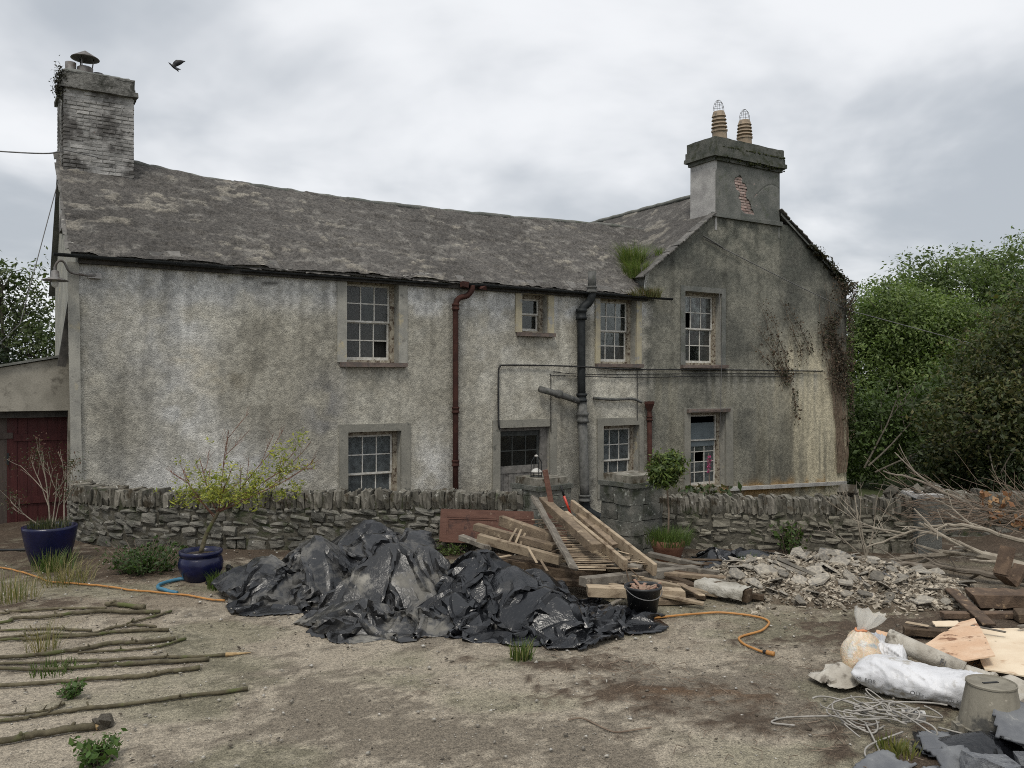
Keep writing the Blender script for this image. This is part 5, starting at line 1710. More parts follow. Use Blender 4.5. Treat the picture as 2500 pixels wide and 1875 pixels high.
# left-hand trees beyond the shed
tree('ash_tree', 'sparse leafy tree against the sky beyond the shed', (-15.6, 25.5, 0), [(-14.9, 25.5, 4.6, 1.1, 1.0, 1.6), (-16.2, 25.5, 3.9, 1.2, 1.0, 1.3), (-14.3, 25, 3.4, .9, .9, 1.1), (-15.4, 25, 5.5, .6, .6, .6)], 1000, 6, .15, (.10, .17), [(.06, .085, .03), (.085, .11, .04), (.045, .06, .022)], .12, 7, group='trees beyond the shed', shell=.2)
tree('conifer_tree', 'dark evergreen low behind the shed roof', (-16.8, 24, 0), [(-16.3, 24, 2.9, 1.4, 1.0, 1.0), (-15.2, 24, 2.6, 1.0, .9, .8), (-17.5, 24, 3.2, 1.3, 1.0, 1.2)], 2800, 6, .10, (.07, .14), [(.015, .024, .012), (.022, .034, .016)], .15, 8, group='trees beyond the shed', shell=.4)


# bare limbs reaching out past the gable corner
r1 = random.Random(55)
m = MB()
for p, d, L in (((0, 0, .3), (1.0, .1, .75), 2.6), ((.2, 0, .1), (1.0, -.1, .55), 2.4), ((0, .3, .2), (.5, .2, 1), 2.6)):
    grow(m, p, d, L, .032, 2, r1, .22, (2, 4), .6, .1, 5)
o = m.build('bare_limb', MAT['bark'], loc=(10.9, 25.3, -.4)); tag(o, 'bare limbs rising from the undergrowth right of the gable', 'branch')

# ---- grass and weeds
def tuft(name, label, x, y, n, h, spread, cols, seed, width=.006, z=None, group=None, lean=.5, cat='grass', flowers=0):
    rs = np.random.default_rng(seed)
    z0 = gz1(x, y) - .01 if z is None else z
    V = []; Fc = []; Cc = []
    for i in range(n):
        a = rs.random() * 6.283; r_ = spread * rs.random() ** .7
        bx, by = r_ * math.cos(a), r_ * math.sin(a)
        hh = h * (.45 + .65 * rs.random()); ln = lean * hh * rs.random() * 1.2
        da = a + rs.normal(0, .8)
        dx_, dy_ = math.cos(da) * ln, math.sin(da) * ln
        w_ = width * (.6 + .8 * rs.random()); px, py = -math.sin(da + .7) * w_, math.cos(da + .7) * w_
        o = len(V)
        V += [(bx - px, by - py, 0), (bx + px, by + py, 0), (bx + dx_ * .35 + px * .8, by + dy_ * .35 + py * .8, hh * .6), (bx + dx_ * .35 - px * .8, by + dy_ * .35 - py * .8, hh * .6), (bx + dx_, by + dy_, hh)]
        Fc += [(o, o + 1, o + 2), (o, o + 2, o + 3), (o + 3, o + 2, o + 4)]
        c = np.array(cols[rs.integers(0, len(cols))]) * (.7 + .6 * rs.random())
        Cc += [c] * 5
    o = mk(name, V, np.array(Fc), MAT['leaf'], None, False, attr={'col': np.array(Cc)}, loc=(x, y, z0))
    return tag(o, label, cat, group)


DRY = [(.24, .20, .10), (.29, .245, .13), (.17, .16, .065), (.11, .125, .04)]
GRN = [(.075, .115, .028), (.055, .09, .02), (.10, .14, .04)]
MIX = GRN + [(.2, .19, .08)]
tuft('grass_tuft', 'dry yellow grass tuft in front of the tall blue pot', -5.55, 10.32, 200, .36, .30, DRY, 1, width=.0035, lean=1.0)
tuft('grass_tuft', 'dry grass tuft at the left edge of the picture', -5.65, 9.3, 170, .38, .30, DRY, 2, width=.0035, lean=1.0)
tuft('grass_tuft', 'straw-coloured seedy grass growing up between the upper poles', -4.32, 7.62, 70, .38, .14, DRY, 3, width=.003, lean=.9)
tuft('grass_tuft', 'short green tuft among the middle poles', -3.95, 7.15, 160, .10, .2, GRN, 4, width=.004)
tuft('grass_tuft', 'small green tuft alone in the open yard by the black plastic', .08, 7.42, 130, .20, .10, MIX, 5, width=.005)
tuft('grass_tuft', 'green clump beside the small blue pot and blue hose', -3.52, 10.05, 220, .22, .18, GRN, 6)
tuft('grass_tuft', 'green clump at the foot of the wall near the black sacking', 3.15, 11.0, 120, .2, .12, GRN, 7)
tuft('grass_tuft', 'yellowing weed next to the tangled cable', 2.62, 5.62, 160, .12, .14, [(.2, .19, .06), (.12, .14, .04)], 8)
tuft('grass_tuft', 'thin grass at the base of the tall blue pot', -6.1, 11.0, 160, .32, .25, MIX, 9)


def weed(label, x, y, seed, n, h, spread, size, cols, name='weed', z=None):
    rs = np.random.default_rng(seed); r1 = random.Random(seed)
    t = tag(empty(name, (x, y, gz1(x, y) if z is None else z)), label, 'weed')
    m = MB(); C = []
    for i in range(n):
        a = r1.random() * 6.283; hh = h * r1.uniform(.5, 1.1); sp_ = spread * r1.uniform(.1, 1)
        e = Vector((sp_ * math.cos(a), sp_ * math.sin(a), hh))
        st = Vector((e.x * .35, e.y * .35, 0))
        m.tube([st, st.lerp(e, .5) + Vector((0, 0, .02)), e], [.004, .003, .002], 4)
        for j in range(14):
            f_ = r1.uniform(.15, 1.0)
            q = st.lerp(e, f_)
            C.append((q.x + r1.uniform(-.04, .04), q.y + r1.uniform(-.04, .04), q.z + r1.uniform(-.02, .03)))
    m.build('stem', MAT['twig'], t)
    C = np.array(C)
    leaves(C, np.tile(np.array([[0, -.2, 1.0]]), (len(C), 1)), size, cols, rs, asp=.55, parent=t)
    return t


weed('broad green weed patch at the foot of the left garden wall', -4.85, 10.95, 21, 130, .36, .62, (.03, .07), [(.04, .075, .018), (.055, .095, .025), (.03, .055, .014)])
weed('leafy green weed below the lowest pole', -2.73, 5.46, 22, 26, .17, .2, (.03, .06), [(.06, .11, .025), (.08, .13, .035)])
weed('small leafy weed between the two lower poles', -3.5, 6.55, 23, 16, .12, .14, (.025, .05), [(.05, .095, .022), (.07, .12, .03)])
weed('fern-like green plant against the right garden wall', 4.0, 11.85, 24, 30, .42, .28, (.03, .08), [(.05, .085, .02), (.07, .11, .03)])
weed('dark green weeds spilling over the foot of the left gate pier', -.9, 12.0, 25, 20, .2, .3, (.03, .05), GRN)

# grass in the roof valley and the gutter
for k, (t, b, z, n, h, sp_, lab) in enumerate(((13.0, .45, 5.2, 600, .55, .30, 'lower green grass growing in the roof valley'), (13.35, .98, 5.55, 700, .72, .30, 'upper green grass growing in the roof valley'),
                                              (12.9, -.12, 4.66, 520, .3, .30, 'brownish grass overflowing the gutter at the junction'), (12.35, -.14, 4.66, 200, .2, .22, 'thin grass in the gutter above the window'),
                                              (13.75, .35, 5.85, 90, .25, .15, 'small grass clump on the wing roof edge'))):
    p = hw(t, b)
    tuft('grass_tuft', lab, p[0], p[1], n, h, sp_, ([(.10, .15, .035), (.13, .18, .045), (.17, .19, .06)]) if k in (0, 1, 4) else [(.12, .13, .04), (.16, .12, .06), (.08, .09, .03)], 30 + k, z=z - .05, width=.006, lean=.85, group='grass on the roof')
p = hw(-.13, 2.3, 8.3)
chp = tag(empty('chimney_plant', p), 'dark dead growth clinging to the left chimney top', 'plant')
rs = np.random.default_rng(40)
C = np.stack([rs.normal(0, .045, 700), rs.normal(0, .06, 700), rs.normal(0, .16, 700)], 1)
leaves(C, np.tile(np.array([[-.6, -.5, .2]]), (700, 1)), (.03, .08), [(.022, .022, .015), (.035, .032, .022), (.05, .05, .03)], rs, asp=.4, parent=chp, material='dry_leaf')

# ---- creeper on the gable
rs = np.random.default_rng(50); r1 = random.Random(50)
iv = empty('creeper', (P0[0], P0[1], 0), A32); tag(iv, 'half dead reddish creeper climbing the right edge of the gable', 'creeper')
m = MB(); C = []
for k in range(40):
    t, z = r1.uniform(20.5, 20.95), -.3
    zt = r1.uniform(2.5, 5.3)
    pts = [(t, -.05, z)]
    tx = t
    while z < zt:
        z += .3
        tx += r1.uniform(-.10, .08) - (.035 if z > 1 else 0)
        pts.append((min(tx, 21.02), -.05 - .02 * r1.random(), z))
    m.tube(pts, [.010 - .006 * i / len(pts) for i in range(len(pts))], 4)
strands = [((18.25, 2.55), (16.85, 4.1)), ((18.2, 2.6), (17.0, 4.75)), ((18.35, 2.7), (17.4, 4.6)), ((18.9, 3.2), (17.9, 4.85)), ((18.1, 2.5), (16.7, 3.5)), ((19.2, 3.4), (18.3, 4.6)), ((18.6, 1.5), (18.35, 2.6))]
for (a, b) in strands:
    pts = []
    for i in range(9):
        f_ = i / 8
        q = (a[0] + (b[0] - a[0]) * f_ + r1.uniform(-.06, .06), -.05, a[1] + (b[1] - a[1]) * f_ + .12 * math.sin(f_ * 3))
        pts.append(q)
        for j in range(int(26 * (1.1 - f_))):
            C.append((q[0] + rs.normal(0, .09 * (1.2 - f_)), -.07 - .05 * r1.random(), q[2] + rs.normal(0, .14)))
    m.tube(pts, [.014 - .010 * i / 9 for i in range(9)], 4)
m.build('stem', MAT['twig'], iv)
T_ = rs.uniform(18.9, 21.15, 26000); Z_ = rs.uniform(.6, 6.0, 26000)
left = np.interp(Z_, [.6, 1.1, 1.65, 2.2, 2.6, 3.4, 4.15, 4.7, 5.3, 6.0], [21.0, 20.85, 20.6, 20.2, 19.85, 19.6, 19.35, 20.1, 19.95, 19.8])
kp = (T_ > left + .35 * (fbm(T_ * 3, Z_ * 3, 3, 90) - .5)) & (fbm(T_ * 1.7, Z_ * 1.7, 4, 91) > .44) & (Z_ < wtop(np.minimum(T_, 21)) + .15)
kp &= rs.random(len(T_)) < np.clip(.10 + .62 * sm(T_ - left, 0, .9), 0, 1)
T_, Z_ = T_[kp], Z_[kp]
C = np.concatenate([np.array(C), np.stack([T_, -.06 - .16 * rs.random(len(T_)) - .12 * sm(Z_, 4.4, 5.5), Z_], 1)])
leaves(C, np.tile(np.array([[0, -1.0, .2]]), (len(C), 1)), (.035, .075), [(.06, .043, .027), (.08, .055, .034), (.04, .032, .021), (.12, .085, .053), (.04, .042, .02)], rs, asp=.7, parent=iv, material='dry_leaf', jitn=.5)
o = bpy.data.objects.new('verge_ivy', None)
vt = empty('ivy', (P0[0], P0[1], 0), A32); tag(vt, 'thick dark ivy bushing out at the right eave of the gable', 'ivy')
n = 1000
f_ = rs.random(n)
C = np.stack([19.2 + 1.9 * f_ + rs.normal(0, .08, n), rs.normal(-.02, .12, n), 7.22 - .635 * (19.2 + 1.9 * f_ - 18.08) + rs.normal(.03, .07, n) * (.4 + f_)], 1)
leaves(C, np.tile(np.array([[.2, -.6, .6]]), (n, 1)), (.06, .12), [(.022, .026, .012), (.035, .035, .018), (.05, .04, .02)], rs, asp=.7, parent=vt)

# ---- potted plants
mat('blue_glaze', (.0045, .006, .030), (.008, .010, .045), scale=5, rough=.28, spec=.4, spots=(((.10, .10, .12), 30, .72, .78),), bump=((6, .006),))
mat('terracotta', (.15, .07, .045), (.20, .10, .065), scale=6, spots=(((.22, .18, .14), 9, .6, .72),), rough=.85)


def pot(name, label, x, y, prof, mt, soil_r, soil_z, n=36):
    t = tag(empty(name, (x, y, gz1(x, y) - .005)), label, 'plant pot')
    m = MB(); m.lathe(prof, n); m.build('body', MAT[mt], t, True)
    m = MB(); m.lathe([(.001, soil_z + .03), (soil_r * .6, soil_z + .02), (soil_r, soil_z)], 24); m.build('soil', MAT['soil'], t)
    return t


pot('plant_pot', 'tall straight-sided blue glazed pot by the shed door', -6.38, 11.42, [(.001, 0), (.20, 0), (.235, .02), (.30, .25), (.335, .44), (.345, .50), (.345, .535), (.31, .535), (.30, .46), (.2, .1)], 'blue_glaze', .30, .46)
pot('plant_pot', 'smaller rounded blue glazed pot with a rim by the plastic', -3.95, 10.5, [(.001, 0), (.16, 0), (.19, .02), (.26, .14), (.275, .22), (.255, .30), (.235, .32), (.26, .335), (.265, .385), (.235, .39), (.225, .32), (.15, .1)], 'blue_glaze', .225, .33)
pot('plant_pot', 'terracotta pot beside the right gate pier', 2.17, 11.5, [(.001, 0), (.15, 0), (.17, .02), (.21, .17), (.225, .19), (.235, .25), (.22, .29), (.20, .285), (.19, .2), (.14, .08)], 'terracotta', .2, .24)

# maple in the small blue pot
rs = np.random.default_rng(60); r1 = random.Random(60)
t = tag(empty('maple_shrub', (-3.95, 10.5, .32)), 'small maple with fresh yellow-green leaves in the small blue pot', 'shrub')
m = MB(); tips = []
MB().tube(curve_pts([(0, 0, 0), (.06, .02, .22), (.16, .03, .42), (.22, .03, .52)], 4), [.032 - .001 * i for i in range(13)], 8).build('trunk', MAT['mossy_bark'], t, True)
br = [((.20, .03, .50), (-.35, .1, .75), .75), ((.22, .03, .52), (.1, .0, 1.0), 1.05), ((.22, .03, .52), (1.0, .1, .62), 1.15), ((.22, .03, .52), (1.0, -.2, .35), 1.1), ((.20, .03, .50), (.7, .3, .75), 1.0), ((.18, .03, .46), (-.6, -.2, .55), .6), ((.2, .03, .5), (.3, -.3, .7), .6), ((.2, .03, .5), (1., .3, .45), .9), ((.16, .03, .44), (-.2, -.3, .5), .4)]
for p, d, L in br:
    grow(m, p, d, L, .008, 2, r1, .28, (3, 4), .42, .06, 5, tips)
m.build('branch', MAT['maple_twig'], t)
C = []
for k in range(330):
    a = r1.random()
    if a < .62:
        q = (r1.gauss(.18, .27), r1.gauss(.0, .18), .64 + abs(r1.gauss(0, .20)))
        if q[2] < .5 + .25 * abs(q[0] - .2):
            continue
    else:
        f_ = r1.uniform(.25, 1.0)
        q = (.3 + .98 * f_ + r1.gauss(0, .07), r1.gauss(.05, .10), .64 + r1.choice((.18, .5, .85)) * f_ + r1.gauss(0, .05))
    C.append(q)
C = np.array(C)
P, D = sprigs(C, np.tile(np.array([[0, -.3, .8]]), (len(C), 1)), 9, .032, rs)
leaves(P, D, (.035, .07), [(.27, .28, .045), (.34, .34, .06), (.20, .23, .035), (.15, .185, .03)], rs, asp=.32, parent=t, jitn=.6)

# bare shrub in the tall blue pot
r1 = random.Random(61); rs = np.random.default_rng(61)
t = tag(empty('bare_shrub', (-6.38, 11.42, .48)), 'nearly dead shrub with pale bare stems in the tall blue pot', 'shrub')
m = MB(); tips = []
for p, d, L, r_ in (((0, 0, 0), (-.05, 0, 1), 1.0, .011), ((.03, 0, 0), (.22, .1, 1), .75, .010), ((.2, 0, 0), (.05, .05, 1), .85, .013), ((-.1, 0, 0), (-.75, -.1, .5), .55, .008), ((.12, -.1, 0), (.1, -.1, 1), .5, .008), ((-.02, 0, .3), (-.4, 0, 1), .6, .008), ((.05, 0, .45), (.75, 0, .9), .6, .009)):
    grow(m, p, d, L, r_, 2, r1, .25, (2, 3), .5, .12, 5, tips)
m.build('stem', MAT['pale_bark'], t)
C = np.array([tuple(q) for q, _ in tips])
P, D = sprigs(C, np.tile(np.array([[0, -.3, .8]]), (len(C), 1)), 16, .06, rs)
leaves(P, D, (.02, .04), [(.05, .055, .02), (.09, .045, .03), (.035, .045, .018)], rs, parent=t)
tuft('grass_tuft', 'low greenery around the stems in the tall blue pot', -6.38, 11.42, 260, .14, .27, [(.05, .06, .03), (.08, .085, .045)], 62, z=.48)

# clipped bay in the terracotta pot
r1 = random.Random(63); rs = np.random.default_rng(63)
t = tag(empty('bay_tree', (2.17, 11.5, .24)), 'clipped ball-headed bay standard in the terracotta pot', 'shrub')
m = MB(); m.tube([(0, 0, 0), (.01, 0, .45), (-.02, 0, .85)], [.014, .012, .012], 7)
for k in range(26):
    a = r1.random() * 6.28; e = Vector((.22 * math.cos(a), .22 * math.sin(a), 1.02 + r1.uniform(-.16, .22)))
    m.tube([(-.02, 0, .84), e * .6 + Vector((0, 0, .37)), e], [.008, .005, .002], 4)
m.build('trunk', MAT['twig'], t)
C, D = blob_points([(-.05, 0, 1.03, .22, .22, .22), (.06, -.05, 1.1, .18, .18, .15), (-.12, 0, .95, .14, .14, .12)], 520, rs, .45, .6)
P, DD = sprigs(C, D, 6, .03, rs)
leaves(P, DD + np.array([0, 0, .4]), (.05, .09), [(.06, .095, .02), (.10, .14, .03), (.15, .18, .05), (.04, .065, .015)], rs, asp=.36, parent=t, name='crown', jitn=.6)
tuft('herb_clump', 'feathery green herb filling the terracotta pot under the bay', 2.17, 11.5, 700, .26, .30, GRN + [(.12, .17, .045)], 64, z=.23, width=.004, lean=.8, cat='plant')

# foxglove behind the right wall
r1 = random.Random(65); rs = np.random.default_rng(65)
t = tag(empty('foxglove', (3.0, 12.62, .3)), 'foxglove with a magenta flower spike above the right garden wall', 'flower')
m = MB(); m.tube([(0, 0, 0), (.01, 0, .6), (.0, 0, 1.1)], [.012, .008, .004], 6); m.tube([(-.28, 0, 0), (-.27, 0, .5), (-.29, 0, .85)], [.01, .007, .004], 6); m.build('stem', MAT['twig'], t)
C = np.stack([rs.normal(0, .013, 110), rs.normal(0, .013, 110), rs.uniform(.80, 1.06, 110)], 1)
leaves(C, np.tile(np.array([[0, -.8, -.2]]), (110, 1)), (.02, .032), [(.36, .04, .15), (.42, .07, .2), (.26, .03, .1)], rs, asp=.6, parent=t, name='flower_spike')
C = np.stack([rs.normal(-.05, .17, 150), rs.normal(-.1, .07, 150), rs.uniform(.42, .62, 150)], 1)
leaves(C, np.tile(np.array([[0, -.5, .6]]), (150, 1)), (.07, .15), [(.045, .07, .025), (.07, .09, .04), (.09, .075, .04)], rs, asp=.4, parent=t)

# ------------------------------------------------------------------ poles laid out on the yard
POLES = [
    ([(-6.3, 8.5), (-5.37, 8.68), (-5.33, 8.76), (-4.92, 8.85), (-4.39, 8.95)], .020, 'thin pole furthest from the camera, ending by a short log'),
    ([(-4.47, 9.08), (-4.27, 9.09), (-4.0, 9.0)], .036, 'short thick log lying beyond the row of poles'),
    ([(-6.3, 8.1), (-5.18, 8.38), (-5.14, 8.5), (-4.76, 8.56), (-4.56, 8.68), (-4.31, 8.83), (-3.94, 8.83), (-3.76, 8.85)], .028, 'second farthest pole, bent upward in the middle'),
    ([(-3.94, 8.46), (-3.84, 8.59), (-3.67, 8.9)], .018, 'short stick crossing behind the bent poles'),
    ([(-6.2, 8.0), (-5.03, 8.12), (-4.56, 8.19), (-4.19, 8.23)], .017, 'thin pole third from the back of the row'),
    ([(-6.0, 7.7), (-4.91, 7.93), (-4.58, 8.01), (-4.19, 8.11), (-4.0, 8.36), (-3.82, 8.41), (-3.59, 8.36)], .018, 'thin pole with a hooked right end'),
    ([(-6.0, 7.6), (-4.86, 7.85), (-4.57, 7.88), (-4.21, 8.03), (-3.91, 8.19), (-3.42, 8.25)], .023, 'pole lying just in front of the hooked one'),
    ([(-5.8, 7.0), (-4.56, 7.36), (-4.28, 7.48), (-4.01, 7.64), (-3.8, 7.83), (-3.51, 7.87), (-3.25, 7.99)], .028, 'thick wavy pole in the middle of the row'),
    ([(-3.98, 7.57), (-3.56, 7.68), (-3.31, 7.80), (-3.15, 8.01)], .018, 'short curved stick beside the thick wavy pole'),
    ([(-5.6, 7.1), (-4.48, 7.24), (-4.07, 7.31), (-3.63, 7.36), (-3.32, 7.45), (-2.6, 7.52)], .020, 'white-spotted pole with a pale split tip'),
    ([(-5.5, 7.0), (-4.4, 7.11), (-3.85, 7.13), (-3.57, 7.23), (-3.26, 7.31), (-2.72, 7.42)], .025, 'stout pole pressed against the white-spotted one'),
    ([(-5.4, 6.5), (-4.17, 6.74), (-3.8, 6.82), (-3.42, 6.93), (-3.12, 6.99), (-2.95, 7.11), (-2.72, 7.21)], .026, 'plain smooth pole third nearest the camera'),
    ([(-5.0, 5.7), (-3.76, 6.08), (-3.57, 6.17), (-3.38, 6.25), (-3.05, 6.37), (-2.71, 6.53), (-2.14, 6.7)], .021, 'long straight slender pole reaching furthest right'),
    ([(-4.6, 6.1), (-3.82, 6.19), (-3.63, 6.22), (-3.49, 6.31), (-3.46, 6.40)], .014, 'short forked side shoot behind the long slender pole'),
    ([(-4.6, 5.2), (-3.55, 5.73), (-3.41, 5.81), (-3.24, 5.9), (-3.01, 5.99)], .036, 'thickest pole nearest the camera with a sawn root end')]
mat('sawn_end', (.40, .29, .15), (.30, .2, .1), scale=20, rough=.9)
for k, (P, r_, lab) in enumerate(POLES):
    pts = []
    base = [(x, y, 0) for x, y in P]
    Q = curve_pts(base, 6)
    n = len(Q)
    for i, q in enumerate(Q):
        pts.append((q.x + rnd.uniform(-.006, .006), q.y + rnd.uniform(-.006, .006), gz1(q.x, q.y) + r_ * .75 + .004 + rnd.uniform(0, .006)))
    m = MB().tube(pts, [r_ * .72 * (.8 + .28 * i / n) * rnd.uniform(.9, 1.1) * (1.22 if rnd.random() < .1 else 1) for i in range(n)], 9)
    for j in range(3):
        i = rnd.randrange(2, n - 2); a = rnd.uniform(.3, 2.8)
        q = Vector(pts[i]); m.tube([q, q + Vector((rnd.uniform(-.03, .03), -.035 * math.cos(a), .035 * math.sin(a) + .008))], [r_ * .5, r_ * .3], 6)
    o = m.build('pole', MAT['mossy_bark'], None, True)
    tag(o, lab, 'pole', 'poles laid in a row on the yard')
    if k in (9, 14):
        e = Vector(pts[-1]); d = (Vector(pts[-1]) - Vector(pts[-2])).normalized()
        MB().tube([e - d * .002, e + d * (.03 if k == 14 else .22)], [r_ * 1.02, r_ * (.9 if k == 14 else .1)], 8).build('cut_end', MAT['sawn_end'], o)
    if k == 14:
        me = stone_meshes('root_stub', 'bark', 1, .5, .4, 5)[0]
        put_mesh('root_stub', me, e + d * .05 + Vector((0, 0, .01)), (.4, .3, .8), o, (.12, .10, .09))

# ------------------------------------------------------------------ hoses
mat('orange_hose', (.42, .20, .055), (.34, .16, .045), scale=9, rough=.5, spec=.4, spots=(((.16, .11, .06), 12, .62, .74),))
mat('blue_hose', (.055, .18, .27), (.045, .14, .21), scale=9, rough=.45, spec=.4)


def ground_line(P, r_, n=6, lift=0.0):
    return [(q.x, q.y, gz1(q.x, q.y) + r_ + .010 + lift) for q in curve_pts([(x, y, 0) for x, y in P], n)]


o = MB().tube(ground_line([(-7.4, 11.2), (-6.85, 11.07), (-6.51, 10.9), (-6.15, 10.65), (-5.82, 10.37), (-5.54, 10.27), (-5.15, 10.14), (-4.72, 10.0), (-4.31, 9.79), (-3.89, 9.62), (-3.5, 9.44), (-3.25, 9.36)], .012), .012, 8).build('garden_hose', MAT['orange_hose'], None, True)
tag(o, 'orange garden hose running from the left edge under the plastic', 'hose')
o = MB().tube(ground_line([(1.2, 8.55), (1.46, 8.66), (2.11, 8.84), (2.55, 8.73), (2.65, 8.53), (2.48, 8.27), (2.23, 8.09), (2.2, 7.88), (2.27, 7.72), (2.33, 7.64)], .012), .012, 8).build('garden_hose', MAT['orange_hose'], None, True)
tag(o, 'orange garden hose curling across the yard right of the bucket', 'hose')
MB().tube(ground_line([(2.325, 7.645), (2.345, 7.62)], .017), .019, 10).build('connector', MAT['black_rubber'], o, True)
MB().tube(ground_line([(2.345, 7.62), (2.40, 7.57)], .02), .022, 10).build('nozzle', MAT['orange_hose'], o, True)
o = MB().tube(ground_line([(-4.0, 10.42), (-4.2, 10.40), (-4.33, 10.2), (-4.25, 9.95), (-4.05, 9.76), (-3.92, 9.68)], .022, 6), .022, 10).build('water_pipe', MAT['blue_hose'], None, True)
tag(o, 'short curved length of blue water pipe beside the small blue pot', 'pipe')
o = MB().tube(ground_line([(-8.5, 12.1), (-7.4, 12.05), (-6.9, 12.2), (-6.5, 12.15)], .02, 5), .02, 7).build('black_pipe', MAT['cable_black'], None, True)
tag(o, 'thin black pipe on the ground left of the tall blue pot', 'pipe')
o = MB().tube([(q[0], q[1], q[2]) for q in ground_line([(.41, 6.0), (.51, 6.04), (.64, 5.89), (.73, 5.83), (.86, 5.87), (1.0, 5.93)], .006, 5)], .007, 5).build('twig', MAT['twig'])
tag(o, 'thin crooked twig alone in the open foreground', 'twig')

# ------------------------------------------------------------------ brushwood at the right
def branch(label, P, r_, seed, depth=2, mt='twig', twigs=10, name='branch', group='branches in the brushwood pile', L=.6):
    r1 = random.Random(seed)
    Q = curve_pts(P, 5)
    m = MB(); n = len(Q)
    Q = [q + Vector((r1.uniform(-.012, .012), 0, r1.uniform(-.012, .012))) for q in Q]
    m.tube(Q, [r_ * (1 - .7 * i / n) for i in range(n)], 7)
    for k in range(twigs):
        i = r1.randrange(2, n - 1)
        d = (Q[i + 1] - Q[i]).normalized() + Vector((r1.uniform(-.7, .7), r1.uniform(-.6, .6), r1.uniform(-.5, .8)))
        grow(m, Q[i], d, L * r1.uniform(.5, 1.2), r_ * .35 + .002, depth - 1, r1, .3, (1, 3), .6, -.02, 4)
    o = m.build(name, MAT[mt])
    return tag(o, label, 'branch', group)


mat('grey_twig', (.14, .118, .092), (.21, .18, .145), scale=9, rough=.9, coord='obj')
branch('thick pale felled trunk lying across the brushwood', [(7.2, 9.6, .12), (6.6, 9.85, .2), (6.19, 10, .25), (5.93, 10.2, .33), (5.72, 10.5, .32), (5.5, 10.8, .22), (5.2, 11.05, .15)], .085, 1, 2, 'pale_bark', 8)
branch('second grey trunk on the ground below the pale one', [(6.7, 9.95, .06), (5.96, 10.2, .10), (5.72, 10.5, .10), (5.27, 10.8, .10), (4.9, 11.0, .09)], .05, 2, 2, 'grey_twig', 4)
branch('long bare branch rising left with a pale broken tip', [(7.6, 11.0, .25), (6.9, 11.2, .55), (6.2, 11.35, .85), (5.6, 11.45, 1.12), (5.15, 11.5, 1.25)], .032, 3, 2, 'grey_twig', 8)
branch('curved pale bough arching over the thick trunk', [(6.9, 10.3, .35), (6.3, 10.5, .52), (5.9, 10.7, .62), (5.55, 10.85, .60), (5.2, 10.95, .48), (4.75, 11.05, .28)], .034, 4, 2, 'pale_bark', 8)
for k in range(12):
    r1 = random.Random(100 + k)
    x0 = 7.3 + r1.uniform(0, .9); y0 = r1.uniform(10.2, 11.6); z0 = r1.uniform(.08, .5)
    L = r1.uniform(1.3, 2.4); e = r1.uniform(.05, .55)
    P = [(x0 - L * f_, y0 + .5 * f_ + r1.uniform(-.1, .1), z0 + e * f_ + .18 * math.sin(f_ * 3) + r1.uniform(-.04, .04)) for f_ in (0, .25, .5, .75, 1)]
    branch('thin bare branch tangled in the brushwood pile', P, r1.uniform(.009, .017), 200 + k, 2, r1.choice(('twig', 'twig', 'grey_twig')), 9, L=.7)
# brown leaf clusters on the brush
rs = np.random.default_rng(70)
for k, (x, y, z) in enumerate(((6.35, 11.1, .92), (6.6, 11.1, .88), (6.95, 11.0, .62), (6.75, 11.0, .66), (6.5, 11.05, .72))):
    C = rs.normal(0, 1, (16, 3)) * np.array([.05, .04, .06]) + np.array([x, y, z])
    o = leaves(C - np.array([x, y, z]), np.tile(np.array([[0, -.8, .3]]), (16, 1)), (.06, .12), [(.30, .16, .075), (.24, .12, .06), (.36, .22, .11)], rs, asp=.6, name='dead_leaves', material='dry_leaf', loc=(x, y, z))
    tag(o, 'cluster of withered orange-brown leaves hanging in the brushwood', 'leaves', 'withered leaf clusters')
r1 = random.Random(72)
m = MB()
for p, d, L in (((0, 0, 0), (-.12, 0, 1), .95), ((.05, 0, 0), (-.25, .1, 1), .8), ((-.05, 0, 0), (.3, 0, 1), .7), ((.1, 0, 0), (-.9, 0, .8), .6)):
    grow(m, p, d, L, .014, 3, r1, .32, (2, 3), .6, .08, 5)
o = m.build('sapling', MAT['pale_bark'], loc=(4.85, 11.3, gz1(4.85, 11.3))); tag(o, 'bare pale sapling stems standing behind the rubble heap', 'sapling')

# ------------------------------------------------------------------ right foreground clutter
mat('sack_white', (.62, .62, .63), (.52, .52, .53), scale=4, spots=(((.34, .315, .27), 5, .58, .72), ((.16, .14, .115), 9, .66, .76)), rough=.40, spec=.4, bump=((4, .02), (13, .006)))
mat('sack_dirty', (.46, .43, .37), (.33, .30, .25), scale=5, spots=(((.14, .12, .095), 6, .54, .70), ((.62, .61, .59), 4, .60, .70)), rough=.6, bump=((7, .02), (24, .006)))
mat('print_black', (.06, .06, .06), (.13, .13, .13), scale=30, rough=.7)
mat('plasterboard_pink', (.56, .37, .24), (.64, .47, .33), scale=3, spots=(((.20, .10, .055), 5, .56, .68), ((.08, .055, .04), 14, .66, .74)), rough=.9, fine=(60, .1))
mat('plasterboard_cream', (.70, .59, .44), (.62, .50, .36), scale=3, spots=(((.16, .12, .08), 12, .68, .74), ((.44, .30, .19), 2.6, .60, .68)), rough=.9)
mat('rust_wood', (.135, .092, .062), (.075, .052, .037), scale=6, spots=(((.30, .21, .13), 9, .6, .72),), var=.15, bump=((40, .01),), rough=.92, coord='obj')


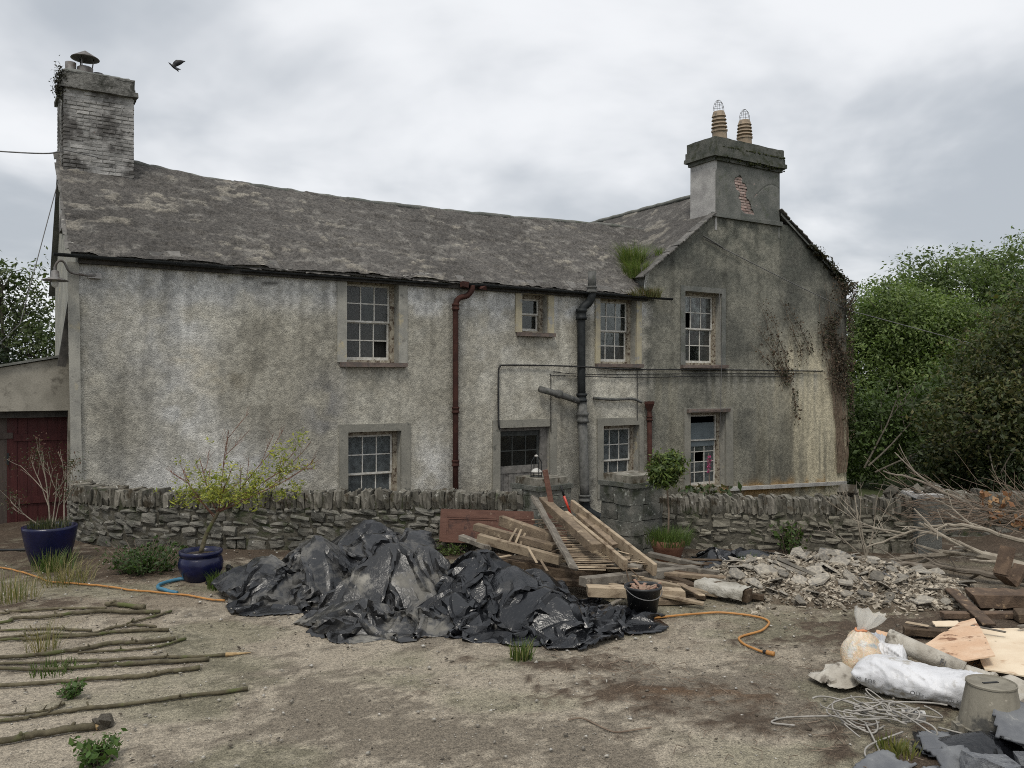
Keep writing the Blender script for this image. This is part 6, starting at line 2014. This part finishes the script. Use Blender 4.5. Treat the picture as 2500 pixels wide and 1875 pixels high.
def pillow(name, mt, p, q, w_, h, seed, label, nu=90, nv=56, taper=.12, wr_=.010, group=None):
    p, q = Vector(p), Vector(q)
    d = q - p; L = d.length; d.normalize()
    sd = Vector((-d.y, d.x, 0)).normalized()
    V = []
    for i in range(nu):
        u = i / (nu - 1)
        e = (1 - abs(2 * u - 1) ** 5) ** .5 * (1 - taper * math.sin(u * 9 + seed))
        e = max(e, .06)
        for j in range(nv):
            a = 2 * math.pi * j / nv
            ca, sa_ = math.cos(a), math.sin(a)
            ca = math.copysign(abs(ca) ** .8, ca); sa_ = math.copysign(abs(sa_) ** .8, sa_)
            rdg = max(0.0, 1 - abs(2 * float(vn(u * 7 + 2.5 * ca, sa_ * 2.0 + u * 3 + seed, seed)) - 1) * 3.2); rd2 = max(0.0, 1 - abs(2 * float(vn(u * 15 + ca, a * 1.4 + u * 4, seed + 1)) - 1) * 3)
            fold = wr_ * (rdg ** 1.5 * 1.1 + rd2 * .5 - .3) + wr_ * 1.2 * (float(vn(u * 4, a * 1.2, seed + 2)) - .5)
            wob = 1 + fold / max(w_, .05) * 2
            ew = 1 - .25 * (abs(2 * u - 1) ** 8)
            V.append(p + d * L * u + sd * w_ * ca * wob * ew + Vector((0, 0, h * (.92 + sa_ * e * wob))))
    Fc = []
    for i in range(nu - 1):
        for j in range(nv):
            k = (j + 1) % nv
            Fc.append((i * nv + j, i * nv + k, (i + 1) * nv + k, (i + 1) * nv + j))
    Fc += [tuple(range(nv - 1, -1, -1)), tuple((nu - 1) * nv + j for j in range(nv))]
    o = mk(name, [v - p for v in V], Fc, MAT[mt], None, True, loc=p)
    return tag(o, label, 'sack', group)


def lettering(text, size, loc, rot, parent, ext=.0008):
    cu = bpy.data.curves.new('lettering', 'FONT'); cu.body = text; cu.size = size; cu.extrude = ext
    cu.space_character = 1.05
    o = bpy.data.objects.new('lettering', cu); o.location = loc; o.rotation_euler = rot
    COL.objects.link(o)
    bpy.context.view_layer.update()
    me = bpy.data.meshes.new_from_object(o.evaluated_get(bpy.context.evaluated_depsgraph_get()))
    bpy.data.objects.remove(o)
    me.materials.clear(); me.materials.append(MAT['print_black'])
    o = bpy.data.objects.new('lettering', me); o['kind'] = 'stuff'; o.location = loc; o.rotation_euler = rot
    return link(o, parent)


sk = pillow('sack', 'sack_white', (2.86, 6.88, 0), (3.74, 6.20, 0), .20, .125, 3, 'plump white plastic sack lying behind the upturned bucket')
yaw = math.atan2(6.20 - 6.88, 3.74 - 2.86)


def sack_text(txt, s0, size, up):
    d = Vector((math.cos(yaw), math.sin(yaw), 0)); sd = Vector((math.sin(yaw), -math.cos(yaw), 0))
    return lettering(txt, size, d * s0 + sd * .2155 + Vector((0, 0, up)), (R(78), 0, yaw), sk)


sack_text('M  FOR', .06, .045, .085)
sack_text('OLLAS', .46, .045, .065)
sack_text('10 MO', .72, .045, .06)
o = pillow('sack', 'sack_white', (3.02, 7.38, 0), (3.42, 7.15, 0), .15, .13, 8, 'smaller white sack with black print half hidden behind the big one', wr_=.014)
lettering('FILLA', .07, (.22, -.165, .14), (R(62), R(-20), R(-28)), o)
for (cx_, cy_, lx, ly, rot, lumps, sd, lab) in (
        (2.74, 6.92, .62, .5, .3, [(2.75, 6.93, .18, .16, .14)], 111, 'limp dirty sack end crumpled at the left of the white sack'),
        (3.92, 6.82, .95, .55, -.6, [(3.8, 6.9, .25, .16, .12), (4.05, 6.72, .2, .15, .10)], 114, 'grubby flattened sack between the boards and the bucket'),
        (3.98, 6.22, .75, .6, -.2, [(3.95, 6.25, .25, .2, .14)], 117, 'brownish empty sack at the right edge behind the bucket')):
    o = tarp('sack', cx_, cy_, lx, ly, rot, (.76, .76), lumps, 'sack_dirty', sd, s=.022, amp=.10, fs=3.0, steps=60)
    tag(o, lab, 'sack')
# rolled sheet
V = []
n = 16
for i in range(2):
    for j in range(n):
        a = .4 + 4.4 * j / (n - 1)
        r_ = .075 + .004 * j / n
        V.append(Vector((.62 * i, r_ * math.cos(a), .085 + r_ * math.sin(a))))
ro = mk('rolled_sheet', V, [(j, j + 1, n + j + 1, n + j) for j in range(n - 1)], MAT['sack_dirty'], None, True, loc=(3.28, 7.28, .17), rot=(0, R(16), R(-38)))
md = ro.modifiers.new('thickness', 'SOLIDIFY'); md.thickness = .008
tag(ro, 'stiff pale bag rolled into an open tube on top of the sacks', 'roll')
lettering('Fi', .07, (.44, -.083, .085), (R(80), 0, 0), ro)


def board(label, P, th, mt, name='board', cat='board'):
    c = [Vector(p) for p in P]
    o0 = c[0]
    # ragged outline
    out = []
    n = len(c)
    for i in range(n):
        a, b = c[i], c[(i + 1) % n]
        for k in range(7):
            q = a.lerp(b, k / 7)
            if k:
                q = q + Vector((rnd.uniform(-.008, .008), rnd.uniform(-.008, .008), 0))
            out.append(q - o0)
    n = len(out)
    V = out + [q + Vector((0, 0, th)) for q in out]
    o = mk(name, V, [tuple(range(n - 1, -1, -1)), tuple(range(n, 2 * n))] + [(i, (i + 1) % n, n + (i + 1) % n, n + i) for i in range(n)], MAT[mt], loc=o0)
    return tag(o, label, cat)


board('orange-stained pinkish plasterboard sheet with brown dirt', [(3.62, 7.46, .05), (3.78, 7.04, .10), (4.10, 7.02, .16), (4.62, 8.26, .12), (4.45, 8.24, .08)], .012, 'plasterboard_pink')
board('cream plasterboard sheet with torn right edge', [(4.0, 7.0, .05), (4.28, 6.66, .09), (5.02, 8.1, .07), (4.5, 8.18, .04)], .012, 'plasterboard_cream')
board('small pale offcut of board beside the knotted bag', [(3.4, 7.86, .03), (3.6, 7.80, .03), (3.68, 7.90, .04), (3.48, 7.97, .03)], .01, 'plasterboard_cream')
board('pink offcut leaning between the bag and the sacks', [(3.2, 7.5, .03), (3.44, 7.38, .03), (3.52, 7.5, .18), (3.36, 7.62, .2)], .01, 'plasterboard_pink')
board('cream offcut behind the pinkish plasterboard', [(4.25, 8.3, .03), (4.5, 8.3, .03), (4.55, 8.45, .04), (4.3, 8.47, .03)], .012, 'plasterboard_cream')
SC = 'planks scattered at the right'
timber((4.93, 9.3, .16), (4.78, 8.28, .06), .13, .025, 'rust_wood', 'dark brown plank pointing down at the boards', jit=.05, name='plank', cat='plank', group=SC)
timber((4.5, 8.66, .05), (5.3, 8.66, .05), .10, .06, 'rust_wood', 'dark plank lying level behind the boards', jit=.06, name='plank', cat='plank', group=SC)
timber((3.84, 8.12, .05), (4.24, 8.02, .05), .12, .07, 'dark_rot', 'short rotten block left of the boards', jit=.10, name='plank', cat='plank', group=SC)
timber((3.9, 8.2, .11), (4.06, 8.06, .11), .06, .012, 'pale_wood', 'little pale slip of wood on the rotten block', jit=.05, name='plank', cat='plank', group=SC)
timber((5.08, 9.15, .10), (6.1, 9.0, .12), .30, .15, 'rust_wood', 'massive rotten timber baulk at the right edge', jit=.14, seg=8, name='plank', cat='timber', group=SC)
timber((5.2, 8.55, .07), (6.1, 8.35, .09), .22, .10, 'dark_rot', 'dark rotten timber in front of the baulk', jit=.12, seg=6, name='plank', cat='timber', group=SC)
timber((4.45, 8.02, .13), (4.66, 7.80, .13), .04, .012, 'grey_wood', 'greenish lath lying on the cream board', jit=.04, name='plank', cat='plank', group=SC)
timber((4.9, 8.0, .12), (5.4, 8.12, .14), .04, .03, 'grey_wood', 'grey pole poking in beyond the cream board', jit=.05, name='plank', cat='plank', group=SC)
timber((4.98, 7.55, .05), (5.5, 7.5, .05), .1, .04, 'rust_wood', 'brown board end right of the cream board', jit=.08, name='plank', cat='plank', group=SC)
timber((4.85, 7.2, .05), (5.4, 7.1, .06), .12, .06, 'dark_rot', 'black rotten board end at the right edge', jit=.08, name='plank', cat='plank', group=SC)

# knotted see-through rubbish bag
def bag_mat(name):
    m = bpy.data.materials.new(name); m.use_nodes = True
    t = m.node_tree
    for x in list(t.nodes):
        t.nodes.remove(x)
    q = NT(t)
    vec = q.n('ShaderNodeTexCoord').outputs['Object']
    f1 = q.rng(q.noise(vec, 6, 4, .6, .4), .42, .62); f2 = q.rng(q.noise(q.vmath('ADD', vec, (3.1, 1, 2)), 5, 3), .56, .64)
    c = q.mix(f1, (.60, .46, .31), (.64, .56, .45)); c = q.mix(f2, c, (.58, .56, .51))
    f3 = q.rng(q.noise(q.vmath('ADD', vec, (7.2, 4, 1)), 6, 3), .60, .72); c = q.mix(f3, c, (.30, .35, .36))
    p = q.n('ShaderNodeBsdfPrincipled', Roughness=.35); q.put(p.inputs['Base Color'], c)
    q.put(p.inputs['Normal'], q.n('ShaderNodeBump', Strength=1.0, Distance=.02, Height=q.noise(vec, 11, 4, .6, 1.0)).outputs[0])
    p.inputs['Subsurface Weight'].default_value = .15
    q.n('ShaderNodeOutputMaterial', Surface=p.outputs[0])
    MAT[name] = m
    m2 = bpy.data.materials.new(name + '_neck'); m2.use_nodes = True
    q = NT(m2.node_tree); p = m2.node_tree.nodes['Principled BSDF']
    p.inputs['Base Color'].default_value = (.74, .71, .64, 1); p.inputs['Roughness'].default_value = .35
    tr = q.n('ShaderNodeBsdfTransparent'); tl_ = q.n('ShaderNodeBsdfTranslucent', Color=(.8, .78, .72, 1))
    mx1 = q.n('ShaderNodeMixShader', _0=.4, _1=p.outputs[0], _2=tl_.outputs[0])
    mx2 = q.n('ShaderNodeMixShader', _0=.25, _1=mx1.outputs[0], _2=tr.outputs[0])
    q.put(m2.node_tree.nodes['Material Output'].inputs['Surface'], mx2.outputs[0])
    MAT[name + '_neck'] = m2


bag_mat('bag')
bg = tag(empty('rubbish_bag', (3.03, 7.18, gz1(3.03, 7.18))), 'knotted translucent bag full of orange rubbish', 'bag')
prof = [(.001, .0), (.13, .0), (.175, .05), (.19, .13), (.175, .22), (.13, .29), (.075, .34), (.04, .365)]
V = []; n = 34
for (r_, z) in prof:
    for k in range(n):
        a = 2 * math.pi * k / n
        pl_ = 1 + (.10 * math.sin(9 * a) + .06 * math.sin(14 * a + 1)) * sm(z, .2, .36) + .34 * (float(vn(math.cos(a) * 2 + 5, math.sin(a) * 2 + z * 7, 3)) - .5) + .10 * (abs(float(vn(a * 3, z * 16, 6)) - .5) * 2 - .5)
        V.append((r_ * math.cos(a) * pl_, r_ * math.sin(a) * pl_ * .9, z))
o = mk('body', V, [(i * n + k, i * n + (k + 1) % n, i * n + n + (k + 1) % n, i * n + n + k) for i in range(len(prof) - 1) for k in range(n)], MAT['bag'], bg, True)
o.modifiers.new('smooth', 'SUBSURF').render_levels = 1
V = []
for i, (r_, z) in enumerate(((.036, .36), (.045, .385), (.075, .42), (.105, .47), (.12, .52))):
    for k in range(n):
        a = 2 * math.pi * k / n
        s_ = 1 + .10 * math.sin(3 * a + .5) * (i / 4) + .10 * math.sin(11 * a) + .06 * math.sin(17 * a + 1)
        V.append((r_ * math.cos(a) * s_ * 1.0 + .022 * i, r_ * math.sin(a) * s_ * .8, z + (-.03 * math.cos(a) + .012 * math.sin(5 * a) + .012 * math.sin(9 * a + 1)) * (i / 4)))
mk('neck', V, [(i * n + k, i * n + (k + 1) % n, i * n + n + (k + 1) % n, i * n + n + k) for i in range(4) for k in range(n)], MAT['bag_neck'], bg, True)
mat('orange_tie', (.62, .26, .13), rough=.5)
MB().tube([(.045 * math.cos(u), .038 * math.sin(u), .365 + .006 * math.sin(u * 3)) for u in np.linspace(0, 6.283, 18)], .010, 6).build('tie', MAT['orange_tie'], bg, True)

# upturned mortar bucket
mat('mortar_bucket', (.155, .14, .11), (.24, .22, .175), scale=5, stretch=(1, 1, .35), spots=(((.07, .068, .062), 5, .54, .68), ((.34, .31, .25), 16, .64, .73)), rough=.85, bump=((25, .008),))
bu = tag(empty('bucket', (3.43, 5.92, gz1(3.43, 5.92))), 'upturned mortar-caked bucket in front of the white sack', 'bucket')
m = MB(); n = 40
prof = [(.235, .0), (.222, .012), (.225, .045), (.212, .05), (.160, .335), (.166, .34), (.166, .352), (.158, .355), (.152, .345), (.02, .343)]
V = []
for i, (r_, z) in enumerate(prof):
    for k in range(n):
        a = 2 * math.pi * k / n
        rib = 1 + (.018 if (k % 5 == 0 and 2 < i < 5) else 0)
        V.append((r_ * rib * math.cos(a), r_ * rib * math.sin(a), z))
m.add(V, [(i * n + k, i * n + (k + 1) % n, i * n + n + (k + 1) % n, i * n + n + k) for i in range(len(prof) - 1) for k in range(n)] + [tuple((len(prof) - 1) * n + k for k in range(n))])
m.build('shell', MAT['mortar_bucket'], bu, True).data.set_sharp_from_angle(angle=.7)
m = MB(); m.beam((-.06, 0, .3455), (.06, .02, .3455), .02, .006); m.build('base_mark', MAT['black_rubber'], bu)
m = MB(); m.box(-.262, -.21, -.05, .05, .005, .055, .008); m.build('lug', MAT['mortar_bucket'], bu)

# tangle of old cable
mat('grey_cable', (.24, .225, .2), (.33, .31, .28), scale=12, rough=.6, spec=.3, spots=(((.12, .105, .085), 8, .58, .7),))
r1 = random.Random(80)
ct_ = tag(empty('cable_tangle', (2.65, 6.02, gz1(2.65, 6.02))), 'tangle of loose grey electric cable in the right foreground', 'cable')
for k in range(16):
    cx_, cy_ = r1.gauss(0, .22), r1.gauss(0, .14)
    a0 = r1.uniform(0, 6.28); rr = r1.uniform(.10, .34); el = r1.uniform(.35, .8); turn = r1.uniform(3.5, 9)
    ph = r1.uniform(0, 3)
    pts = []
    for i in range(30):
        a = a0 + turn * i / 29
        r_ = rr * (1 + .35 * math.sin(a * .7 + ph))
        x, y = r_ * math.cos(a), r_ * math.sin(a) * el
        x, y = cx_ + x * math.cos(ph) - y * math.sin(ph) * .5, cy_ + x * math.sin(ph) * .4 + y
        pts.append((x, y, .015 + .035 * (1 + math.sin(a * 1.7 + k)) * (.4 + .6 * r1.random() * 0 + .3) + .003 * k))
    MB().tube(pts, r1.choice((.0055, .007, .007)), 5).build('cable', MAT['grey_cable'], ct_, True)
for P in ([(-.6, -.02, .02), (-.75, .03, .02), (-.62, .12, .02), (-.3, .1, .04), (-.12, .05, .05)], [(-.1, -.05, .05), (-.16, -.4, .02), (-.24, -.62, .02), (-.3, -.55, .02), (-.22, -.38, .03), (.1, -.2, .05)], [(.1, .2, .06), (.02, .38, .04), (.04, .55, .02)], [(.4, -.1, .04), (.75, -.35, .02), (.9, -.5, .02)]):
    MB().tube(curve_pts(P, 8), .007, 5).build('cable', MAT['grey_cable'], ct_, True)
m = MB(); m.box(-.08, .08, -.035, .035, 0, .075, .002)
o = m.build('socket_box', MAT['white_enamel'], loc=(2.98, 6.14, gz1(2.98, 6.14)), rot=(0, 0, R(-20))); tag(o, 'small white plastic socket box beside the cable tangle', 'box')
for x in (-.05, 0, .05):
    m = MB(); m.box(x - .008, x + .008, -.03, -.005, .0752, .078); m.build('slot', MAT['print_black'], o)

# broken slates and black sheet in the bottom right corner
mat('blue_slate', (.115, .12, .13), (.185, .19, .195), scale=4, spots=(((.30, .295, .28), 8, .64, .72), ((.06, .062, .068), 3, .55, .7)), var=.2, bump=((18, .01), (60, .004)), rough=.75, spec=.35, coord='obj')
SL2 = [((2.42, 5.36, .03), .34, (.12, -.1, .5), 'long slate split along its left edge in the bottom right corner'), ((2.86, 5.28, .10), .36, (.5, .05, .2), 'broad grey slate propped at the bottom edge below the bucket'), ((3.10, 5.32, .07), .20, (.3, .1, 1.5), 'small slate wedge between the bigger foreground slates'),
       ((3.42, 5.46, .10), .42, (.35, -.1, 2.4), 'large slate with pale scuffs right of centre at the bottom edge'), ((3.50, 5.66, .17), .5, (.25, -.25, .9), 'biggest bluish slate leaning against the upturned bucket'), ((2.92, 5.68, .04), .34, (.1, .05, 1.2), 'flat dark slate lying between the cable and the bucket'),
       ((3.2, 5.1, .06), .4, (.15, .1, 2.0), 'slate half cut off by the bottom edge'), ((2.62, 5.2, .03), .3, (.1, .0, .2), 'dark slate flat on the soil by the split one')]
r1 = random.Random(90)
for (p, s_, rt, lab) in SL2:
    nx_, ny_ = 26, 18
    sd = r1.randrange(1000)
    U, Vv = np.meshgrid(np.linspace(-1, 1, nx_), np.linspace(-1, 1, ny_))
    U, Vv = U.ravel(), Vv.ravel()
    lay = np.floor(fbm(U * 1.1, Vv * 1.1 + sd, 4, sd) * 6) * .006
    Z_ = lay + .008 * fbm(U * 3, Vv * 3, 3, sd + 1)
    fc = gridf(nx_, ny_)
    rr = np.maximum(np.abs(U + .2 * Vv), np.abs(Vv - .1 * U)) + .55 * (fbm(U * 1.6, Vv * 1.6, 4, sd + 2) - .5)
    fc = fc[(rr[fc] < .82).all(1)]
    o = mk('roof_slate', np.stack([U * s_ * .62, Vv * s_ * .42, Z_], 1), fc, MAT['blue_slate'], loc=(p[0], p[1], p[2] + gz1(p[0], p[1])), rot=rt)
    md = o.modifiers.new('thickness', 'SOLIDIFY'); md.thickness = .016
    tag(o, lab, 'slate', 'slates in the bottom right corner')
RK = stone_meshes('stone_lump', 'blue_slate', 4, .25, .3, 133)
for k, (x, y, z, sx, sy, sz, lab) in enumerate(((2.98, 5.16, .08, .26, .2, .14, 'angular grey stone lump at the bottom edge, left of the bigger slates'), (3.62, 5.30, .10, .3, .24, .18, 'large grey stone lump in the very corner of the picture'), (3.30, 5.22, .07, .2, .16, .12, 'small grey stone lump between the corner slates'))):
    o = put_mesh('stone_lump', RK[k], (x, y, z), (k * .5, .2, k * 1.3), None, (sx, sy, sz)); tag(o, lab, 'stone')
o = tarp('plastic_scrap', 3.15, 5.58, .9, .6, -.3, (.8, .75), [(3.2, 5.6, .3, .2, .12)], 'plastic_black', 93, s=.03, amp=.08, fs=2.5, steps=60)
tag(o, 'scrap of black plastic under the foreground slates', 'plastic sheet')

# bent iron guard by the brush
gd = MB()
for (p, q) in (((0, 0, .42), (-.14, 0, .12)), ((-.14, 0, .12), (.06, 0, -.02)), ((.06, 0, -.02), (.24, 0, .18))):
    gd.beam(p, q, .16, .05, jit=.05, seg=3)
o = gd.build('iron_guard', MAT['rust_wood'], loc=(5.85, 9.75, .12), rot=(0, 0, R(25))); tag(o, 'rusty bent iron trough standing at the right edge', 'scrap metal')

# ------------------------------------------------------------------ small litter of the yard
rs = np.random.default_rng(99)
n = 9000
px_ = rs.uniform(-7, 7, n); py_ = 3.2 + 9.2 * rs.random(n) ** 1.2
s_ = .004 + .017 * rs.random(n) ** 5 + .0016 * rs.random(n) * (py_ / 4)
base = gz(px_, py_)
O = np.array([[1, 0, 0], [0, 1, 0], [-1, 0, 0], [0, -1, 0], [0, 0, .8], [0, 0, -.5]])
J = 1 + rs.normal(0, .25, (n, 6, 1))
ang = rs.random(n) * 6.28; ca, sa_ = np.cos(ang), np.sin(ang)
P = O[None] * J * s_[:, None, None] * np.array([1.3, .9, .7])
X = P[..., 0] * ca[:, None] - P[..., 1] * sa_[:, None]; Y = P[..., 0] * sa_[:, None] + P[..., 1] * ca[:, None]
P = np.stack([X + px_[:, None], Y + py_[:, None], P[..., 2] + base[:, None] + .004 + .015 * (s_ > .012)[:, None]], -1)
F8 = np.array([[0, 1, 4], [1, 2, 4], [2, 3, 4], [3, 0, 4], [1, 0, 5], [2, 1, 5], [3, 2, 5], [0, 3, 5]])
Fc = (F8[None] + (np.arange(n) * 6)[:, None, None]).reshape(-1, 3)
pal = np.array([(.33, .31, .27), (.22, .20, .17), (.12, .105, .085), (.42, .40, .36), (.07, .058, .045)])
c = pal[rs.choice(5, n, p=[.3, .25, .2, .12, .13])] * (.8 + .4 * rs.random((n, 1)))
mat('grit', (1, 1, 1), None, attr='col', rough=.95, spec=.15)
o = mk('gravel', P.reshape(-1, 3), Fc, MAT['grit'], None, False, attr={'col': np.repeat(c, 6, 0)}); tag(o, 'loose grit and pebbles strewn over the yard', 'gravel', None, 'stuff')
# clods, rootlets and torn stems in the soil
m = MB()
r1 = random.Random(101)
for k in range(420):
    cx_, cy_, sx, sy = r1.choice(((1.35, 6.75, .8, .3), (.9, 7.35, .35, .16), (2.1, 6.0, .5, .25), (-1.6, 4.5, .5, .3), (3.0, 7.6, .9, .35), (-4.8, 10.5, 1.2, .4), (3.4, 8.4, 1.0, .3), (2.8, 5.3, .6, .3)))
    x, y = r1.gauss(cx_, sx), r1.gauss(cy_, sy)
    a = r1.uniform(0, 6.28); L = r1.uniform(.04, .2)
    z = gz1(x, y) + .014
    m.tube([(x, y, z), (x + L * .5 * math.cos(a), y + L * .5 * math.sin(a), z + r1.uniform(0, .03)), (x + L * math.cos(a + .4), y + L * math.sin(a + .4), z)], .0028, 3)
o = m.build('litter', MAT['twig']); tag(o, 'dead stems and rootlets scattered on the soil', 'litter', None, 'stuff')

# ------------------------------------------------------------------ overhead wires
a = hw(-.06, 2.3, 7.0)
o = MB().tube(curve_pts([a, (-9.6, 16.2, 6.97), (-13.5, 16.2, 7.25)], 8), .014, 6).build('overhead_wire', MAT['wire'], None, True); tag(o, 'thick wire running level from the left chimney out of the picture', 'wire')
MB().tube([hw(-.09, 2.22, 7.02), hw(.55, 2.22, 6.95)], .012, 6).build('bracket', MAT['wire'], o)
a = hw(-.1, 2.6, 6.6)
o = MB().tube([a, (-9.1, 15.3, 3.55), (-9.6, 15.0, 2.9)], .009, 5).build('overhead_wire', MAT['wire'], None, True); tag(o, 'thin stay wire slanting down left of the chimney', 'wire')
a = hw(14.98, -.04, 6.3); b = hw(20.9, -.14, 4.66)
mid = [(a[i] + b[i]) / 2 for i in range(3)]
o = MB().tube([a, (mid[0], mid[1] - .02, mid[2] - .03), b, (15.5, 24, 3.0), (19.0, 23, 2.2)], .013, 6).build('overhead_wire', MAT['wire'], None, True); tag(o, 'wire crossing the gable and on in front of the trees', 'wire')
MB().tube([hw(14.85, -.08, 6.38), hw(15.6, -.08, 6.12)], .02, 6).build('bracket', MAT['grey_pipe'], o)

# ------------------------------------------------------------------ crow in flight
import bmesh
bm = bmesh.new()
rings = []
prof = [(-.20, .004), (-.17, .018), (-.13, .034), (-.05, .048), (.03, .05), (.10, .04), (.15, .03), (.19, .034), (.225, .022), (.25, .010), (.28, .002)]
for (x, r_) in prof:
    rings.append([bm.verts.new((x, r_ * math.cos(a), r_ * math.sin(a))) for a in [2 * math.pi * k / 8 + math.pi / 8 for k in range(8)]])
side = {}
for i in range(len(rings) - 1):
    for k in range(8):
        f_ = bm.faces.new((rings[i][k], rings[i + 1][k], rings[i + 1][(k + 1) % 8], rings[i][(k + 1) % 8]))
        side[(i, k)] = f_
bm.faces.new(rings[0]); bm.faces.new(rings[-1][::-1])
# tail fan
for v in rings[0]:
    v.co.y *= 9; v.co.x -= .06
for v in rings[1]:
    v.co.y *= 1.8
for sgn, k in ((1, 0), (-1, 4)):
    kk = 0 if sgn > 0 else 3
    fs_ = [side[(3, kk if sgn > 0 else 3)], side[(4, kk if sgn > 0 else 3)]]
    for step, (dy, dz, dx_, sc) in enumerate(((.07, .09, -.01, 1.25), (.08, .12, -.03, 1.15), (.05, .12, -.07, .55), (.03, .09, -.08, .3))):
        r_ = bmesh.ops.extrude_face_region(bm, geom=fs_)
        vs = [g_ for g_ in r_['geom'] if isinstance(g_, bmesh.types.BMVert)]
        nf = [g_ for g_ in r_['geom'] if isinstance(g_, bmesh.types.BMFace)]
        bmesh.ops.delete(bm, geom=fs_, context='FACES')
        c_ = sum((v.co for v in vs), Vector()) / len(vs)
        for v in vs:
            q = v.co - c_
            v.co = c_ + Vector((q.x * sc * (1.25 if step == 0 else 1), q.y * .5, q.z * .5)) + Vector((dx_, sgn * dy, dz if sgn > 0 else dz * .9))
        fs_ = nf
bmesh.ops.recalc_face_normals(bm, faces=bm.faces)
me = bpy.data.meshes.new('crow'); bm.to_mesh(me); bm.free()
mat('feather', (.012, .012, .014), (.02, .02, .022), scale=30, rough=.5)
me.materials.append(MAT['feather'])
for p_ in me.polygons:
    p_.use_smooth = True
o = bpy.data.objects.new('crow', me); link(o)
o.location = (-9.0, 22, 10.85); o.rotation_euler = (R(25), R(-40), R(200)); o.scale = (.62, .62, .62)
tag(o, 'black crow flying beside the left chimney', 'bird')
